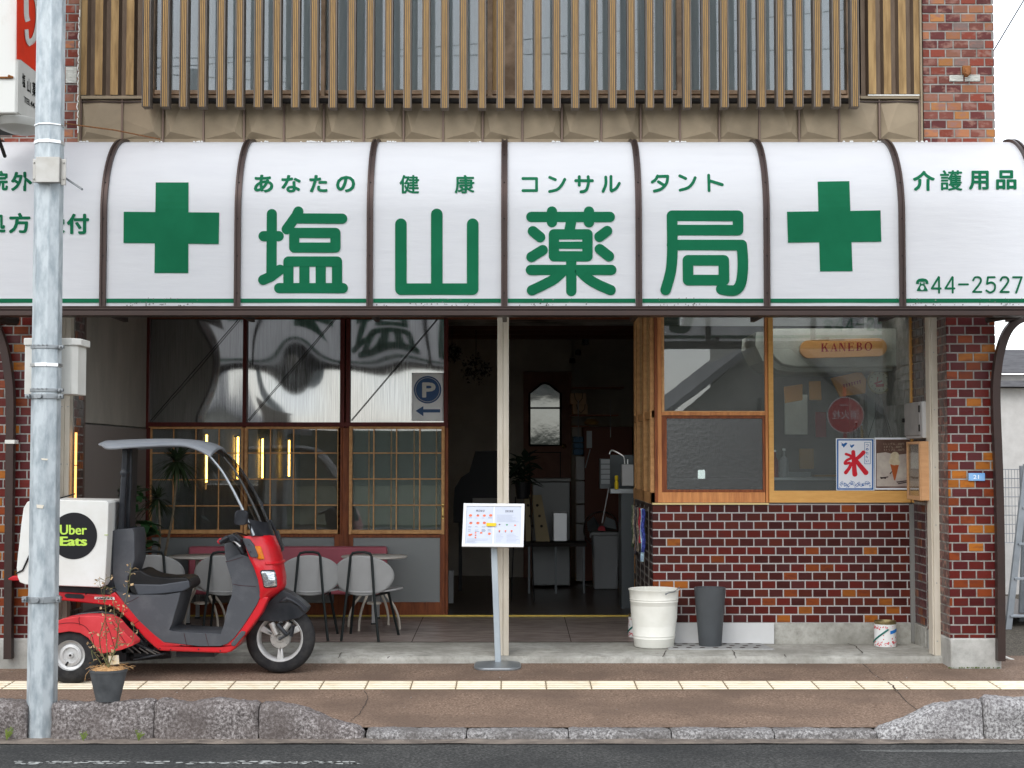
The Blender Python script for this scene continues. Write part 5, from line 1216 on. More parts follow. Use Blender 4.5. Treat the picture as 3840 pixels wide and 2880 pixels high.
for (x, y) in [(745, 2435), (826, 2441), (600, 2432), (640, 2436), (520, 2362), (322, 2228), (232, 2240)]: p = sp(x, y, -.2065); m.lathe([(0, -.003), (.005, -.003), (.005, .002)], (p.x, SY - .2065, p.z), 8, 'y')
m.build('body_screw', MATS['black_plastic'], SC)
m = MB()
for k in range(9): p0, p1 = sp(660 + k * 19, 2373.5, -.15), sp(660 + k * 19, 2373.5, .15); m.tube([p0, p1], .003, 5)
m.build('floor_rib', MATS['black_plastic'], SC)
m = MB(); m.tube(cat([sp(872, 2030, -.2), sp(888, 2052, -.22), sp(905, 2075, -.2), sp(915, 2095, -.15)], 5), .005, 6); m.tube(cat([sp(862, 2010, -.22), sp(885, 1998, -.2), sp(915, 2004, -.15), sp(930, 2012, -.1)], 5), .004, 6); m.build('brake_cable', MATS['black_plastic'], SC, smooth=True)
m = MB(); m.prism([(sp(x, y).x, 0, sp(x, y).z) for x, y in [(44, 2168), (64, 2156), (90, 2156), (90, 2174), (62, 2174)]], 1, SY - .1, SY + .1); m.build('tail_light', MATS['tail_red'], SC, bevel=.008)
# box
BXN = -.30; bw_ = .26
bl = lambda x, y: (sp(x, y, BXN).x, 0, sp(x, y, BXN).z)
m = MB(); m.prism([bl(*q) for q in [(62, 2128), (80, 1960), (88, 1905), (102, 1882), (125, 1873), (398, 1878), (407, 1886), (404, 2000), (394, 2185), (384, 2200), (370, 2203), (95, 2192), (74, 2184), (66, 2165)]], 1, SY + BXN, SY + BXN + .53)
bxo = m.build('cargo_box', MATS['box_white'], SC, bevel=.028, bseg=4, smooth=True)
m = MB(); disc(m, sp(276.6, 2009.6, BXN - .004), 87 / F * (SY + BXN), SY + BXN - .003, 64); m.build('logo_disc', MATS['decal_black'], bxo)
m = MB(); ptext(m, 'Uber', 224, 326, 1968, 2005, SY + BXN - .0045, .014); ptext(m, 'Eats', 224, 327, 2012, 2047, SY + BXN - .0045, .03); m.build('logo_text', MATS['decal_lime'], bxo)
m = MB(); m.tube([sp(225, 1868, BXN + .02), sp(262, 1858, BXN + .1), sp(280, 1852, BXN + .2)], .005, 6); m.build('box_strap', MATS['black_vinyl'], bxo)
m = MB(); m.tube([sp(60, 2150, BXN - .006), sp(85, 2138, BXN - .006), sp(100, 2105, BXN - .006), sp(120, 2062, BXN - .006), sp(135, 2040, BXN - .006)], .006, 6); m.build('box_strap', MATS['black_vinyl'], bxo)
m = MB(); p = sp(398, 2006, BXN - .002)
m.box(p.x - .012, p.x + .012, SY + BXN - .003, SY + BXN + .01, p.z - .003, p.z + .003); m.build('box_latch', M('lime_stain', (.45, .52, .2), .6), bxo)
# ============================================================ pot with the dried plant on the kerb
PD = 9.085; pc = pt(405, 2628, PD); zpt = pt(405, 2508, PD).z; zpb_ = HT + .004
PT = thing('potted_plant', 'dark grey flower pot with a dried-up twiggy plant standing on the granite kerb', 'plant', (pc.x, PD, zpb_))
M('pot_grey', (.060, .063, .066), .6, col2=(.10, .105, .108), ns=9, nd=6, bump=.15, bs=60); M('coir', (.42, .22, .09), .95, col2=(.60, .38, .18), ns=60, bump=.6, bs=120); M('twig', (.16, .13, .06), .8, col2=(.10, .12, .05), ns=30); M('dry_leaf', (.52, .37, .20), .8, col2=(.34, .20, .11), ns=30); M('card', (.55, .50, .45), .6, col2=(.75, .60, .35), ns=60)
r0, r1 = 44 / F * PD, 70 / F * PD; H = zpt - zpb_
m = MB(); m.lathe([(0, 0), (r0, 0), (r0 + .002, .012), (r1 - .003, H - .016), (r1, H - .014), (r1, H), (r1 - .006, H), (r1 - .008, H - .02), (0, H - .03)], (pc.x, PD, zpb_), 40, 'z', (1, 1)); m.build('pot', MATS['pot_grey'], PT, smooth=True, ang=40)
r = random.Random(5)
m = MB(); m.lathe([(r1 - .007, H - .012), (r1 * .6, H + .008), (r1 * .2, H + .014), (0, H + .012)], (pc.x, PD, zpb_), 24, 'z')
for k in range(90):
    a_ = r.uniform(0, 6.28); q = r.uniform(.3, 1.05) * r1; b_ = Vector((pc.x + q * math.cos(a_), PD + q * math.sin(a_), zpt + r.uniform(-.004, .012))); e_ = b_ + Vector((r.uniform(-.05, .05), r.uniform(-.03, .03), r.uniform(-.02, .022)))
    m.tube([b_, (b_ + e_) / 2 + Vector((0, 0, .008)), e_], .0011, 4)
m.tube([pt(335, 2515, PD - .05), pt(322, 2530, PD - .05), pt(318, 2552, PD - .05)], .0015, 4)
m.build('coir_fibre', MATS['coir'], PT)
m = MB(); lf = MB()
stems = [[(402, 2525), (402, 2450), (398, 2380), (396, 2300), (390, 2210), (400, 2165)], [(405, 2520), (425, 2460), (438, 2400), (445, 2340), (462, 2280), (480, 2215), (488, 2150), (490, 2110)], [(404, 2500), (380, 2440), (375, 2380), (398, 2300), (380, 2215), (370, 2170)],
         [(405, 2500), (430, 2440), (448, 2370), (430, 2310), (425, 2260), (405, 2200)], [(400, 2520), (345, 2440), (352, 2480)], [(405, 2510), (440, 2420), (495, 2410), (500, 2330)], [(402, 2480), (340, 2400), (365, 2370)]]
for st in stems:
    P = cat([pt(x, y, PD + r.uniform(-.04, .04)) for x, y in st], 5); m.tube(P, [.0035 * (1 - .75 * i / len(P)) for i in range(len(P))], 6)
    for p in P[3:]:
        for _ in range(2 if len(st) > 4 else 1):
            if r.random() < .25: continue
            s_ = r.uniform(.007, .014); b_ = p + Vector((r.uniform(-.035, .035), r.uniform(-.03, .03), r.uniform(-.02, .02))); m.tube([p, b_], .0009, 4)
            ax_, ay_ = Vector((r.uniform(-1, 1), r.uniform(-1, 1), r.uniform(-1, 1))).normalized(), Vector((r.uniform(-1, 1), r.uniform(-1, 1), r.uniform(-1, 1))).normalized()
            lf.add([b_ + ax_ * s_, b_ + ay_ * s_ * .8 + ax_ * s_ * .3, b_ - ax_ * s_ * .8, b_ - ay_ * s_ * .7], [(0, 1, 2, 3)])
m.build('stem', MATS['twig'], PT); lf.build('foliage', MATS['dry_leaf'], PT)
m = MB(); p = pt(427, 2475, PD - .02); m.obox(p, (1, 0, .1), (0, 1, 0), (-.1, 0, 1), .030, .0008, .026); m.build('plant_label', MATS['card'], PT)
# ============================================================ porch furniture
M('shell_grey', (.37, .37, .365), .55, col2=(.33, .33, .325), ns=4); M('black_steel', (.014, .018, .018), .4); M('table_top', (.66, .62, .56), .45, col2=(.58, .54, .48), ns=5); M('cream_steel', (.50, .45, .38), .5); M('rose_vinyl', (.46, .125, .155), .42, col2=(.38, .10, .125), ns=5)
def make_chair(label, x, d, rot=0., proto=[None]):
    if proto[0]: return dup(proto[0], (x, d, fz(d)), rot, label)
    t = thing('cafe_chair', label, 'chair', (0, 0, 0), 'grey cafe chairs at the porch tables'); proto[0] = t
    # chair faces +y; backrest towards the camera
    m = MB()
    def back(u, v):
        a_ = (u - .5) * 2; b_ = (v - .5) * 2; r_ = max(abs(a_), abs(b_)); 
        if r_ > 0: s_ = r_ / math.hypot(a_, b_); a_ *= s_; b_ *= s_
        x = .243 * math.copysign(abs(a_) ** .95, a_); z = .505 + .158 * b_
        return Vector((x, -.20 + 1.3 * x * x + (z - .505) * -.12, z))
    m.grid(back, 24, 24); m.build('backrest', MATS['shell_grey'], t, smooth=True, solid=.012, ang=60)
    m = MB()
    def seat(u, v):
        a_ = (u - .5) * 2; b_ = (v - .5) * 2; r_ = max(abs(a_), abs(b_))
        if r_ > 0: s_ = r_ / math.hypot(a_, b_); a_ *= s_; b_ *= s_
        return Vector((.272 * a_, .03 + .225 * b_, .365 + .03 * (a_ * a_) + .01 * b_ * b_))
    m.grid(seat, 24, 24); m.build('seat', MATS['shell_grey'], t, smooth=True, solid=.014, ang=60)
    m = MB(); r_ = .0105
    U = [(-.15, -.24, 0), (-.11, -.232, .36), (-.085, -.215, .655), (-.07, -.212, .68), (-.03, -.212, .688), (.03, -.212, .688), (.07, -.212, .68), (.085, -.215, .655), (.11, -.232, .36), (.15, -.24, 0)]
    m.tube(U, r_, 10); m.build('back_frame', MATS['black_steel'], t, smooth=True)
    for s_ in (-1, 1):
        m = MB(); m.tube([(s_ * .20, .20, 0), (s_ * .14, .10, .35)], r_, 10); m.build('leg', MATS['black_steel'], t, smooth=True)
    m = MB(); m.tube([(-.11, -.232, .35), (-.14, .10, .35), (.14, .10, .35), (.11, -.232, .35)], .008, 8); m.build('seat_frame', MATS['black_steel'], t, smooth=True)
    t.location = (x, d, fz(d)); t.rotation_euler = (0, 0, rot); return t
make_chair('grey oval-backed cafe chair directly behind the scooter seat', X(585, 12.35), 12.35, R(8))
make_chair('grey oval-backed cafe chair half hidden behind the scooter leg shield', X(862, 12.3), 12.3, R(-4))
make_chair('grey oval-backed cafe chair just right of the scooter front fender', X(1170, 12.3), 12.3, R(3))
make_chair('grey oval-backed cafe chair nearest the open doorway', X(1383, 12.28), 12.28, R(-10))
def make_table(label, x, d, proto=[None]):
    if proto[0]: return dup(proto[0], (x, d, fz(d)), R(20), label)
    t = thing('round_table', label, 'table', (0, 0, 0), 'round porch tables'); proto[0] = t; h = .60
    m = MB(); m.lathe([(0, h - .018), (.265, h - .018), (.275, h - .010), (.275, h - .004), (.270, h), (0, h)], (0, 0, 0), 56); m.build('tabletop', MATS['table_top'], t, smooth=True, ang=40)
    for k in range(4):
        a_ = R(45 + 90 * k); c_, s_ = math.cos(a_), math.sin(a_); P = cat([(c_ * q, s_ * q, z) for q, z in [(.05, h - .02), (.055, .42), (.10, .30), (.19, .19), (.235, .09), (.245, 0)]], 5)
        m = MB(); m.tube(P, .0105, 8); m.build('leg', MATS['cream_steel'], t, smooth=True)
    m = MB(); m.lathe([(0, .2), (.06, .2), (.06, .215), (0, .215)], (0, 0, 0), 20); m.build('joint_plate', MATS['cream_steel'], t)
    t.location = (x, d, fz(d)); return t
make_table('round pale table behind the scooter, between two grey chairs', X(760, 12.85), 12.85)
make_table('round pale table beside the frosted door panel, behind the two right chairs', X(1405, 12.85), 12.85)
bd = 13.35; BN = thing('bench', 'long dusty-rose upholstered bench against the lattice windows', 'bench', (X(1075, bd), bd, fz(bd)))
x0, x1 = X(699, bd), X(1448, bd)
m = MB(); m.box(x0, x1, 13.46, 13.56, fz(bd) + .34, Z(2049, 13.5)); m.build('backrest', MATS['rose_vinyl'], BN, bevel=.02, bseg=3)
m = MB(); m.box(x0, x1, 13.02, 13.46, fz(bd) + .25, fz(bd) + .34); m.build('seat', MATS['rose_vinyl'], BN, bevel=.02, bseg=3)
for x in (x0 + .08, (x0 + x1) / 2, x1 - .08):
    for y in (13.1, 13.5): m = MB(); m.box(x - .015, x + .015, y - .015, y + .015, fz(y) + .01, fz(bd) + .26); lg = m.build('leg', MATS['shell_grey'], BN); m = MB(); m.box(x - .022, x + .022, y - .022, y + .022, fz(y), fz(y) + .012); m.build('foot', MATS['black_steel'], lg)
# vertical lamp tubes on the left inner wall
M('tube_glow', (.9, .6, .1), .5, emis=(1., .52, .09), es=12.0); M('tube_glow_out', (.9, .5, .15), .5, emis=(1., .50, .14), es=1.5)
lampL = ['glowing amber wall lamp behind the spiky plant', 'glowing amber wall lamp seen under the scooter roof', 'glowing amber wall lamp half hidden by the scooter windshield', 'glowing amber wall lamp at the left of the middle lattice window', 'farthest and smallest of the glowing amber wall lamps']
for k, (px, d) in enumerate([(630, 14.9), (774, 16.6), (892, 18.3), (984, 20.1), (1084, 21.9)]):
    xx = X(px, d); t = thing('wall_lamp', lampL[k], 'lamp', (xx, d, 1.28), 'amber tube lamps along the left wall')
    m = MB(); m.tube([(xx, d, 1.285), (xx, d, 1.8)], .0125, 12); m.build('lamp_tube', MATS['tube_glow'], t, smooth=True)
    m = MB()
    for z in (1.27, 1.80): m.box(xx - .06, xx + .012, d - .012, d + .012, z - .006, z + .012)
    m.build('bracket', MATS['black_steel'], t)
x_ = X(284, 11.3); t = thing('outdoor_lamp', 'thin glowing amber vertical lamp on the brick recess behind the cargo box', 'lamp', (x_, 11.3, Z(1880, 11.3)))
m = MB(); m.tube([(x_, 11.3, Z(1890, 11.3)), (x_, 11.3, Z(1622, 11.3))], .009, 12); m.build('lamp_tube', MATS['tube_glow_out'], t, smooth=True)
m = MB(); 
for z in (Z(1888, 11.3), Z(1745, 11.3)): m.box(x_ - .013, x_ + .013, 11.288, 11.35, z - .0025, z + .0025)
m.build('bracket', MATS['black_steel'], t)
# plants at the left of the porch
M('palm_leaf', (.06, .09, .04), .5, col2=(.03, .05, .025), ns=10); M('rubber_leaf', (.075, .19, .065), .35, spec=.4, col2=(.035, .09, .035), ns=8); M('palm_trunk', (.24, .19, .13), .9, col2=(.15, .12, .08), ns=30, bump=.3, bs=60); M('terracotta', (.12, .09, .07), .8)
d = 13.1
DP = thing('dragon_tree', 'spiky dragon tree with thin bare stems behind the scooter roof', 'plant', (X(600, d), d, fz(d)))
m = MB(); m.lathe([(0, 0), (.10, 0), (.14, .26), (.13, .26), (.12, .23), (0, .23)], (X(600, d), d, fz(d)), 28); m.build('pot', MATS['terracotta'], DP, smooth=True, ang=40)
heads = [((664, 1730), 120, 150), ((590, 1870), 105, 90)]
m = MB()
for st in [[(598, 2290), (616, 2100), (648, 1930), (660, 1810), (664, 1742)], [(592, 2290), (588, 2130), (600, 2020), (596, 1900), (590, 1875)], [(604, 2290), (560, 2140), (545, 2000)]]:
    P = cat([pt(x, y, d) for x, y in st], 5); m.tube(P, [.012 - .004 * i / len(P) for i in range(len(P))], 8)
m.build('trunk', MATS['palm_trunk'], DP, smooth=True)
r = random.Random(3); m = MB()
for (hx, hy), L_, n in heads:
    c = pt(hx, hy, d)
    for k in range(n):
        th = r.uniform(0, 6.28); el = r.uniform(-.75, 1.2); l = L_ / F * d * r.uniform(.75, 1.12); v = Vector((math.cos(th) * math.cos(el), math.sin(th) * math.cos(el), math.sin(el)))
        q = [c + v * l * t_ + Vector((0, 0, -.09 * l / .25 * t_ * t_)) for t_ in (.05, .35, .7, 1.0)]
        sd_ = v.cross(Vector((0, 0, 1))).normalized() * .0075
        m.add([q[0] - sd_, q[0] + sd_, q[1] - sd_ * 1.1, q[1] + sd_ * 1.1, q[2] - sd_ * .7, q[2] + sd_ * .7, q[3]], [(0, 1, 3, 2), (2, 3, 5, 4), (4, 5, 6)])
m.build('leaves', MATS['palm_leaf'], DP)
d = 12.75
RP = thing('rubber_plant', 'broad-leaved green rubber plant between the cargo box and the lattice window', 'plant', (X(520, d), d, fz(d)))
m = MB(); m.lathe([(0, 0), (.11, 0), (.15, .28), (.14, .28), (.13, .25), (0, .25)], (X(520, d), d, fz(d)), 28); m.build('pot', MATS['terracotta'], RP, smooth=True, ang=40)
m = MB(); lf = MB()
for st in [[(520, 2280), (515, 2120), (505, 1960), (498, 1840)], [(518, 2280), (540, 2150), (548, 2040), (540, 1960)], [(515, 2280), (470, 2080), (440, 1900), (425, 1830)]]:
    P = cat([pt(x, y, d + r.uniform(-.05, .05)) for x, y in st], 4); m.tube(P, .006, 6)
    for p in P[4:]:
        for _ in range(4):
            th = r.uniform(0, 6.28); v = Vector((math.cos(th), math.sin(th), r.uniform(-.5, .6))).normalized(); l = r.uniform(.13, .22); w_ = l * .27; sd_ = v.cross(Vector((0, 0, 1))).normalized() * w_; up_ = sd_.cross(v).normalized() * .012
            if st[0][0] == 515 and r.random() < .4: continue
            q = [p + v * l * t_ for t_ in (0, .25, .6, 1.)]; 
            lf.add([q[0], q[1] - sd_ * .85 + up_, q[1] + sd_ * .85 + up_, q[2] - sd_ * .9 + up_, q[2] + sd_ * .9 + up_, q[3] - up_ * 1.5, q[1], q[2]], [(0, 6, 1), (0, 2, 6), (1, 6, 7, 3), (6, 2, 4, 7), (3, 7, 5), (7, 4, 5)])
m.build('stem', MATS['palm_trunk'], RP); lf.build('leaves', MATS['rubber_leaf'], RP, smooth=True)
# ============================================================ menu stand
d = 11.07; MS = thing('menu_stand', 'grey metal menu stand with a framed picture menu in front of the white post', 'menu stand', (X(1866, d), d, gz(d)))
M('stand_grey', (.36, .41, .45), .45, .3, col2=(.42, .47, .50), ns=6); M('frame_white', (.80, .82, .83), .4); M('paper', (.62, .66, .76), .6, col2=(.56, .60, .70), ns=8)
m = MB(); c = pt(1866, 2500, d); hw, hd = 87 / F * d, .16; z0 = gz(d)
pts = []
for k in range(48):
    a_ = 2 * math.pi * k / 48; pts.append((math.copysign(abs(math.cos(a_)) ** .45, math.cos(a_)), math.copysign(abs(math.sin(a_)) ** .6, math.sin(a_))))
vs = []
for (s_, z) in [(1., 0), (1.01, .008), (.97, .016), (.80, .020), (.25, .036)]: vs += [(c.x + hw * s_ * a_, d + hd * s_ * b_, z0 + z + slope * hd * b_ * s_ * .9) for a_, b_ in pts]
m.add(vs, [(i * 48 + k, i * 48 + (k + 1) % 48, (i + 1) * 48 + (k + 1) % 48, (i + 1) * 48 + k) for i in range(4) for k in range(48)] + [tuple(4 * 48 + k for k in range(48))])
m.build('base', MATS['galv_plain'], MS, smooth=True, ang=40)
m = MB(); p0, p1 = pt(1868, 2490, d), pt(1852, 2045, d + .03); vs = []
m.tube([p0, p1], .001, 4); m = MB(); ax_ = (p1 - p0).normalized(); m.obox((p0 + p1) / 2, Vector((0, 0, 1)).cross(Vector((0, 1, 0))) * -1, (0, 1, 0), ax_, .022, .010, (p1 - p0).length / 2)
m.build('pole', MATS['stand_grey'], MS, bevel=.004)
ct = [(1739, 1888), (1967, 1890), (1963, 2052), (1732, 2050)]
TL, TR, BR_, BL = [pt(x, y, dd) for (x, y), dd in zip(ct, (11.09, 11.09, 11.0, 11.0))]
nn = (TR - TL).cross(BL - TL).normalized(); 
if nn.y > 0: nn = -nn
def mp(u, v, o_=0.): return TL + (TR - TL) * u + ((BL + (BR_ - BL) * u) - (TL + (TR - TL) * u)) * v + nn * o_
def mbox(m_, u0, u1, v0, v1, o0, o1):
    vs = [mp(u, v, o_) for o_ in (o0, o1) for (u, v) in ((u0, v0), (u1, v0), (u1, v1), (u0, v1))]
    return m_.add(vs, [(3, 2, 1, 0), (4, 5, 6, 7), (0, 1, 5, 4), (1, 2, 6, 5), (2, 3, 7, 6), (3, 0, 4, 7)])
m = MB(); mbox(m, 0, 1, 0, 1, -.012, .0)
for q in [(0, .05, 0, 1), (.95, 1, 0, 1), (.05, .95, 0, .065), (.05, .95, .935, 1)]: mbox(m, *q, .0005, .009)
fr = m.build('frame', MATS['frame_white'], MS, bevel=.0015)
m = MB(); mbox(m, .055, .492, .07, .93, .0005, .002); mbox(m, .515, .945, .07, .93, .0005, .002); m.build('menu_sheet', MATS['paper'], fr)
ink = MB(); t_on = lambda s_, u0, u1, v0, v1, b=0.: text_on(ink, s_, lambda u, v: mp(u0 + (u1 - u0) * u, v1 + (v0 - v1) * v, .003), b)
t_on('M E N U', .21, .345, .145, .195, .01); t_on('D R I N K', .69, .82, .15, .20, .01); ink.build('menu_heading', M('ink_grey', (.12, .12, .14), .6), fr)
ink = MB(); r = random.Random(9)
for v in [.33, .53, .545] + [.60 + .022 * k for k in range(3)]:
    for u in (.09, .20, .31, .41): mbox(ink, u, u + r.uniform(.04, .07), v + r.uniform(-.01, .01), v + .012, .0022, .0026)
for v in [.26 + .022 * k for k in range(8)]: mbox(ink, .55, r.uniform(.80, .92), v, v + .006, .0022, .0026)
for v in [.70 + .03 * k for k in range(7)]: mbox(ink, .55, r.uniform(.62, .70), v, v + .006, .0022, .0026); mbox(ink, .72, r.uniform(.80, .92), v, v + .006, .0022, .0026); mbox(ink, .08, r.uniform(.2, .42), v + .12 * (v < .8), v + .006 + .12 * (v < .8), .0022, .0026)
ink.build('menu_print', M('ink_pale', (.38, .42, .50), .7), fr)
dots = {'food_picture': ((.62, .14, .07), [(.12, .28, 1.1), (.24, .28, 1), (.345, .28, 1), (.45, .275, 1.1), (.13, .455, 1.1), (.245, .455, 1.1), (.35, .45, 1.1), (.44, .70, 1), (.215, .68, .6), (.215, .735, .6), (.215, .79, .6), (.12, .73, 1), (.145, .72, .7), (.305, .68, .8), (.60, .63, .6), (.70, .63, .6), (.80, .63, .7), (.855, .50, .6)]),
        'drink_picture': ((.10, .26, .14), [(.72, .49, .7)]), 'dark_picture': ((.13, .08, .10), [(.60, .485, .6), (.60, .655, .5), (.70, .655, .4), (.80, .655, .4), (.24, .265, .5), (.13, .44, .5)])}
for nm, (c_, L_) in dots.items():
    m = MB()
    for i, (u, v, s_) in enumerate(L_):
        n = 12; m.add([mp(u + .024 * s_ * math.cos(2 * math.pi * k / n) * (1 + .15 * math.sin(k * 3)), v + .028 * s_ * math.sin(2 * math.pi * k / n), .0028 + .0001 * i) for k in range(n)], [tuple(range(n))])
    m.build(nm, M(nm, c_, .6, col2=tuple(min(1, q * 1.8) for q in c_), ns=90), fr)
m = MB(); mbox(m, .385, .545, .455, .53, .010, .0108); m.build('yellow_sticker', M('yellow', (.78, .55, .02), .5), fr)
# ============================================================ bins, cans, drain cover
d = 11.72; zb = az(d) + .006; c = pt(2447, 2424, d - .13)
WB = thing('waste_bin', 'large cream-white enamel waste bin with a wire handle on the apron', 'bin', (X(2448, d), d, zb))
M('enamel', (.84, .83, .76), .35, col2=(.70, .69, .61), ns=3)
hz = (2424 - 2212) / F * d; R0, R1 = 74 / F * d, 92.5 / F * d; cx = X(2450, d)
pr = [(0, 0), (R0 - .004, 0), (R0, .004)]
for f, o_ in [(.14, 0), (.15, .003), (.165, 0), (.185, 0), (.20, .003), (.215, 0), (.78, 0), (.79, .003), (.805, 0), (.82, 0), (.83, .003), (.845, 0), (.97, 0)]: pr.append((R0 + (R1 - R0) * f + o_, hz * f))
pr += [(R1 + .005, hz - .006), (R1 + .006, hz), (R1, hz + .003), (R1 - .006, hz - .002), (R1 - .014, hz * .5), (R0 - .01, .02), (0, .015)]
m = MB(); m.lathe(pr, (cx, d, zb), 72, 'z'); m.build('bin_body', MATS['enamel'], WB, smooth=True, ang=40)
m = MB(); q0, q1 = pt(2497, 2228, d - R1 * .98 - .006), pt(2546, 2204, d - .03); m.tube(cat([q0, q0 + Vector((.02, -.008, .010)), (q0 + q1) / 2 + Vector((.012, -.03, -.002)), q1, q1 + Vector((.004, .03, .0))], 4), .0042, 8); m.lathe([(0, -.004), (.007, -.004), (.007, .004), (0, .004)], q0, 10, 'y'); m.build('wire_handle', MATS['galv_plain'], WB, smooth=True)
cx = X(2659, d); R0, R1, hz = 42 / F * d, 59 / F * d, (2424 - 2208) / F * d
GV = thing('umbrella_bin', 'tall tapered dark grey bin right of the cream-white one', 'bin', (cx, d, zb)); M('bin_grey', (.075, .08, .085), .5, col2=(.085, .092, .098), ns=6)
m = MB(); m.lathe([(0, 0), (R0 - .004, 0), (R0, .006), (R1 - .001, hz - .004), (R1, hz), (R1 - .003, hz + .003), (R1 - .010, hz - .001), (R0 - .01, .02), (0, .015)], (cx, d, zb), 64, 'z'); m.build('bin_body', MATS['bin_grey'], GV, smooth=True, ang=40)
M('can_print', (.72, .72, .70), .35); M('can_red', (.62, .05, .07), .4); M('can_teal', (.01, .15, .12), .4); M('can_blue', (.02, .18, .55), .4); M('tin_gold', (.30, .24, .12), .35, .8)
def paint_can(label, cx, d, zb, R_, H_, seed):
    t = thing('paint_can', label, 'can', (cx, d, zb), 'printed paint cans on the porch')
    m = MB(); m.lathe([(0, 0), (R_, 0), (R_ + .001, .004), (R_, .008), (R_, H_ - .024), (0, H_ - .024)], (cx, d, zb), 48); b_ = m.build('can_body', MATS['can_print'], t, smooth=True, ang=40)
    m = MB(); m.lathe([(R_ * .97, H_ - .024), (R_ * 1.0, H_ - .020), (R_ * .98, H_ - .004), (R_ * .98, H_), (R_ * .93, H_), (R_ * .9, H_ - .02), (0, H_ - .03)], (cx, d, zb), 48); m.build('can_lid', MATS['tin_gold'], t, smooth=True, ang=40)
    P = lambda a_, z, o_=.0012: Vector((cx + (R_ + o_) * math.sin(a_), d - (R_ + o_) * math.cos(a_), zb + z)); r = random.Random(seed)
    m = MB()
    for k in range(120):
        a0, z0_ = r.uniform(-1.5, 1.5), r.choice([r.uniform(.008, .045), r.uniform(.008, .04), r.uniform(H_ - .06, H_ - .035), r.uniform(.05, H_ - .06)]); s_ = r.uniform(.0025, .0065)
        if .05 < z0_ < H_ - .065 and r.random() < .75: continue
        m.add([P(a0 + s_ / R_ * math.cos(q), z0_ + s_ * math.sin(q) * r.uniform(.6, 1.3)) for q in (0, 1.2, 2.4, 3.6, 4.9)], [(0, 1, 2, 3, 4)])
    m.build('red_pattern', MATS['can_red'], b_)
    m = MB(); m.tube([P(-1.75 + 1.8 * q / 12, .028 + (H_ * .70 - .028) * (q / 12) ** 1.1, .002) for q in range(13)], .0065, 6); m.build('teal_handle', MATS['can_teal'], b_)
    m = MB(); m.grid(lambda u, v: P(.22 + 1.05 * u, H_ * (.50 + .10 * u + .13 * v), .0018), 10, 1); m.build('blue_label', MATS['can_blue'], b_)
d = 11.75; paint_can('paint can with red pattern and dark green handle against the concrete base at right', X(3312, d), d, az(d) + .004, 40.5 / F * d, 94 / F * d, 4)
d = 12.35; paint_can('paint can mostly hidden behind the left edge of the cream-white bin', X(2394, d), d, fz(d), 40 / F * d, 85 / F * d, 5)
# perforated drain cover and white board
dz_ = lambda y: az(y) + .003
x0, x1 = X(2507, 11.5, 2440), X(2909, 11.5, 2440)
m = MB(); m.add([(x0, 11.50, dz_(11.5)), (x1 - .01, 11.50, dz_(11.5)), (x1 - .045, 11.935, dz_(11.93)), (x0 + .03, 11.935, dz_(11.93))], []); m.v = []
m.prism([(x0, 11.50, 0), (x1 - .01, 11.50, 0), (x1 - .045, 11.93, 0), (x0 + .03, 11.93, 0)], 2, -.02, .007); m.v = [(a_, b_, c_ + dz_(b_)) for a_, b_, c_ in m.v]
dc = m.build('drain_cover', speckle('drain_concrete', [(.3, (.27, .27, .26)), (.6, (.37, .37, .36))], 60, .9), None, bevel=.003); tag(dc, 'pale concrete drain cover with round holes in front of the white board', 'drain cover')
m = MB()
for j, y in enumerate((11.57, 11.70, 11.84)):
    for k in range(8):
        x = x0 + .06 + k * .1 + (.04 if j % 2 else 0)
        if x > x1 - .07: continue
        m.add([(x + .022 * math.cos(a_), y + .026 * math.sin(a_), dz_(y) + .0085) for a_ in [q * math.pi / 8 for q in range(16)]], [tuple(range(16))])
m.build('hole', M('hole_dark', (.06, .045, .04), .95), dc)
m = MB(); xa, xb = X(2529, 11.93, 2370), X(2901, 11.93, 2370); m.box(xa, xb, 11.905, 11.935, az(11.92) + .004, Z(2335, 11.93)); bo = m.build('white_board', M('board_white', (.64, .64, .63), .5, col2=(.58, .58, .57), ns=4), None, bevel=.002); tag(bo, 'low white board leaning at the foot of the brick counter', 'board')
# ============================================================ things on the right side wall and window
t = thing('meter_box', 'grey weathered meter box with a door on the right porch wall', 'box', (3.06, 11.5, Z(1647, 11.5)))
M('meter_grey', (.36, .34, .32), .6, col2=(.29, .275, .26), ns=5); z0, z1 = Z(1634, 11.55), Z(1508, 11.55); xb = 3.03
m = MB(); m.box(xb, PXi + .02, 11.36, 11.84, z0 - .02, z1 + .0); m.build('box_body', M('meter_pale', (.50, .49, .475), .6), t, bevel=.006)
m = MB(); m.box(xb - .012, xb + .001, 11.40, 11.84, z0, z1 - .005); m.build('box_door', MATS['meter_grey'], t, bevel=.005)
m = MB(); m.box(xb - .03, xb - .012, 11.82, 11.835, (z0 + z1) / 2 - .02, (z0 + z1) / 2 + .01); m.tube([(xb - .014, 11.40, z0 + .03), (xb - .014, 11.40, z0 + .08)], .006, 6); m.tube([(xb - .014, 11.40, z1 - .08), (xb - .014, 11.40, z1 - .03)], .006, 6); m.build('latch', MATS['seam_black'], t)
t = thing('wooden_post_box', 'plain light wooden wall box with a glazed front below the meter box', 'box', (3.02, 11.5, Z(1878, 11.5)))
M('ply', (.60, .34, .17), .55, col2=(.53, .29, .14), ns=4, nd=5, stretch=(2, 2, 9)); xb = X(3455, 11.3, 1770); z0, z1 = Z(1877, 11.3), Z(1655, 11.3)
m = MB(); m.box(xb, PXi, 11.3, 11.315, z0, z1); m.box(xb, PXi, 11.67, 11.685, z0, z1); m.box(xb, PXi, 11.315, 11.67, z1 - .012, z1); m.box(xb, PXi, 11.315, 11.67, z0, z0 + .012)
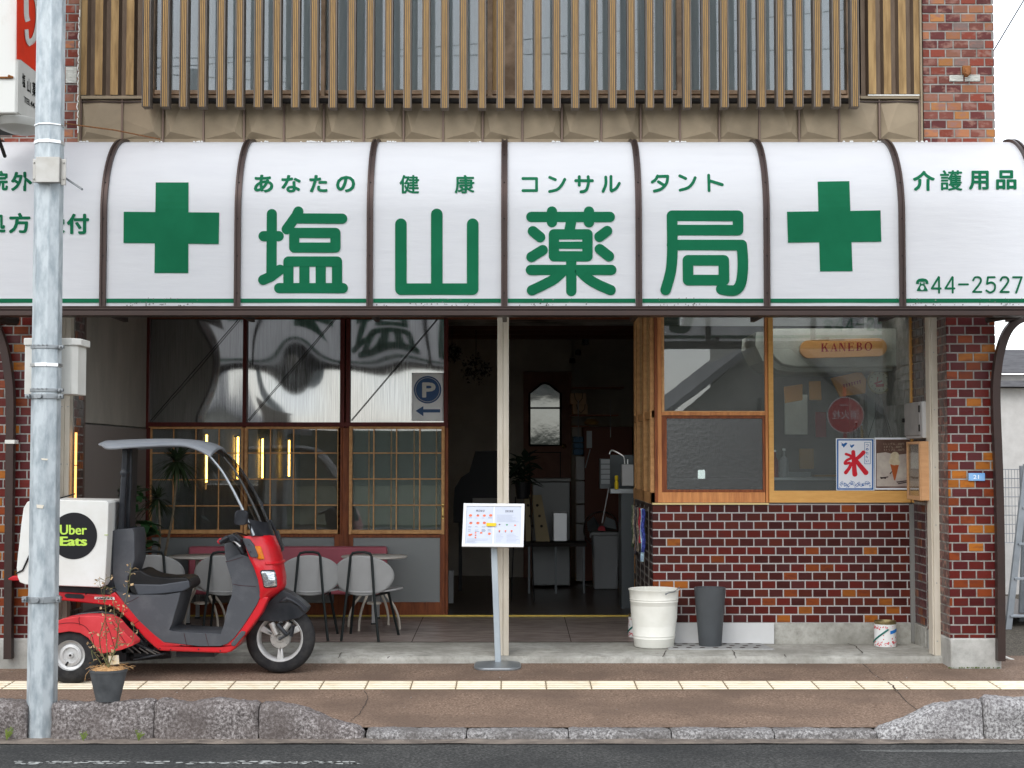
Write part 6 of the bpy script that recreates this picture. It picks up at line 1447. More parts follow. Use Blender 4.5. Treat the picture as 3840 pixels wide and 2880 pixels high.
m.box(xb + .004, xb + .014, 11.315, 11.67, z0 + .012, z0 + .14); m.build('box_body', MATS['ply'], t, bevel=.002)
m = MB()
for a_, b_, c_, e_ in [(11.3, 11.335, z0, z1), (11.65, 11.685, z0, z1)]: m.box(xb - .010, xb - .001, a_, b_, c_, e_)
m.box(xb - .010, xb - .001, 11.335, 11.65, z1 - .02, z1); m.box(xb - .010, xb - .001, 11.335, 11.65, z0, z0 + .03); m.build('front_frame', MATS['ply'], t, bevel=.002)
m = MB(); m.box(xb + .016, xb + .02, 11.33, 11.66, z0 + .22 * 1.05, z1 - .015); m.build('notice_paper', M('warm_paper', (.70, .60, .52), .6), t)
m = MB(); m.box(xb - .002, xb + .001, 11.335, 11.65, z0 + .03, z1 - .02); m.build('front_glass', MATS['clear_glass'], t)
# ice flag poster
pd = 11.945; t0 = MB(); x0, x1, z0, z1 = X(3135, pd, 1740), X(3278, pd, 1740), Z(1839, pd), Z(1644, pd)
M('poster_blue', (.008, .12, .38), .5); M('poster_white', (.86, .88, .92), .5); M('poster_red', (.66, .015, .03), .4)
P_ = lambda px, py, o_=0.: Vector((X(px, pd, py), pd - .004 - o_, Z(py, pd)))
def pbox(m_, a_, b_, c_, e_, o_): m_.add([P_(a_, c_, o_), P_(b_, c_, o_), P_(b_, e_, o_), P_(a_, e_, o_)], [(0, 1, 2, 3)])
m = MB(); m.box(x0, x1, pd - .005, pd - .003, z0, z1); ip = m.build('ice_poster', MATS['poster_white'], None); tag(ip, 'white poster with a big red brush character and blue waves in the shop window', 'poster')
m = MB(); o_ = .0015
for q in [(3138, 3275, 1647, 1652), (3138, 3275, 1831, 1836.5), (3138, 3143.5, 1652, 1831), (3269.5, 3275, 1652, 1831)]: pbox(m, *q, o_)
for q in [(3241, 3264, 1658, 1659.5), (3241, 3264, 1738.5, 1740), (3241, 3242.5, 1659, 1739), (3262.5, 3264, 1659, 1739)]: pbox(m, *q, o_)
for k in range(5): ptext(m, 'つめた〜い'[k], 3246.5, 3257.5 if k != 3 else 3254, 1665 + k * 14.5 - (0 if k != 3 else 0), 1675 + k * 14.5, pd - .0056, .02)
r = random.Random(2)
for k in range(46):   # stylised waves along the foot
    cx_, cy_ = 3148 + 2.6 * k + r.uniform(-1, 1), 1822 - 9 * abs(math.sin(k * .28)) + r.uniform(-4, 5); rr = r.uniform(3, 8); 
    if cy_ - rr < 1793: continue
    a0 = r.uniform(0, 6); n = 9; w_ = r.uniform(.8, 1.8)
    vs = []
    for q in range(n): a_ = a0 + q * .45; vs += [P_(cx_ + rr * math.cos(a_), min(1830, cy_ + rr * math.sin(a_)), o_ + k * .00002), P_(cx_ + (rr - w_) * math.cos(a_), min(1830, cy_ + (rr - w_) * math.sin(a_)), o_ + k * .00002)]
    m.add(vs, [(2 * q, 2 * q + 2, 2 * q + 3, 2 * q + 1) for q in range(n - 1)])
for (bx_, by_, s_) in [(3164, 1667, 1.), (3194, 1672, .75)]:   # plover birds
    pts = [(-13, -8), (-6, -6), (-2, -2), (6, -7), (13, -6), (10, 0), (4, 6), (-1, 12), (-4, 6), (-10, 2), (-7, -3)]
    tri = tessellate_polygon([[Vector((a_, -b_, 0)) for a_, b_ in pts]]); m.add([P_(bx_ + a_ * s_, by_ + b_ * s_, o_) for a_, b_ in pts], [tuple(q) for q in tri])
m.build('blue_print', MATS['poster_blue'], ip)
m = MB(); cnt = 0
def bst(pts, w0, w1):
    global cnt
    w0 *= 1.25; w1 *= 1.3
    Q = cat([(x, y, 0) for x, y in pts], 8)
    for i in range(len(Q)):
        f = i / (len(Q) - 1); w_ = (w0 + (w1 - w0) * f) / 2; cnt += 1
        m.add([P_(Q[i].x + w_ * math.cos(k * .5236), Q[i].y + w_ * math.sin(k * .5236), .0024 + .000008 * cnt) for k in range(12)], [tuple(range(12))])
bst([(3199, 1695), (3201, 1725), (3203, 1760), (3205, 1778)], 12, 15); bst([(3172, 1703), (3188, 1709), (3190, 1718), (3174, 1727), (3168, 1738), (3184, 1736)], 8, 8); bst([(3191, 1738), (3184, 1755), (3171, 1772)], 9, 11)
bst([(3237, 1697), (3222, 1712), (3206, 1724)], 13, 10); bst([(3210, 1728), (3226, 1748), (3246, 1772)], 12, 15)
m.build('red_character', MATS['poster_red'], ip)
# ice-cream poster
M('poster_brown', (.10, .05, .035), .5, col2=(.20, .12, .09), ns=6); M('cream_scene', (.42, .34, .30), .6, col2=(.58, .52, .44), ns=9, nd=5); M('cone', (.42, .10, .025), .6); M('vanilla', (.68, .60, .42), .5, col2=(.55, .45, .30), ns=30)
m = MB(); m.box(X(3280, pd), X(3411, pd), pd - .005, pd - .003, Z(1836, pd), Z(1641, pd)); cp = m.build('ice_cream_poster', MATS['poster_white'], None); tag(cp, 'brown poster showing an ice-cream cone, right of the red-character poster', 'poster')
m = MB(); pbox(m, 3284, 3411, 1648, 1830, .0012); m.build('dark_ground', MATS['poster_brown'], cp)
m = MB(); vs = [P_(3287, 1700, .0018), P_(3320, 1696, .0018), P_(3360, 1706, .0018), P_(3411, 1700, .0018), P_(3411, 1824, .0018), P_(3287, 1824, .0018)]; m.add(vs, [(0, 1, 2, 3, 4, 5)]); m.build('pale_cloth', MATS['cream_scene'], cp)
m = MB(); m.add([P_(3337, 1738, .0024), P_(3371, 1738, .0024), P_(3366, 1760, .0024), P_(3356, 1802, .0024), P_(3352, 1800, .0024)], [(0, 1, 2, 3, 4)]); m.build('cone', MATS['cone'], cp)
m = MB()
for i, (cx_, cy_, rr) in enumerate([(3353, 1727, 18), (3355, 1710, 16), (3342, 1733, 9), (3365, 1735, 9)]): m.add([P_(cx_ + rr * math.cos(k * .3927) * (1 + .06 * math.sin(k * 5)), cy_ + rr * math.sin(k * .3927), .003 + .0002 * i) for k in range(16)], [tuple(range(16))])
m.build('scoop', MATS['vanilla'], cp)
m = MB()
for (a_, b_, c_, e_) in [(3300, 1792, 3330, 1786), (3298, 1788, 3322, 1792), (3360, 1806, 3405, 1800), (3365, 1812, 3400, 1806), (3398, 1790, 3409, 1780), (3335, 1775, 3345, 1765)]: m.add([P_(a_, b_, .003), P_(c_, e_, .003), P_(c_, e_ + 4, .003), P_(a_ + 3, b_ + 4, .003)], [(0, 1, 2, 3)])
m.build('vanilla_pod', M('pod', (.06, .04, .04), .7), cp)
m = MB(); ptext(m, 'I.シングル…250円', 3314, 3390, 1660, 1669, pd - .0062); ptext(m, '2.ダブル…300円', 3314, 3382, 1671, 1680, pd - .0062); ptext(m, '3.トリプル…380円', 3314, 3390, 1682, 1691, pd - .0062)
m.v = [tuple(v) for v in m.v]; m.build('price_text', M('price_ink', (.42, .33, .24), .6), cp)
# house number plate
m = MB(); m.box(X(3632, 10.99, 1785), X(3693, 10.99, 1785), 10.985, 10.998, Z(1803, 10.99), Z(1774, 10.99)); hp = m.build('number_plate', M('plate_blue', (.12, .32, .62), .4, col2=(.25, .45, .72), ns=9), None, bevel=.002); tag(hp, 'small blue number plate reading 21 on the right brick pier', 'sign')
m = MB(); ptext(m, '21', 3650, 3671, 1781, 1796, 10.9835, .02); m.build('number', M('plate_white', (.8, .85, .9), .5), hp)
# ============================================================ behind the sliding window
d = 12.45
M('plaster', (.52, .53, .48), .9, col2=(.44, .45, .40), ns=7, bump=.35, bs=50); M('pill_orange', (.72, .36, .12), .5, col2=(.66, .32, .10), ns=3); M('pill_red', (.32, .01, .02), .5)
t = thing('plaster_canopy', 'rounded pale plaster arch hanging behind the right shop window', 'canopy', (X(3150, d), d, Z(1376, d)))
pts = [(2903, 1232), (3425, 1232), (3425, 1395), (3400, 1380), (3375, 1374), (2975, 1376), (2935, 1366), (2905, 1340), (2880, 1300), (2872, 1232)]
m = MB(); m.prism([(X(x, d, y), 0, Z(y, d)) for x, y in pts], 1, d, d + .12); m.build('arch_face', MATS['plaster'], t, bevel=.01)
m = MB(); m.prism([(X(x, d, y), 0, Z(y, d)) for x, y in [(2846, 1240), (2872, 1240), (2880, 1300), (2905, 1340), (2935, 1366), (2975, 1376), (3375, 1374), (3400, 1386), (2990, 1392), (2925, 1384), (2870, 1350), (2842, 1290)]], 1, d + .121, d + .9); m.build('arch_side', MATS['plaster'], t)
SGN = thing('brand_sign', 'orange pill-shaped sign with dark red serif letters behind the right window', 'sign', (X(3160, d), d, Z(1340, d)))
dd = d - .02; cL, cR, cy, rr = 3033, 3290, 1306, 34
pts = [(cL + rr * math.cos(a_), cy + 4 + rr * math.sin(a_)) for a_ in [math.pi / 2 + k * math.pi / 14 for k in range(15)]] + [(cR + rr * math.cos(a_), cy - 3 + rr * math.sin(a_)) for a_ in [-math.pi / 2 + k * math.pi / 14 for k in range(15)]]
m = MB(); m.prism([(X(x, dd, y), 0, Z(y, dd)) for x, y in pts], 1, dd - .02, dd + .018); m.build('sign_board', MATS['pill_orange'], SGN, bevel=.004)
m = MB()
# serif capitals drawn as strokes: thick stems, thin arms, slab serifs
def cap(ch, x, w_):
    y0, y1 = 1288.5, 1320.; T_, t_ = 6.2, 2.2; sl_ = lambda X_: -(X_ - 3070) * .025
    R_ = []
    def rect(a_, b_, c_, e_): R_.append([(a_, c_), (b_, c_), (b_, e_), (a_, e_)])
    def stem(a_): rect(a_, a_ + T_, y0, y1); rect(a_ - 2.2, a_ + T_ + 2.2, y0, y0 + 1.8); rect(a_ - 2.2, a_ + T_ + 2.2, y1 - 1.8, y1)
    if ch == 'K': stem(x + 2); R_.append([(x + 8, 1306), (x + 20, y0 + 1.8), (x + 23, y0 + 1.8), (x + 8, 1311)]); R_.append([(x + 12, 1303), (x + 17, 1300), (x + 27, y1 - 1.8), (x + 20, y1 - 1.8)]); rect(x + 16, x + 26, y0, y0 + 1.8); rect(x + 16, x + 29, y1 - 1.8, y1)
    if ch == 'A': R_.append([(x + 2, y1), (x + 4.5, y1), (x + 14, y0 + 3), (x + 13, y0)]); R_.append([(x + 13, y0), (x + 15, y0), (x + 26, y1), (x + 19, y1), (x + 12, y0 + 5)]); rect(x + 8, x + 20, 1309, 1311); rect(x - 1, x + 8, y1 - 1.8, y1); rect(x + 16, x + 29, y1 - 1.8, y1)
    if ch == 'N': rect(x + 2, x + 4.4, y0, y1); rect(x + 21, x + 23.4, y0, y1); R_.append([(x + 1, y0), (x + 9, y0), (x + 23.4, y1), (x + 20, y1)]); rect(x - 1, x + 7, y1 - 1.8, y1); rect(x + 17.5, x + 26.5, y0, y0 + 1.8)
    if ch == 'E': stem(x + 2); rect(x + 8, x + 22, y0, y0 + 2.2); rect(x + 8, x + 23, y1 - 2.2, y1); rect(x + 8, x + 17, 1303, 1305.2); rect(x + 20, x + 22, y0, y0 + 7); rect(x + 21, x + 23, y1 - 7, y1); rect(x + 16, x + 18, 1300, 1308)
    if ch == 'B':
        stem(x + 2)
        for (cy_, ry, rx_) in ((1296.5, 8, 11), (1311.5, 8.5, 13)):
            for k in range(8):
                a0, a1 = -math.pi / 2 + k * math.pi / 8, -math.pi / 2 + (k + 1) * math.pi / 8; f = lambda a_, o_: (x + 9 + max(0, rx_ - o_ * (2.6 if o_ else 0)) * math.cos(a_), cy_ + (ry - (1 if o_ else 0) * 2) * math.sin(a_))
                R_.append([(x + 9 + rx_ * math.cos(a0), cy_ + ry * math.sin(a0)), (x + 9 + rx_ * math.cos(a1), cy_ + ry * math.sin(a1)), (x + 9 + (rx_ - 5.5) * math.cos(a1), cy_ + (ry - 2) * math.sin(a1)), (x + 9 + (rx_ - 5.5) * math.cos(a0), cy_ + (ry - 2) * math.sin(a0))])
    if ch == 'O':
        for k in range(20):
            a0, a1 = k * math.pi / 10, (k + 1) * math.pi / 10; c0, s0, c1, s1_ = math.cos(a0), math.sin(a0), math.cos(a1), math.sin(a1)
            R_.append([(x + 14 + 14 * c0, 1304.2 + 16.4 * s0), (x + 14 + 14 * c1, 1304.2 + 16.4 * s1_), (x + 14 + 8.5 * c1, 1304.2 + 14.2 * s1_), (x + 14 + 8.5 * c0, 1304.2 + 14.2 * s0)])
    for i, q in enumerate(R_): m.add([(X(a_, dd, b_), dd - .0215 - .00005 * i, Z(b_ + sl_(a_), dd)) for a_, b_ in q], [tuple(range(len(q)))])
for ch, x in (('K', 3077), ('A', 3112), ('N', 3144), ('E', 3177), ('B', 3209), ('O', 3240)): cap(ch, x, 26)
m.build('sign_lettering', MATS['pill_red'], SGN)
t = thing('kitchen_lamp', 'small square lit lamp glowing through the frosted serving pane', 'lamp', (X(2640, 12.5), 12.5, Z(1790, 12.5)))
m = MB(); m.box(X(2618, 12.5), X(2644, 12.5), 12.5, 12.53, Z(1795, 12.5), Z(1762, 12.5)); m.build('lamp_panel', M('lamp_white', (1, 1, 1), .5, emis=(.9, 1., 1.), es=14), t, bevel=.006)
t = thing('added_tube_light', 'added white tube lights brightening the kitchen, hidden behind strips above the right window', 'lamp', (2.1, 13.3, CEIL - .03))  # added to light the plaster arch and sign; unseen behind the valances
m = MB(); m.tube([(1.5, 13.3, CEIL - .05), (2.8, 13.3, CEIL - .05)], .018, 10); m.tube([(1.5, 12.22, CEIL - .05), (3.0, 12.22, CEIL - .05)], .014, 10); m.build('tube', M('tube_white', (1, 1, 1), .5, emis=(1, .97, .92), es=10), t); m = MB(); m.box(1.45, 2.85, 13.24, 13.26, CEIL - .10, CEIL); m.box(1.45, 3.05, 12.17, 12.19, CEIL - .085, CEIL); m.build('housing', MATS['frame_white'], t)  # valances added too, screening both tubes from view
# clock, white pillar, easel cord, bottles, counter with equipment
M('clock_face', (.62, .60, .46), .5); M('clock_rim', (.45, .40, .25), .4); M('clock_red', (.45, .05, .05), .5); M('white_pillar', (.55, .56, .53), .8); M('dark_grey_metal', (.10, .11, .115), .4, .3); M('steel_counter', (.35, .37, .38), .3, .7)
m = MB(); m.box(X(3256, 13.2), X(3400, 13.2), 13.2, 13.3, .2, CEIL); tag(m.build('white_partition', MATS['white_pillar']), 'pale partition panel behind the clock inside the right window', 'partition')
c = pt(3296, 1432, 12.75); t = thing('wall_clock', 'round cream clock with red hands in the right window', 'clock', tuple(c))
m = MB(); m.lathe([(.096, -.01), (.102, -.02), (.092, -.028), (.084, -.014), (.084, 0)], c, 48, 'y'); m.build('clock_rim', MATS['clock_rim'], t, smooth=True); m = MB(); m.lathe([(0, -.012), (.086, -.012), (.086, .01), (0, .01)], c, 48, 'y'); m.build('clock_face', MATS['clock_face'], t)
m = MB()
for k in range(12): a_ = k * math.pi / 6; m.obox(c + Vector((math.cos(a_) * .07, -.0135, math.sin(a_) * .07)), (math.cos(a_), 0, math.sin(a_)), (0, 1, 0), (-math.sin(a_), 0, math.cos(a_)), .007, .001, .002)
m.build('hour_marks', MATS['black_steel'], t)
m = MB(); m.obox(c + Vector((-.01, -.016, -.005)), (.9, 0, .35), (0, 1, 0), (-.35, 0, .9), .035, .001, .008); m.obox(c + Vector((.005, -.018, -.03)), (1, 0, .1), (0, 1, 0), (-.1, 0, 1), .03, .001, .012); m.obox(c + Vector((-.02, -.017, .0)), (.2, 0, 1), (0, 1, 0), (1, 0, -.2), .04, .001, .004); m.build('clock_hands', MATS['clock_red'], t)
d_ = 12.5; m = MB(); m.tube([pt(3256, 1640, d_), pt(3302, 1498, d_), pt(3336, 1640, d_)], .0025, 5); m.tube([pt(3303, 1505, d_), pt(3348, 1640, d_)], .0025, 5); m.tube([pt(3302, 1500, d_), pt(3300, 1490, d_)], .003, 5); tag(m.build('string_hanger', MATS['black_steel']), 'thin dark cord in an inverted V above the two posters', 'cord')
t = thing('kitchen_counter', 'steel kitchen worktop with a backsplash seen through the right window', 'counter', (X(3050, 13.0), 13.0, z_dr))
m = MB(); m.box(1.25, 3.18, 12.8, 13.5, z_dr, Z(1800, 13.0)); m.build('counter_base', MATS['dark_grey_metal'], t); m = MB(); m.box(1.2, 3.19, 12.75, 13.52, Z(1800, 13.0), Z(1790, 13.0)); m.build('worktop', MATS['steel_counter'], t, bevel=.004)
M('bottle_red', (.20, .015, .02), .3); M('bottle_dark', (.03, .02, .015), .2); M('bottle_amber', (.35, .20, .06), .3); M('bottle_grey', (.28, .30, .31), .4)
for k, (px, w_, h_, mt, lb_) in enumerate([(2906, 26, 95, 'bottle_red', 'dark red bottle on the kitchen worktop at the left edge of the right window'), (2940, 34, 100, 'bottle_grey', 'grey canister on the kitchen worktop beside the dark red bottle'), (3212, 24, 70, 'bottle_dark', 'dark bottle just above the top edge of the red-character poster'), (3233, 12, 60, 'bottle_amber', 'slim amber bottle above the right corner of the red-character poster')]):
    d_ = 13.0; c = Vector((X(px, d_), d_, Z(1790, d_))); 
    if k > 1: c.z = Z(1655, d_)
    t = thing('bottle', lb_, 'bottle', tuple(c)); r_ = w_ / 2 / F * d_; h = h_ / F * d_
    m = MB(); m.lathe([(0, 0), (r_, 0), (r_, h * .6), (r_ * .8, h * .72), (r_ * .3, h * .8), (r_ * .3, h), (0, h)], c, 20); m.build('bottle_body', MATS[mt], t, smooth=True, ang=40); m = MB(); m.lathe([(0, h), (r_ * .36, h), (r_ * .36, h * 1.08), (0, h * 1.08)], c, 14); m.build('cap', MATS['frame_white'], t)
m = MB(); m.box(X(3190, 13.0), X(3256, 13.0), 12.95, 13.1, Z(1662, 13), Z(1655, 13)); tag(m.build('bottle_shelf', MATS['brown_wood']), 'narrow shelf carrying two small bottles in the right window', 'shelf')
for (x0, x1, y0, y1, d_, mt, nm, lb_, cat_) in [(2945, 3030, 1480, 1630, 13.9, 'plaster', 'pinned_paper', 'pale sheet of paper on the back wall behind the right window', 'paper'), (3060, 3100, 1545, 1640, 13.6, 'bottle_red', 'hanging_towel', 'dark red towel hanging inside the right window', 'towel'), (2998, 3052, 1682, 1758, 13.2, 'bottle_amber', 'cutting_board', 'brown wooden board standing inside the right window', 'board'), (3055, 3140, 1780, 1838, 13.3, 'bottle_amber', 'wooden_crate', 'small pale wooden crate left of the red-character poster, inside', 'crate'), (2905, 3040, 1770, 1800, 13.2, 'bottle_grey', 'sink_basin', 'grey steel basin low inside the right window', 'basin')]:
    m = MB(); m.box(X(x0, d_), X(x1, d_), d_, d_ + .03 + .1 * (nm in ('wooden_crate', 'sink_basin')), Z(y1, d_), Z(y0, d_)); tag(m.build(nm, MATS[mt], bevel=.004), lb_, cat_)
for k, (pp, lb_) in enumerate([([(2940, 1450), (3010, 1440), (3010, 1500), (2944, 1512)], 'left pale orange cardboard sign hanging in the right window'), ([(3034, 1430), (3078, 1428), (3082, 1500), (3036, 1500)], 'narrow orange cardboard sign hanging in the middle of the right window'), ([(3115, 1418), (3230, 1392), (3250, 1425), (3246, 1475), (3150, 1488)], 'tilted orange cardboard sign beside the cream clock')]):
    d_ = 12.78; m = MB(); m.prism([(X(x, d_, y), 0, Z(y, d_)) for x, y in pp], 1, d_, d_ + .02); o = m.build('hanging_sign', MATS['pill_orange'], bevel=.006); tag(o, lb_, 'sign', 'orange signs inside the right window')
    if k == 2:
        m = MB(); text_on(m, '営業中あり', lambda u, v: Vector((X(3165 + 70 * u, d_), d_ - .0015, Z(1455 - 20 * u - 24 * v, d_))), .02); m.build('sign_print', MATS['pill_red'], o) if False else None
        m = MB()
        for q in range(7): m.obox((X(3168 + q * 10, d_), d_ - .001, Z(1447 - q * 2.6, d_)), (1, 0, .2), (0, 1, 0), (-.2, 0, 1), .004, .0006, .014); m.obox((X(3168 + q * 10, d_), d_ - .001, Z(1443 - q * 2.6, d_)), (1, 0, .2), (0, 1, 0), (-.2, 0, 1), .009, .0006, .002)
        m.build('sign_print', MATS['pill_red'], o)
# ============================================================ inside the doorway
M('door_brown', (.20, .10, .07), .6, col2=(.15, .07, .05), ns=6); M('mirror_glass', (.13, .135, .13), .06, .9, bump=.10, bs=4); M('cabinet_red', (.13, .04, .022), .5); M('kraft', (.42, .27, .16), .8); M('white_store', (.50, .50, .50), .6); M('blue_store', (.06, .14, .24), .5); M('dull_white', (.30, .30, .30), .6); M('bin_plastic', (.34, .345, .35), .55); M('fan_metal', (.16, .145, .125), .4, .5)
def ibox(m_, x0, x1, y0, y1, d0, d1, d=None):
    d = d or d0; return m_.box(X(x0, d, (y0 + y1) / 2), X(x1, d, (y0 + y1) / 2), d0, d1, Z(y1, d), Z(y0, d))
d = 18.0; t = thing('interior_door', 'dark brown panelled inner door with a mirrored light at the back of the shop', 'door', (X(2050, d), d, z_dr))
m = MB(); ibox(m, 1963, 2142, 1395, 2175, d, d + .05); m.build('door_panel', MATS['door_brown'], t)
m = MB(); pts = [(1986, 1670), (1986, 1475), (2010, 1456), (2028, 1440), (2044, 1436), (2062, 1442), (2080, 1458), (2102, 1475), (2102, 1670)]
m.prism([(X(x, d, y), 0, Z(y, d)) for x, y in pts], 1, d - .012, d - .002); m.build('mirror_light', MATS['mirror_glass'], t)
m = MB(); P = [pt(x, y, d - .02) for x, y in pts + [pts[0]]]; m.tube(P, .014, 6); m.tube([pt(1986, 1530, d - .02), pt(2102, 1530, d - .02)], .012, 6); ibox(m, 1985, 2105, 1695, 1698, d - .02, d); ibox(m, 1985, 1988, 1695, 1980, d - .02, d); ibox(m, 2100, 2103, 1695, 1980, d - .02, d); m.build('moulding', MATS['seam_black'], t)
m = MB(); c = pt(2116, 1673, d - .05); m.lathe([(0, -.03), (.025, -.02), (.03, 0), (.02, .02), (.01, .05)], c, 16, 'y'); m.build('door_knob', MATS['brass'], t, smooth=True)
m = MB(); m.box(X(1910, 18.2), X(1962, 18.2), 18.05, 18.2, z_dr, CEIL + .3); m.box(X(1962, 18.2), X(2150, 18.2), 18.06, 18.2, Z(1393, 18), CEIL + .3); m.box(X(2143, 18.2), 3.2, 18.06, 18.2, z_dr, CEIL + .3); m.box(-1.0, X(1910, 18.2), 18.3, 18.4, z_dr, CEIL + .3)
m.build('inner_wall', MATS['interior_wall'], B)
d = 17.0; t = thing('wall_shelving', 'dark wall shelving with brown gift boxes at the back of the shop', 'shelf', (X(2240, d), d, 1.5))
for (x0, x1, y0) in [(2145, 2340, 1452), (2140, 2320, 1555), (2145, 2210, 1596)]: m = MB(); ibox(m, x0, x1, y0, y0 + 4, d, d + .3); m.build('shelf_board', MATS['brown_wood'], t)
m = MB()
for x in (2167, 2288): ibox(m, x, x + 3, 1500, 1640, d - .01, d + .01)
m.build('shelf_standard', MATS['dull_white'], t)
kb = [((2139, 1474, 2198, 1516), 'upper brown gift box tied with string on the back shelf'), ((2148, 1516, 2204, 1553), 'lower brown gift box tied with string on the back shelf')]
for (q, lb_) in kb:
    m = MB(); ibox(m, q[0], q[2], q[1], q[3], d + .02, d + .26); o = m.build('gift_box', MATS['kraft'], bevel=.004); tag(o, lb_, 'box', 'gift boxes on the back shelf')
    m = MB(); y_ = d + .012; m.tube([pt(q[0] + 14, q[1], y_), pt(q[0] + 18, (q[1] + q[3]) / 2, y_), pt(q[0] + 30, q[3] - 4, y_), pt(q[0] + 44, (q[1] + q[3]) / 2, y_), pt(q[0] + 46, q[1], y_)], .004, 5); m.build('string', MATS['black_steel'], o)
m = MB(); c = pt(2218, 1582, d + .15); m.lathe([(0, -.04), (.07, -.03), (.085, 0), (.05, .03), (0, .035)], c, 20, 'z'); tag(m.build('bread_basket', MATS['bottle_amber'], smooth=True), 'small golden-brown basket on the back shelf', 'basket')
d = 17.3; m = MB(); ibox(m, 2190, 2372, 1600, 2178, d, d + .5); tag(m.build('red_cabinet', MATS['cabinet_red'], bevel=.006), 'reddish-brown cabinet panel behind the grey lidded bin', 'cabinet')
d = 17.25
for k, (y0, y1) in enumerate([(1637, 1659), (1661, 1682), (1684, 1706)]):
    m = MB(); ibox(m, 2151, 2188, y0, y1, d, d + .3); tag(m.build('blue_crate', MATS['blue_store'], bevel=.008), ['topmost', 'middle', 'lowest'][k] + ' blue crate of the stack left of the reddish-brown cabinet', 'crate', 'blue crates in the stack')
for k, (y0, y1) in enumerate([(1711, 1800), (1804, 1889), (1893, 1962), (1966, 2180)]):
    m = MB(); ibox(m, 2160, 2192, y0, y1, d, d + .3); tag(m.build('white_crate', MATS['white_store'], bevel=.006), ['topmost', 'second from top', 'third from top', 'lowest'][k] + ' white storage box under the blue crates', 'box', 'white storage boxes in the stack')
d = 16.6; t = thing('fridge', 'low grey chest fridge in front of the brown inner door', 'fridge', (X(2065, d), d, z_dr))
m = MB(); ibox(m, 1996, 2138, 1807, 2196, d, d + .5); m.build('fridge_body', M('fridge_grey', (.20, .205, .205), .4, .2), t, bevel=.01); m = MB(); ibox(m, 1993, 2141, 1794, 1806, d - .02, d + .5); m.build('fridge_lid', M('fridge_pale', (.30, .30, .29), .4), t, bevel=.006)
d = 16.0; m = MB(); ibox(m, 2075, 2127, 1922, 2030, d, d + .2); tag(m.build('tin_canister', M('tin', (.52, .53, .54), .35, .6), bevel=.006), 'square silvery tin can standing in the doorway', 'can')
for k, (pp, lb_) in enumerate([([(1966, 1858), (1990, 1855), (1990, 2030), (1973, 2030)], 'left patterned beige board leaning beside the fridge'), ([(1996, 1857), (2030, 1856), (2062, 2030), (2010, 2030)], 'right patterned beige board leaning beside the fridge')]):
    d = 16.05; m = MB(); m.prism([(X(x, d, y), 0, Z(y, d)) for x, y in pp], 1, d, d + .02); o = m.build('patterned_board', M('beige_board', (.34, .27, .16), .7)); tag(o, lb_, 'board', 'patterned boards by the fridge')
    m = MB()
    for y in (1895, 1935, 1973): m.lathe([(0, -.002), (.016, -.002), (.016, .001)], pt(1980 + k * 35 + (y - 1895) * .2, y, d - .001), 6, 'y')
    m.build('dark_motif', MATS['interior_dark'], o)
d = 15.9; zf = z_dr
t = thing('low_bench', 'low dark plank bench on castors across the back of the doorway', 'bench', (X(2080, d), d, zf)); m = MB(); ibox(m, 1960, 2200, 2036, 2050, d, d + .45); m.build('bench_top', MATS['interior_dark'], t); m = MB()
for x in (1980, 2080, 2185):
    m = MB(); m.box(X(x, d), X(x + 8, d), d + .03, d + .06, z_dr, Z(2050, d))
    m.build('bench_leg', MATS['dark_grey_metal'], t)
# standing fan
d = 16.8; t = thing('standing_fan', 'large round wire-guarded fan behind the grey lidded bin', 'fan', (X(2255, d), d, zf)); c = pt(2255, 1985, d); r_ = 67 / F * d
m = MB(); m.lathe([(r_ - .004, -.03), (r_ + .003, 0), (r_ - .004, .03), (r_ - .01, 0)], c, 56, 'y', close=False)
for k in range(48): a_ = 2 * math.pi * k / 48; v = Vector((math.cos(a_), 0, math.sin(a_))); m.tube([c + v * r_ * .2 + Vector((0, -.06, 0)), c + v * r_ * .65 + Vector((0, -.055, 0)), c + v * r_], .0012, 4)
m.build('fan_guard', MATS['fan_metal'], t); m = MB(); m.lathe([(0, -.065), (r_ * .2, -.065), (r_ * .22, -.05), (r_ * .2, .05)], c, 28, 'y'); m.build('fan_hub', MATS['can_red'], t)
m = MB()
for k in range(3):
    a0 = k * 2.09; m.add([c + Vector((math.cos(a0 + q) * s_ * r_, -.02 + .03 * q, math.sin(a0 + q) * s_ * r_)) for q, s_ in ((0, .2), (0, .85), (.6, .9), (1.2, .75), (1.0, .2))], [(0, 1, 2, 3, 4)])
m.build('fan_blade', MATS['dark_grey_metal'], t, solid=.003); m = MB(); m.tube([c + Vector((0, .06, 0)), Vector((c.x, d + .08, zf))], .02, 10); m.lathe([(0, 0), (.18, 0), (.17, .02), (0, .03)], (c.x, d + .08, zf), 28); m.build('fan_stand', MATS['fan_metal'], t)
# grey lidded bin
d = 16.35; t = thing('lidded_bin', 'grey square plastic bin with clip lid just inside the doorway', 'bin', (X(2275, d), d, zf)); x0, x1 = X(2222, d), X(2322, d); zt = Z(2008, d); zb = z_dr
m = MB(); n = 12; vs = []
for z, e in ((zb, .016), (zt, 0)): vs += [(x0 + e, d + e, z), (x1 - e, d + e, z), (x1 - e, d + .3 - e, z), (x0 + e, d + .3 - e, z)]
m.add(vs, [(3, 2, 1, 0), (4, 5, 6, 7), (0, 1, 5, 4), (1, 2, 6, 5), (2, 3, 7, 6), (3, 0, 4, 7)]); m.build('bin_body', MATS['bin_plastic'], t, bevel=.02, bseg=3)
m = MB(); m.box(x0 - .02, x1 + .008, d - .012, d + .31, zt, zt + .035); m.box(x0 - .028, x0 - .012, d + .05, d + .12, zt - .03, zt + .02); m.build('bin_lid', MATS['bin_plastic'], t, bevel=.012, bseg=3)
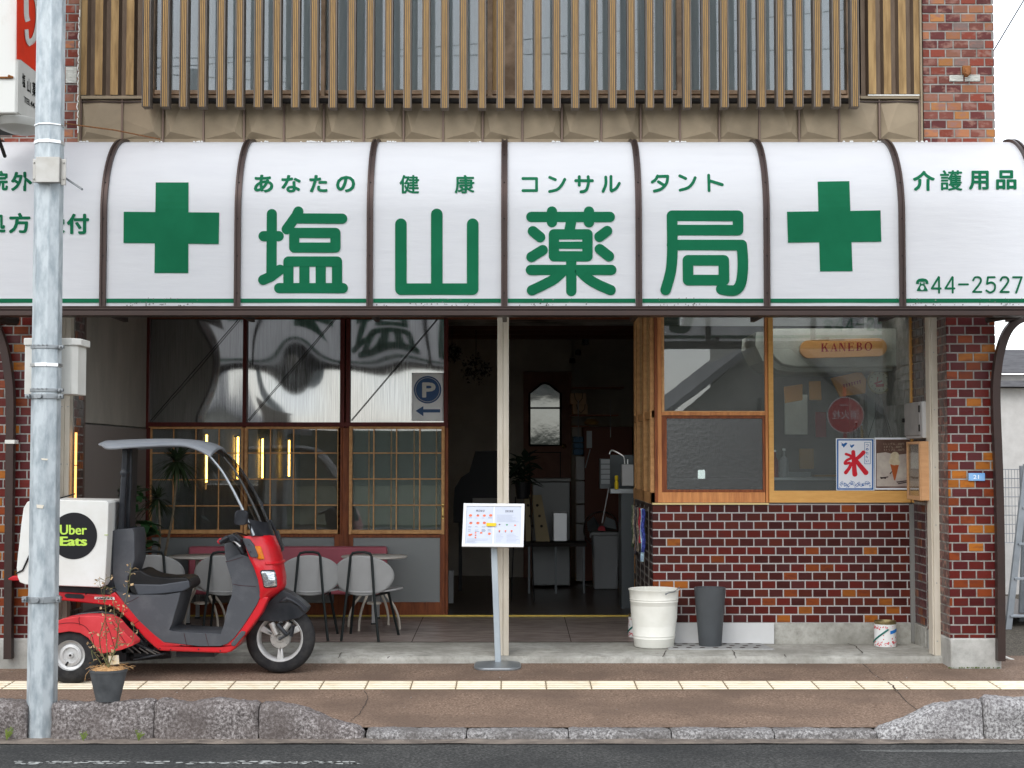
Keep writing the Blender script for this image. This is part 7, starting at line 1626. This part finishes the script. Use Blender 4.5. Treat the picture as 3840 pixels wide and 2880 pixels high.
m = MB(); m.box(X(2255, d), X(2258, d), d - .002, d + .012, zb + .03, zt - .05); m.box(X(2312, d), X(2314, d), d - .002, d + .012, zb + .03, zt - .05); m.box(X(2255, d), X(2314, d), d - .002, d + .012, zt - .053, zt - .05); m.build('rib_line', MATS['bin_plastic'], t)
# sink corner: faucet, drawers, spray bottle, kitchen paper
d = 14.3; t = thing('sink_unit', 'steel sink unit with a curved tap beside the counter', 'sink', (X(2345, d), d, zf))
m = MB(); ibox(m, 2290, 2378, 1833, 1850, d, d + .4); m.build('sink_top', MATS['steel_counter'], t); m = MB(); m.box(X(2330, d), X(2378, d), d + .02, d + .4, z_dr, Z(1850, d)); m.build('sink_base', MATS['dark_grey_metal'], t); m = MB()
m.tube(cat([pt(x, y, d + .1) for x, y in [(2286, 1703), (2290, 1692), (2300, 1690), (2330, 1706), (2340, 1716), (2343, 1740)]], 4), .007, 8); m.tube([pt(2354, 1740, d + .1), pt(2354, 1722, d + .1)], .006, 8); m.build('tap', MATS['steel_strap'], t, smooth=True)
m = MB(); ibox(m, 2289, 2376, 1706, 1832, d + .42, d + .44); tag(m.build('splash_panel', MATS['dark_grey_metal']), 'dark grey splash panel behind the curved tap', 'panel')
t = thing('drawer_tower', 'small grey drawer tower left of the curved tap', 'drawers', (X(2270, d), d, Z(1832, d))); m = MB(); ibox(m, 2251, 2289, 1720, 1832, d + .1, d + .3); m.build('tower_case', MATS['dark_grey_metal'], t)
for k in range(5): m = MB(); ibox(m, 2254, 2287, 1723 + k * 19, 1739 + k * 19, d + .085, d + .1); m.build('drawer', MATS['bottle_grey'], t, bevel=.002)
m = MB(); ibox(m, 2332, 2376, 1742, 1822, d - .02, d + .1); tag(m.build('tissue_box', MATS['white_store'], bevel=.004), 'white box with paper in front of the curved tap', 'box')
c = pt(2312, 1835, d - .02); m = MB(); m.lathe([(0, 0), (.018, 0), (.018, .06), (.012, .08), (.016, .085), (.016, .125), (0, .13)], c, 16); tag(m.build('yellow_bottle', MATS['yellow'], smooth=True, ang=40), 'yellow squeeze bottle beside the white box at the sink', 'bottle')
d = 14.2; m = MB(); m.tube([pt(2283, 1830, d), pt(2258, 1960, d)], .006, 6); tag(m.build('broom_handle', MATS['dull_white']), 'thin pale broom handle leaning over the fan', 'broom')
m = MB(); m.tube([pt(2213, 1685, d + 2), pt(2195, 1755, d + 2)], .006, 6); m.box(X(2201, 16.1), X(2220, 16.1), 16.1, 16.15, Z(1680, 16.1), Z(1616, 16.1)); tag(m.build('wall_dispenser', MATS['bottle_grey']), 'slim grey dispenser with a cord on the reddish-brown cabinet', 'dispenser')
# towel rack on the dark side of the counter
d = 12.6; xx = cx0 - .045; t = thing('towel_rack', 'wire rack with hanging patterned cloths on the side of the brick counter', 'rack', (xx, 12.9, .4))
m = MB(); z0, z1 = Z(2200, 12.4), Z(1895, 12.4)
for y in (12.1, 12.5, 12.9, 13.3): m.tube([(xx + .03, y, z_dr), (xx + .03, y, z1)], .004, 6)
for z in (z1 - .02, z1 - .1): m.tube([(xx + .02, 12.05, z), (xx + .02, 13.35, z)], .004, 6)
m.build('rack_wire', MATS['fan_metal'], t)
cl = [((.035, .05, .22), 12.12, .34), ((.30, .42, .55), 12.22, .42), ((.30, .02, .03), 12.34, .28), ((.16, .13, .10), 12.55, .36), ((.10, .09, .10), 12.78, .4), ((.32, .28, .20), 12.98, .32), ((.07, .10, .06), 13.15, .36)]
for k, (c_, y, L_) in enumerate(cl):
    m = MB(); m.grid(lambda u, v: Vector((xx - .01 + .012 * math.sin(u * 9 + k) + .004 * math.sin(v * 11), y + .085 * u + .01 * math.sin(v * 5), z1 - .02 - L_ * v)), 8, 14)
    m.build('cloth', M('cloth_%d' % k, c_, .85, col2=tuple(min(1, q * 2.2 + .02) for q in c_), ns=30, nd=2, lo=.5, hi=.6), t, smooth=True, solid=.003)
# dark silhouettes in the left part of the doorway
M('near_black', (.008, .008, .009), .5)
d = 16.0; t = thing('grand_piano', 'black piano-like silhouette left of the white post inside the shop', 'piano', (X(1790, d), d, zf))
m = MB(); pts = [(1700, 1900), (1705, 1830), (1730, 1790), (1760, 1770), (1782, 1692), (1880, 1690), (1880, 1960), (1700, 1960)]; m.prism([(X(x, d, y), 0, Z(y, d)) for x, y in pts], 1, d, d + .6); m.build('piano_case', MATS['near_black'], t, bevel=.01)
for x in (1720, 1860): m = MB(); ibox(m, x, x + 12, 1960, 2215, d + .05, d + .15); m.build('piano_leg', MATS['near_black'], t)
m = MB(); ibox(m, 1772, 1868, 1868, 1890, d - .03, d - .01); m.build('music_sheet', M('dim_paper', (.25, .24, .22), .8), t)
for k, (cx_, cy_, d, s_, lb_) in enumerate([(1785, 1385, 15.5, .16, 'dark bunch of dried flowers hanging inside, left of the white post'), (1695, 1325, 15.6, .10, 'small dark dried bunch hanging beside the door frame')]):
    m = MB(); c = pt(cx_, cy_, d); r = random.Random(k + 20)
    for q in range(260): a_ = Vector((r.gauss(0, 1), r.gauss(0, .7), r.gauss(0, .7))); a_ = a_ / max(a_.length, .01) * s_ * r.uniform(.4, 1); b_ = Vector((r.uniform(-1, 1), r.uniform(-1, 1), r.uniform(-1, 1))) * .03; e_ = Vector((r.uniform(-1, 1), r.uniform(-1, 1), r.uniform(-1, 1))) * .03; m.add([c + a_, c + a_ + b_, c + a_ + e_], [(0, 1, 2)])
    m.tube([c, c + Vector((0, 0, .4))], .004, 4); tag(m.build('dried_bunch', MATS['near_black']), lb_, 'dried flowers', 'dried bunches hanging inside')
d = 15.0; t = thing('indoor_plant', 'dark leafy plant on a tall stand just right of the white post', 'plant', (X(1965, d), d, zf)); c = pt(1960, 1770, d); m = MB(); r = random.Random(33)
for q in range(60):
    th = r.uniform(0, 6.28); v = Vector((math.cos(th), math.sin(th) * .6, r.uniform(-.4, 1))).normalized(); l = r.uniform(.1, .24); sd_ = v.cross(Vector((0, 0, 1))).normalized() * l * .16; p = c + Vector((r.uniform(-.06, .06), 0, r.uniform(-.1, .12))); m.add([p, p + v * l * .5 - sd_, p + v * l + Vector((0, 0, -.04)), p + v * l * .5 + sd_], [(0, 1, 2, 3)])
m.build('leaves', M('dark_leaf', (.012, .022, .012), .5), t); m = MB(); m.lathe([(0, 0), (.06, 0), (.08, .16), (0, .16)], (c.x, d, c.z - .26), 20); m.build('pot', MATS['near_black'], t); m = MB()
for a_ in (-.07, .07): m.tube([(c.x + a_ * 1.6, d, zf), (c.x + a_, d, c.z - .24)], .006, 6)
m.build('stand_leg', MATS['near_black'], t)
m = MB(); ibox(m, 1682, 1700, 2140, 2262, 14.5, 14.6); ibox(m, 1680, 1720, 1930, 2050, 14.4, 14.42); tag(m.build('indoor_chair', MATS['shell_grey']), 'edge of a grey chair just inside the door, left of the menu board', 'chair') if False else None
m = MB(); ibox(m, 1682, 1700, 2140, 2262, 14.5, 14.6); tag(m.build('folding_screen', MATS['dull_white']), 'pale panel edge standing just inside the door leaf', 'screen')
# spotlights on the ceiling: tiny lit dots
M('spot_warm', (1, .8, .4), .5, emis=(1, .85, .6), es=140)
for k, (x, y, d, lb_) in enumerate([(2195, 1292, 15.0, 'small lit ceiling spotlight nearest the doorway beams'), (2168, 1330, 16.5, 'middle small lit ceiling spotlight above the brown inner door'), (2146, 1359, 17.6, 'farthest small reddish ceiling spotlight above the gift boxes')]):
    c = pt(x, y, d); t = thing('ceiling_spotlight', lb_, 'lamp', tuple(c), 'small ceiling spotlights'); m = MB(); m.lathe([(0, -.003), (.028, -.003), (.028, .003), (0, .003)], c, 16); m.build('lens', MATS['spot_warm'], t); m = MB(); m.lathe([(.03, -.005), (.038, 0), (.03, .05), (0, .06)], c, 16); m.build('housing', MATS['near_black'], t)
# ============================================================ to the right: neighbour, fence, ladder, hose
M('white_render', (.66, .64, .61), .9, col2=(.58, .56, .53), ns=8, bump=.2, bs=60); M('roof_grey', (.20, .20, .21), .7, col2=(.14, .14, .15), ns=6, stretch=(1, 1, 9))
m = MB(); m.add([(3.5, 11.2, gz(11)), (14, 11.2, gz(11)), (14, 30, gz(11)), (3.5, 30, gz(11))], [(0, 1, 2, 3)]); m.build('gravel_yard', speckle('gravel', [(.35, (.03, .028, .022)), (.5, (.11, .095, .075)), (.7, (.25, .22, .18))], 60, .95, .8))['kind'] = 'structure'
m = MB(); m.add([(-14, 11.2, gz(11)), (-3.7, 11.2, gz(11)), (-3.7, 30, gz(11)), (-14, 30, gz(11))], [(0, 1, 2, 3)]); m.build('side_yard', MATS['gravel'])['kind'] = 'structure'
d = 22; H1 = thing('white_house', 'white rendered neighbouring house with a grey ribbed roof at the right edge', 'house', (X(3900, d), d, gz(11)))
m = MB(); m.box(X(3743, d), X(4600, d), d, d + 6, gz(11), Z(1455, d)); m.build('wall', MATS['white_render'], H1)
m = MB(); m.box(X(3782, d), X(4600, d), d + 1, d + 6, Z(1440, d), Z(1390, d)); m.build('upper_wall', MATS['white_render'], H1)
m = MB(); xa, xb = X(3782, d), X(4600, d)
for k in range(9): z0 = Z(1378 - k * 10.6, d + 1); m.box(xa - .05, xb, d + .9 + k * .14, d + 1.1 + k * .14, z0 - .045, z0)
m.build('roof', MATS['roof_grey'], H1)
m = MB(); m.box(X(3743, d) - .1, xb, d - .2, d + 1.2, Z(1452, d), Z(1430, d)); m.box(xa - .08, xb, d + .8, d + 1., Z(1386, d), Z(1376, d)); m.build('eaves', MATS['roof_grey'], H1)
m = MB(); m.box(X(3812, d), X(3822, d), d + .85, d + 1., Z(1425, d), Z(1388, d)); m.build('bracket', MATS['rust'], H1)
d = 17; t = thing('mesh_fence', 'grey wire mesh fence in front of the white house', 'fence', (X(3800, d), d, gz(11)))
m = MB(); xa, xb = X(3700, d), X(4100, d); za, zb_ = Z(2035, d), Z(1760, d)
for k in range(int((xb - xa) / .034)): m.tube([(xa + k * .034, d, za), (xa + k * .034, d, zb_)], .0028, 4, False)
for k in range(9): z = za + (zb_ - za) * k / 8; m.tube([(xa, d - .004, z), (xb, d - .004, z)], .004, 4, False)
m.build('mesh_panel', M('fence_grey', (.28, .30, .33), .5, .4), t); m = MB(); m.tube([(X(3829, d), d, gz(11)), (X(3829, d), d, zb_ + .04)], .022, 8); m.build('fence_post', MATS['fence_grey'], t)
m = MB(); m.box(xa, xb, d - .08, d + .08, gz(11), Z(2036, d)); m.build('fence_curb', MATS['white_render'], t)
d = 13.5; M('alu', (.42, .45, .48), .4, .6, col2=(.34, .37, .40), ns=8); t = thing('step_ladder', 'aluminium step ladder standing at the right edge of the picture', 'ladder', (X(3830, d), d, gz(11)))
for (a_, b_, y_) in [((3850, 1740), (3775, 2405), 0), ((3900, 1740), (3990, 2405), 0), ((3856, 1760), (3830, 2330), .5)]:
    m = MB(); p0, p1 = pt(*a_, d + y_ * .5), pt(*b_, d + y_); m.obox((p0 + p1) / 2, (1, 0, 0), (0, 1, 0), (p1 - p0).normalized(), .028, .018, (p1 - p0).length / 2); o = m.build('side_rail', MATS['alu'], t, bevel=.003)
    if y_ == 0: m = MB(); m.obox(p1, (1, 0, 0), (0, 1, 0), (p1 - p0).normalized(), .034, .026, .04); m.build('foot', M('foot_teal', (.04, .16, .20), .6), o, bevel=.004)
for y in (1905, 2040, 2170, 2310): m = MB(); f = (y - 1740) / 665; p0, p1 = pt(3850 - 75 * f, y, d), pt(3900 + 90 * f, y, d); m.obox((p0 + p1) / 2, (1, 0, 0), (0, 1, 0), (0, 0, 1), (p1.x - p0.x) / 2, .03, .010); m.build('rung', MATS['alu'], t, bevel=.002)
m = MB(); P = cat([pt(x, y, 11.4) for x, y in [(3758, 2474), (3785, 2486), (3830, 2500), (3900, 2508)]], 5); m.tube([p + Vector((0, 0, .03)) for p in P], .010, 8); tag(m.build('hose', MATS['ivory_box'], smooth=True), 'white garden hose on the ground right of the brick pier', 'hose')
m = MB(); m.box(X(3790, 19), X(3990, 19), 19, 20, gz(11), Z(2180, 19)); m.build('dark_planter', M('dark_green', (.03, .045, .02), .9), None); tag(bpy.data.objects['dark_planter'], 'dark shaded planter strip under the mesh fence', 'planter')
m = MB(); m.tube([(X(3727, 14), 14, Z(225, 14)), (X(3840, 14) + .4, 14, Z(40, 14) + .65)], .006, 5); tag(m.build('overhead_wire', MATS['black_steel']), 'thin overhead wire crossing the sky at the top right corner', 'wire')
# to the left: neighbour with dark shutter
t = thing('neighbour_building', 'dark olive neighbouring shopfront at the left picture edge', 'building', (-4.6, 11.6, gz(11)))
m = MB(); m.box(-9, -3.80, 11.7, 18, gz(11), 4.2); m.build('wall', M('olive', (.05, .046, .03), .8, col2=(.07, .065, .045), ns=5), t); m = MB(); m.box(-9, -3.82, 11.4, 11.7, 3.0, 3.4); m.build('canopy', MATS['dark_rib'], t)
# ============================================================ across the street (behind the camera; seen in the glass)
def house(name, label, x0, x1, y0, y1, h, rh, wallm, cat_='house', ridge='y'):
    t = thing(name, label, cat_, ((x0 + x1) / 2, y1, ZROAD)); m = MB(); m.box(x0, x1, y0, y1, ZROAD, ZROAD + h); m.build('wall', wallm, t)
    xm = (x0 + x1) / 2; z0 = ZROAD + h; o_ = .5; m = MB()
    m.prism([(x0 - o_, 0, z0 - .2), (xm, 0, z0 + rh), (x1 + o_, 0, z0 - .2), (x1 + o_, 0, z0 - .05), (xm, 0, z0 + rh + .2), (x0 - o_, 0, z0 - .05)], 1, y0 - .4, y1 + .5); m.build('roof', MATS['roof_grey'], t)
    m = MB(); m.prism([(x0, 0, z0 + .001), (xm, 0, z0 + rh + .08), (x1, 0, z0 + .001)], 1, y1 - .1, y1 - .002); m.build('gable', wallm, t)
    return t
M('opp_wall', (.34, .33, .30), .9, col2=(.28, .27, .25), ns=2); M('opp_wall_b', (.42, .41, .38), .9)
t = house('opposite_house', 'grey gabled house across the street, mirrored in the serving window', 3.9, 7.9, -20, -11, 2.7, 1.7, MATS['opp_wall'])
m = MB(); m.box(5.4, 12, -18, -11.6, ZROAD, 5.2); m.build('side_wing', MATS['opp_wall_b'], t)
m = MB(); m.box(8.6, 9.4, -11.6, -11.55, 1.6, 2.6); m.box(4.5, 5.0, -11.0, -10.97, 1., 2.2); m.build('window', MATS['near_black'], t); m = MB(); m.tube([(5.6, -10.9, .1), (5.6, -10.9, 2.9)], .05, 8); m.build('downpipe', MATS['near_black'], t)
house('opposite_cottage', 'low cream house across the street, mirrored in the left shop windows', -14, -7.5, -26, -18, 2.6, 1.8, MATS['opp_wall_b'])
t = thing('hydrant_sign', 'round red fire hydrant sign on a post, mirrored in the right shop window', 'sign', (5.42, -1.1, ZROAD))
c = Vector((5.42, -1.1, 2.24)); m = MB(); m.lathe([(0, 0), (.29, 0), (.29, .012), (0, .012)], c + Vector((0, -.006, 0)), 48, 'y'); di = m.build('sign_disc', M('hydrant_red', (.55, .02, .03), .4), t)
m = MB(); text_on(m, '消火栓', lambda u, v: Vector((c.x + .21 - .42 * u, c.y + .0075, c.z - .07 + .14 * v)), 0.); text_on(m, 'HYDRANT', lambda u, v: Vector((c.x + .10 - .20 * u, c.y + .0075, c.z + .14 + .03 * v)), 0.); m.lathe([(.292, -.008), (.292, .014), (.282, .014), (.282, -.008)], c, 48, 'y', close=False); m.build('sign_text', MATS['frame_white'], di)
m = MB(); m.tube([(5.42, -1.14, ZROAD), (5.42, -1.14, 2.7)], .03, 10); m.build('post', MATS['hydrant_red'], t)
m = MB(); m.box(-60, 60, -64, -62, ZROAD - .1, ZROAD + 3.2); m.build('far_hills', M('hill_green', (.07, .085, .07), .95, col2=(.10, .115, .10), ns=.5))['kind'] = 'structure'
m = MB(); m.box(-55, 55, -60, -9.2, ZROAD - .12, ZROAD + .05); m.build('lawn', M('lawn_green', (.075, .10, .045), .95, col2=(.10, .10, .08), ns=2))['kind'] = 'structure'
for k, (z, y, sg, tl, lb_) in enumerate([(6.1, 2.5, .25, .5, 'lowest overhead cable mirrored in the upstairs panes'), (6.6, 2.2, .30, -.8, 'sloping overhead cable mirrored in the upstairs panes'), (7.0, 2.4, .2, .2, 'middle overhead cable mirrored in the upstairs panes'), (7.5, 1.8, .35, 1.2, 'steep overhead cable mirrored in the upstairs panes'), (8.1, 2.0, .3, -.3, 'highest overhead cable mirrored in the upstairs panes')]):
    m = MB(); m.tube([(x, y, z - sg * (1 - (x / 14) ** 2) + tl * x / 14) for x in [-14 + 1.4 * q for q in range(21)]], .008, 5); tag(m.build('overhead_cable', MATS['black_steel']), lb_, 'cable', 'overhead cables along the street')
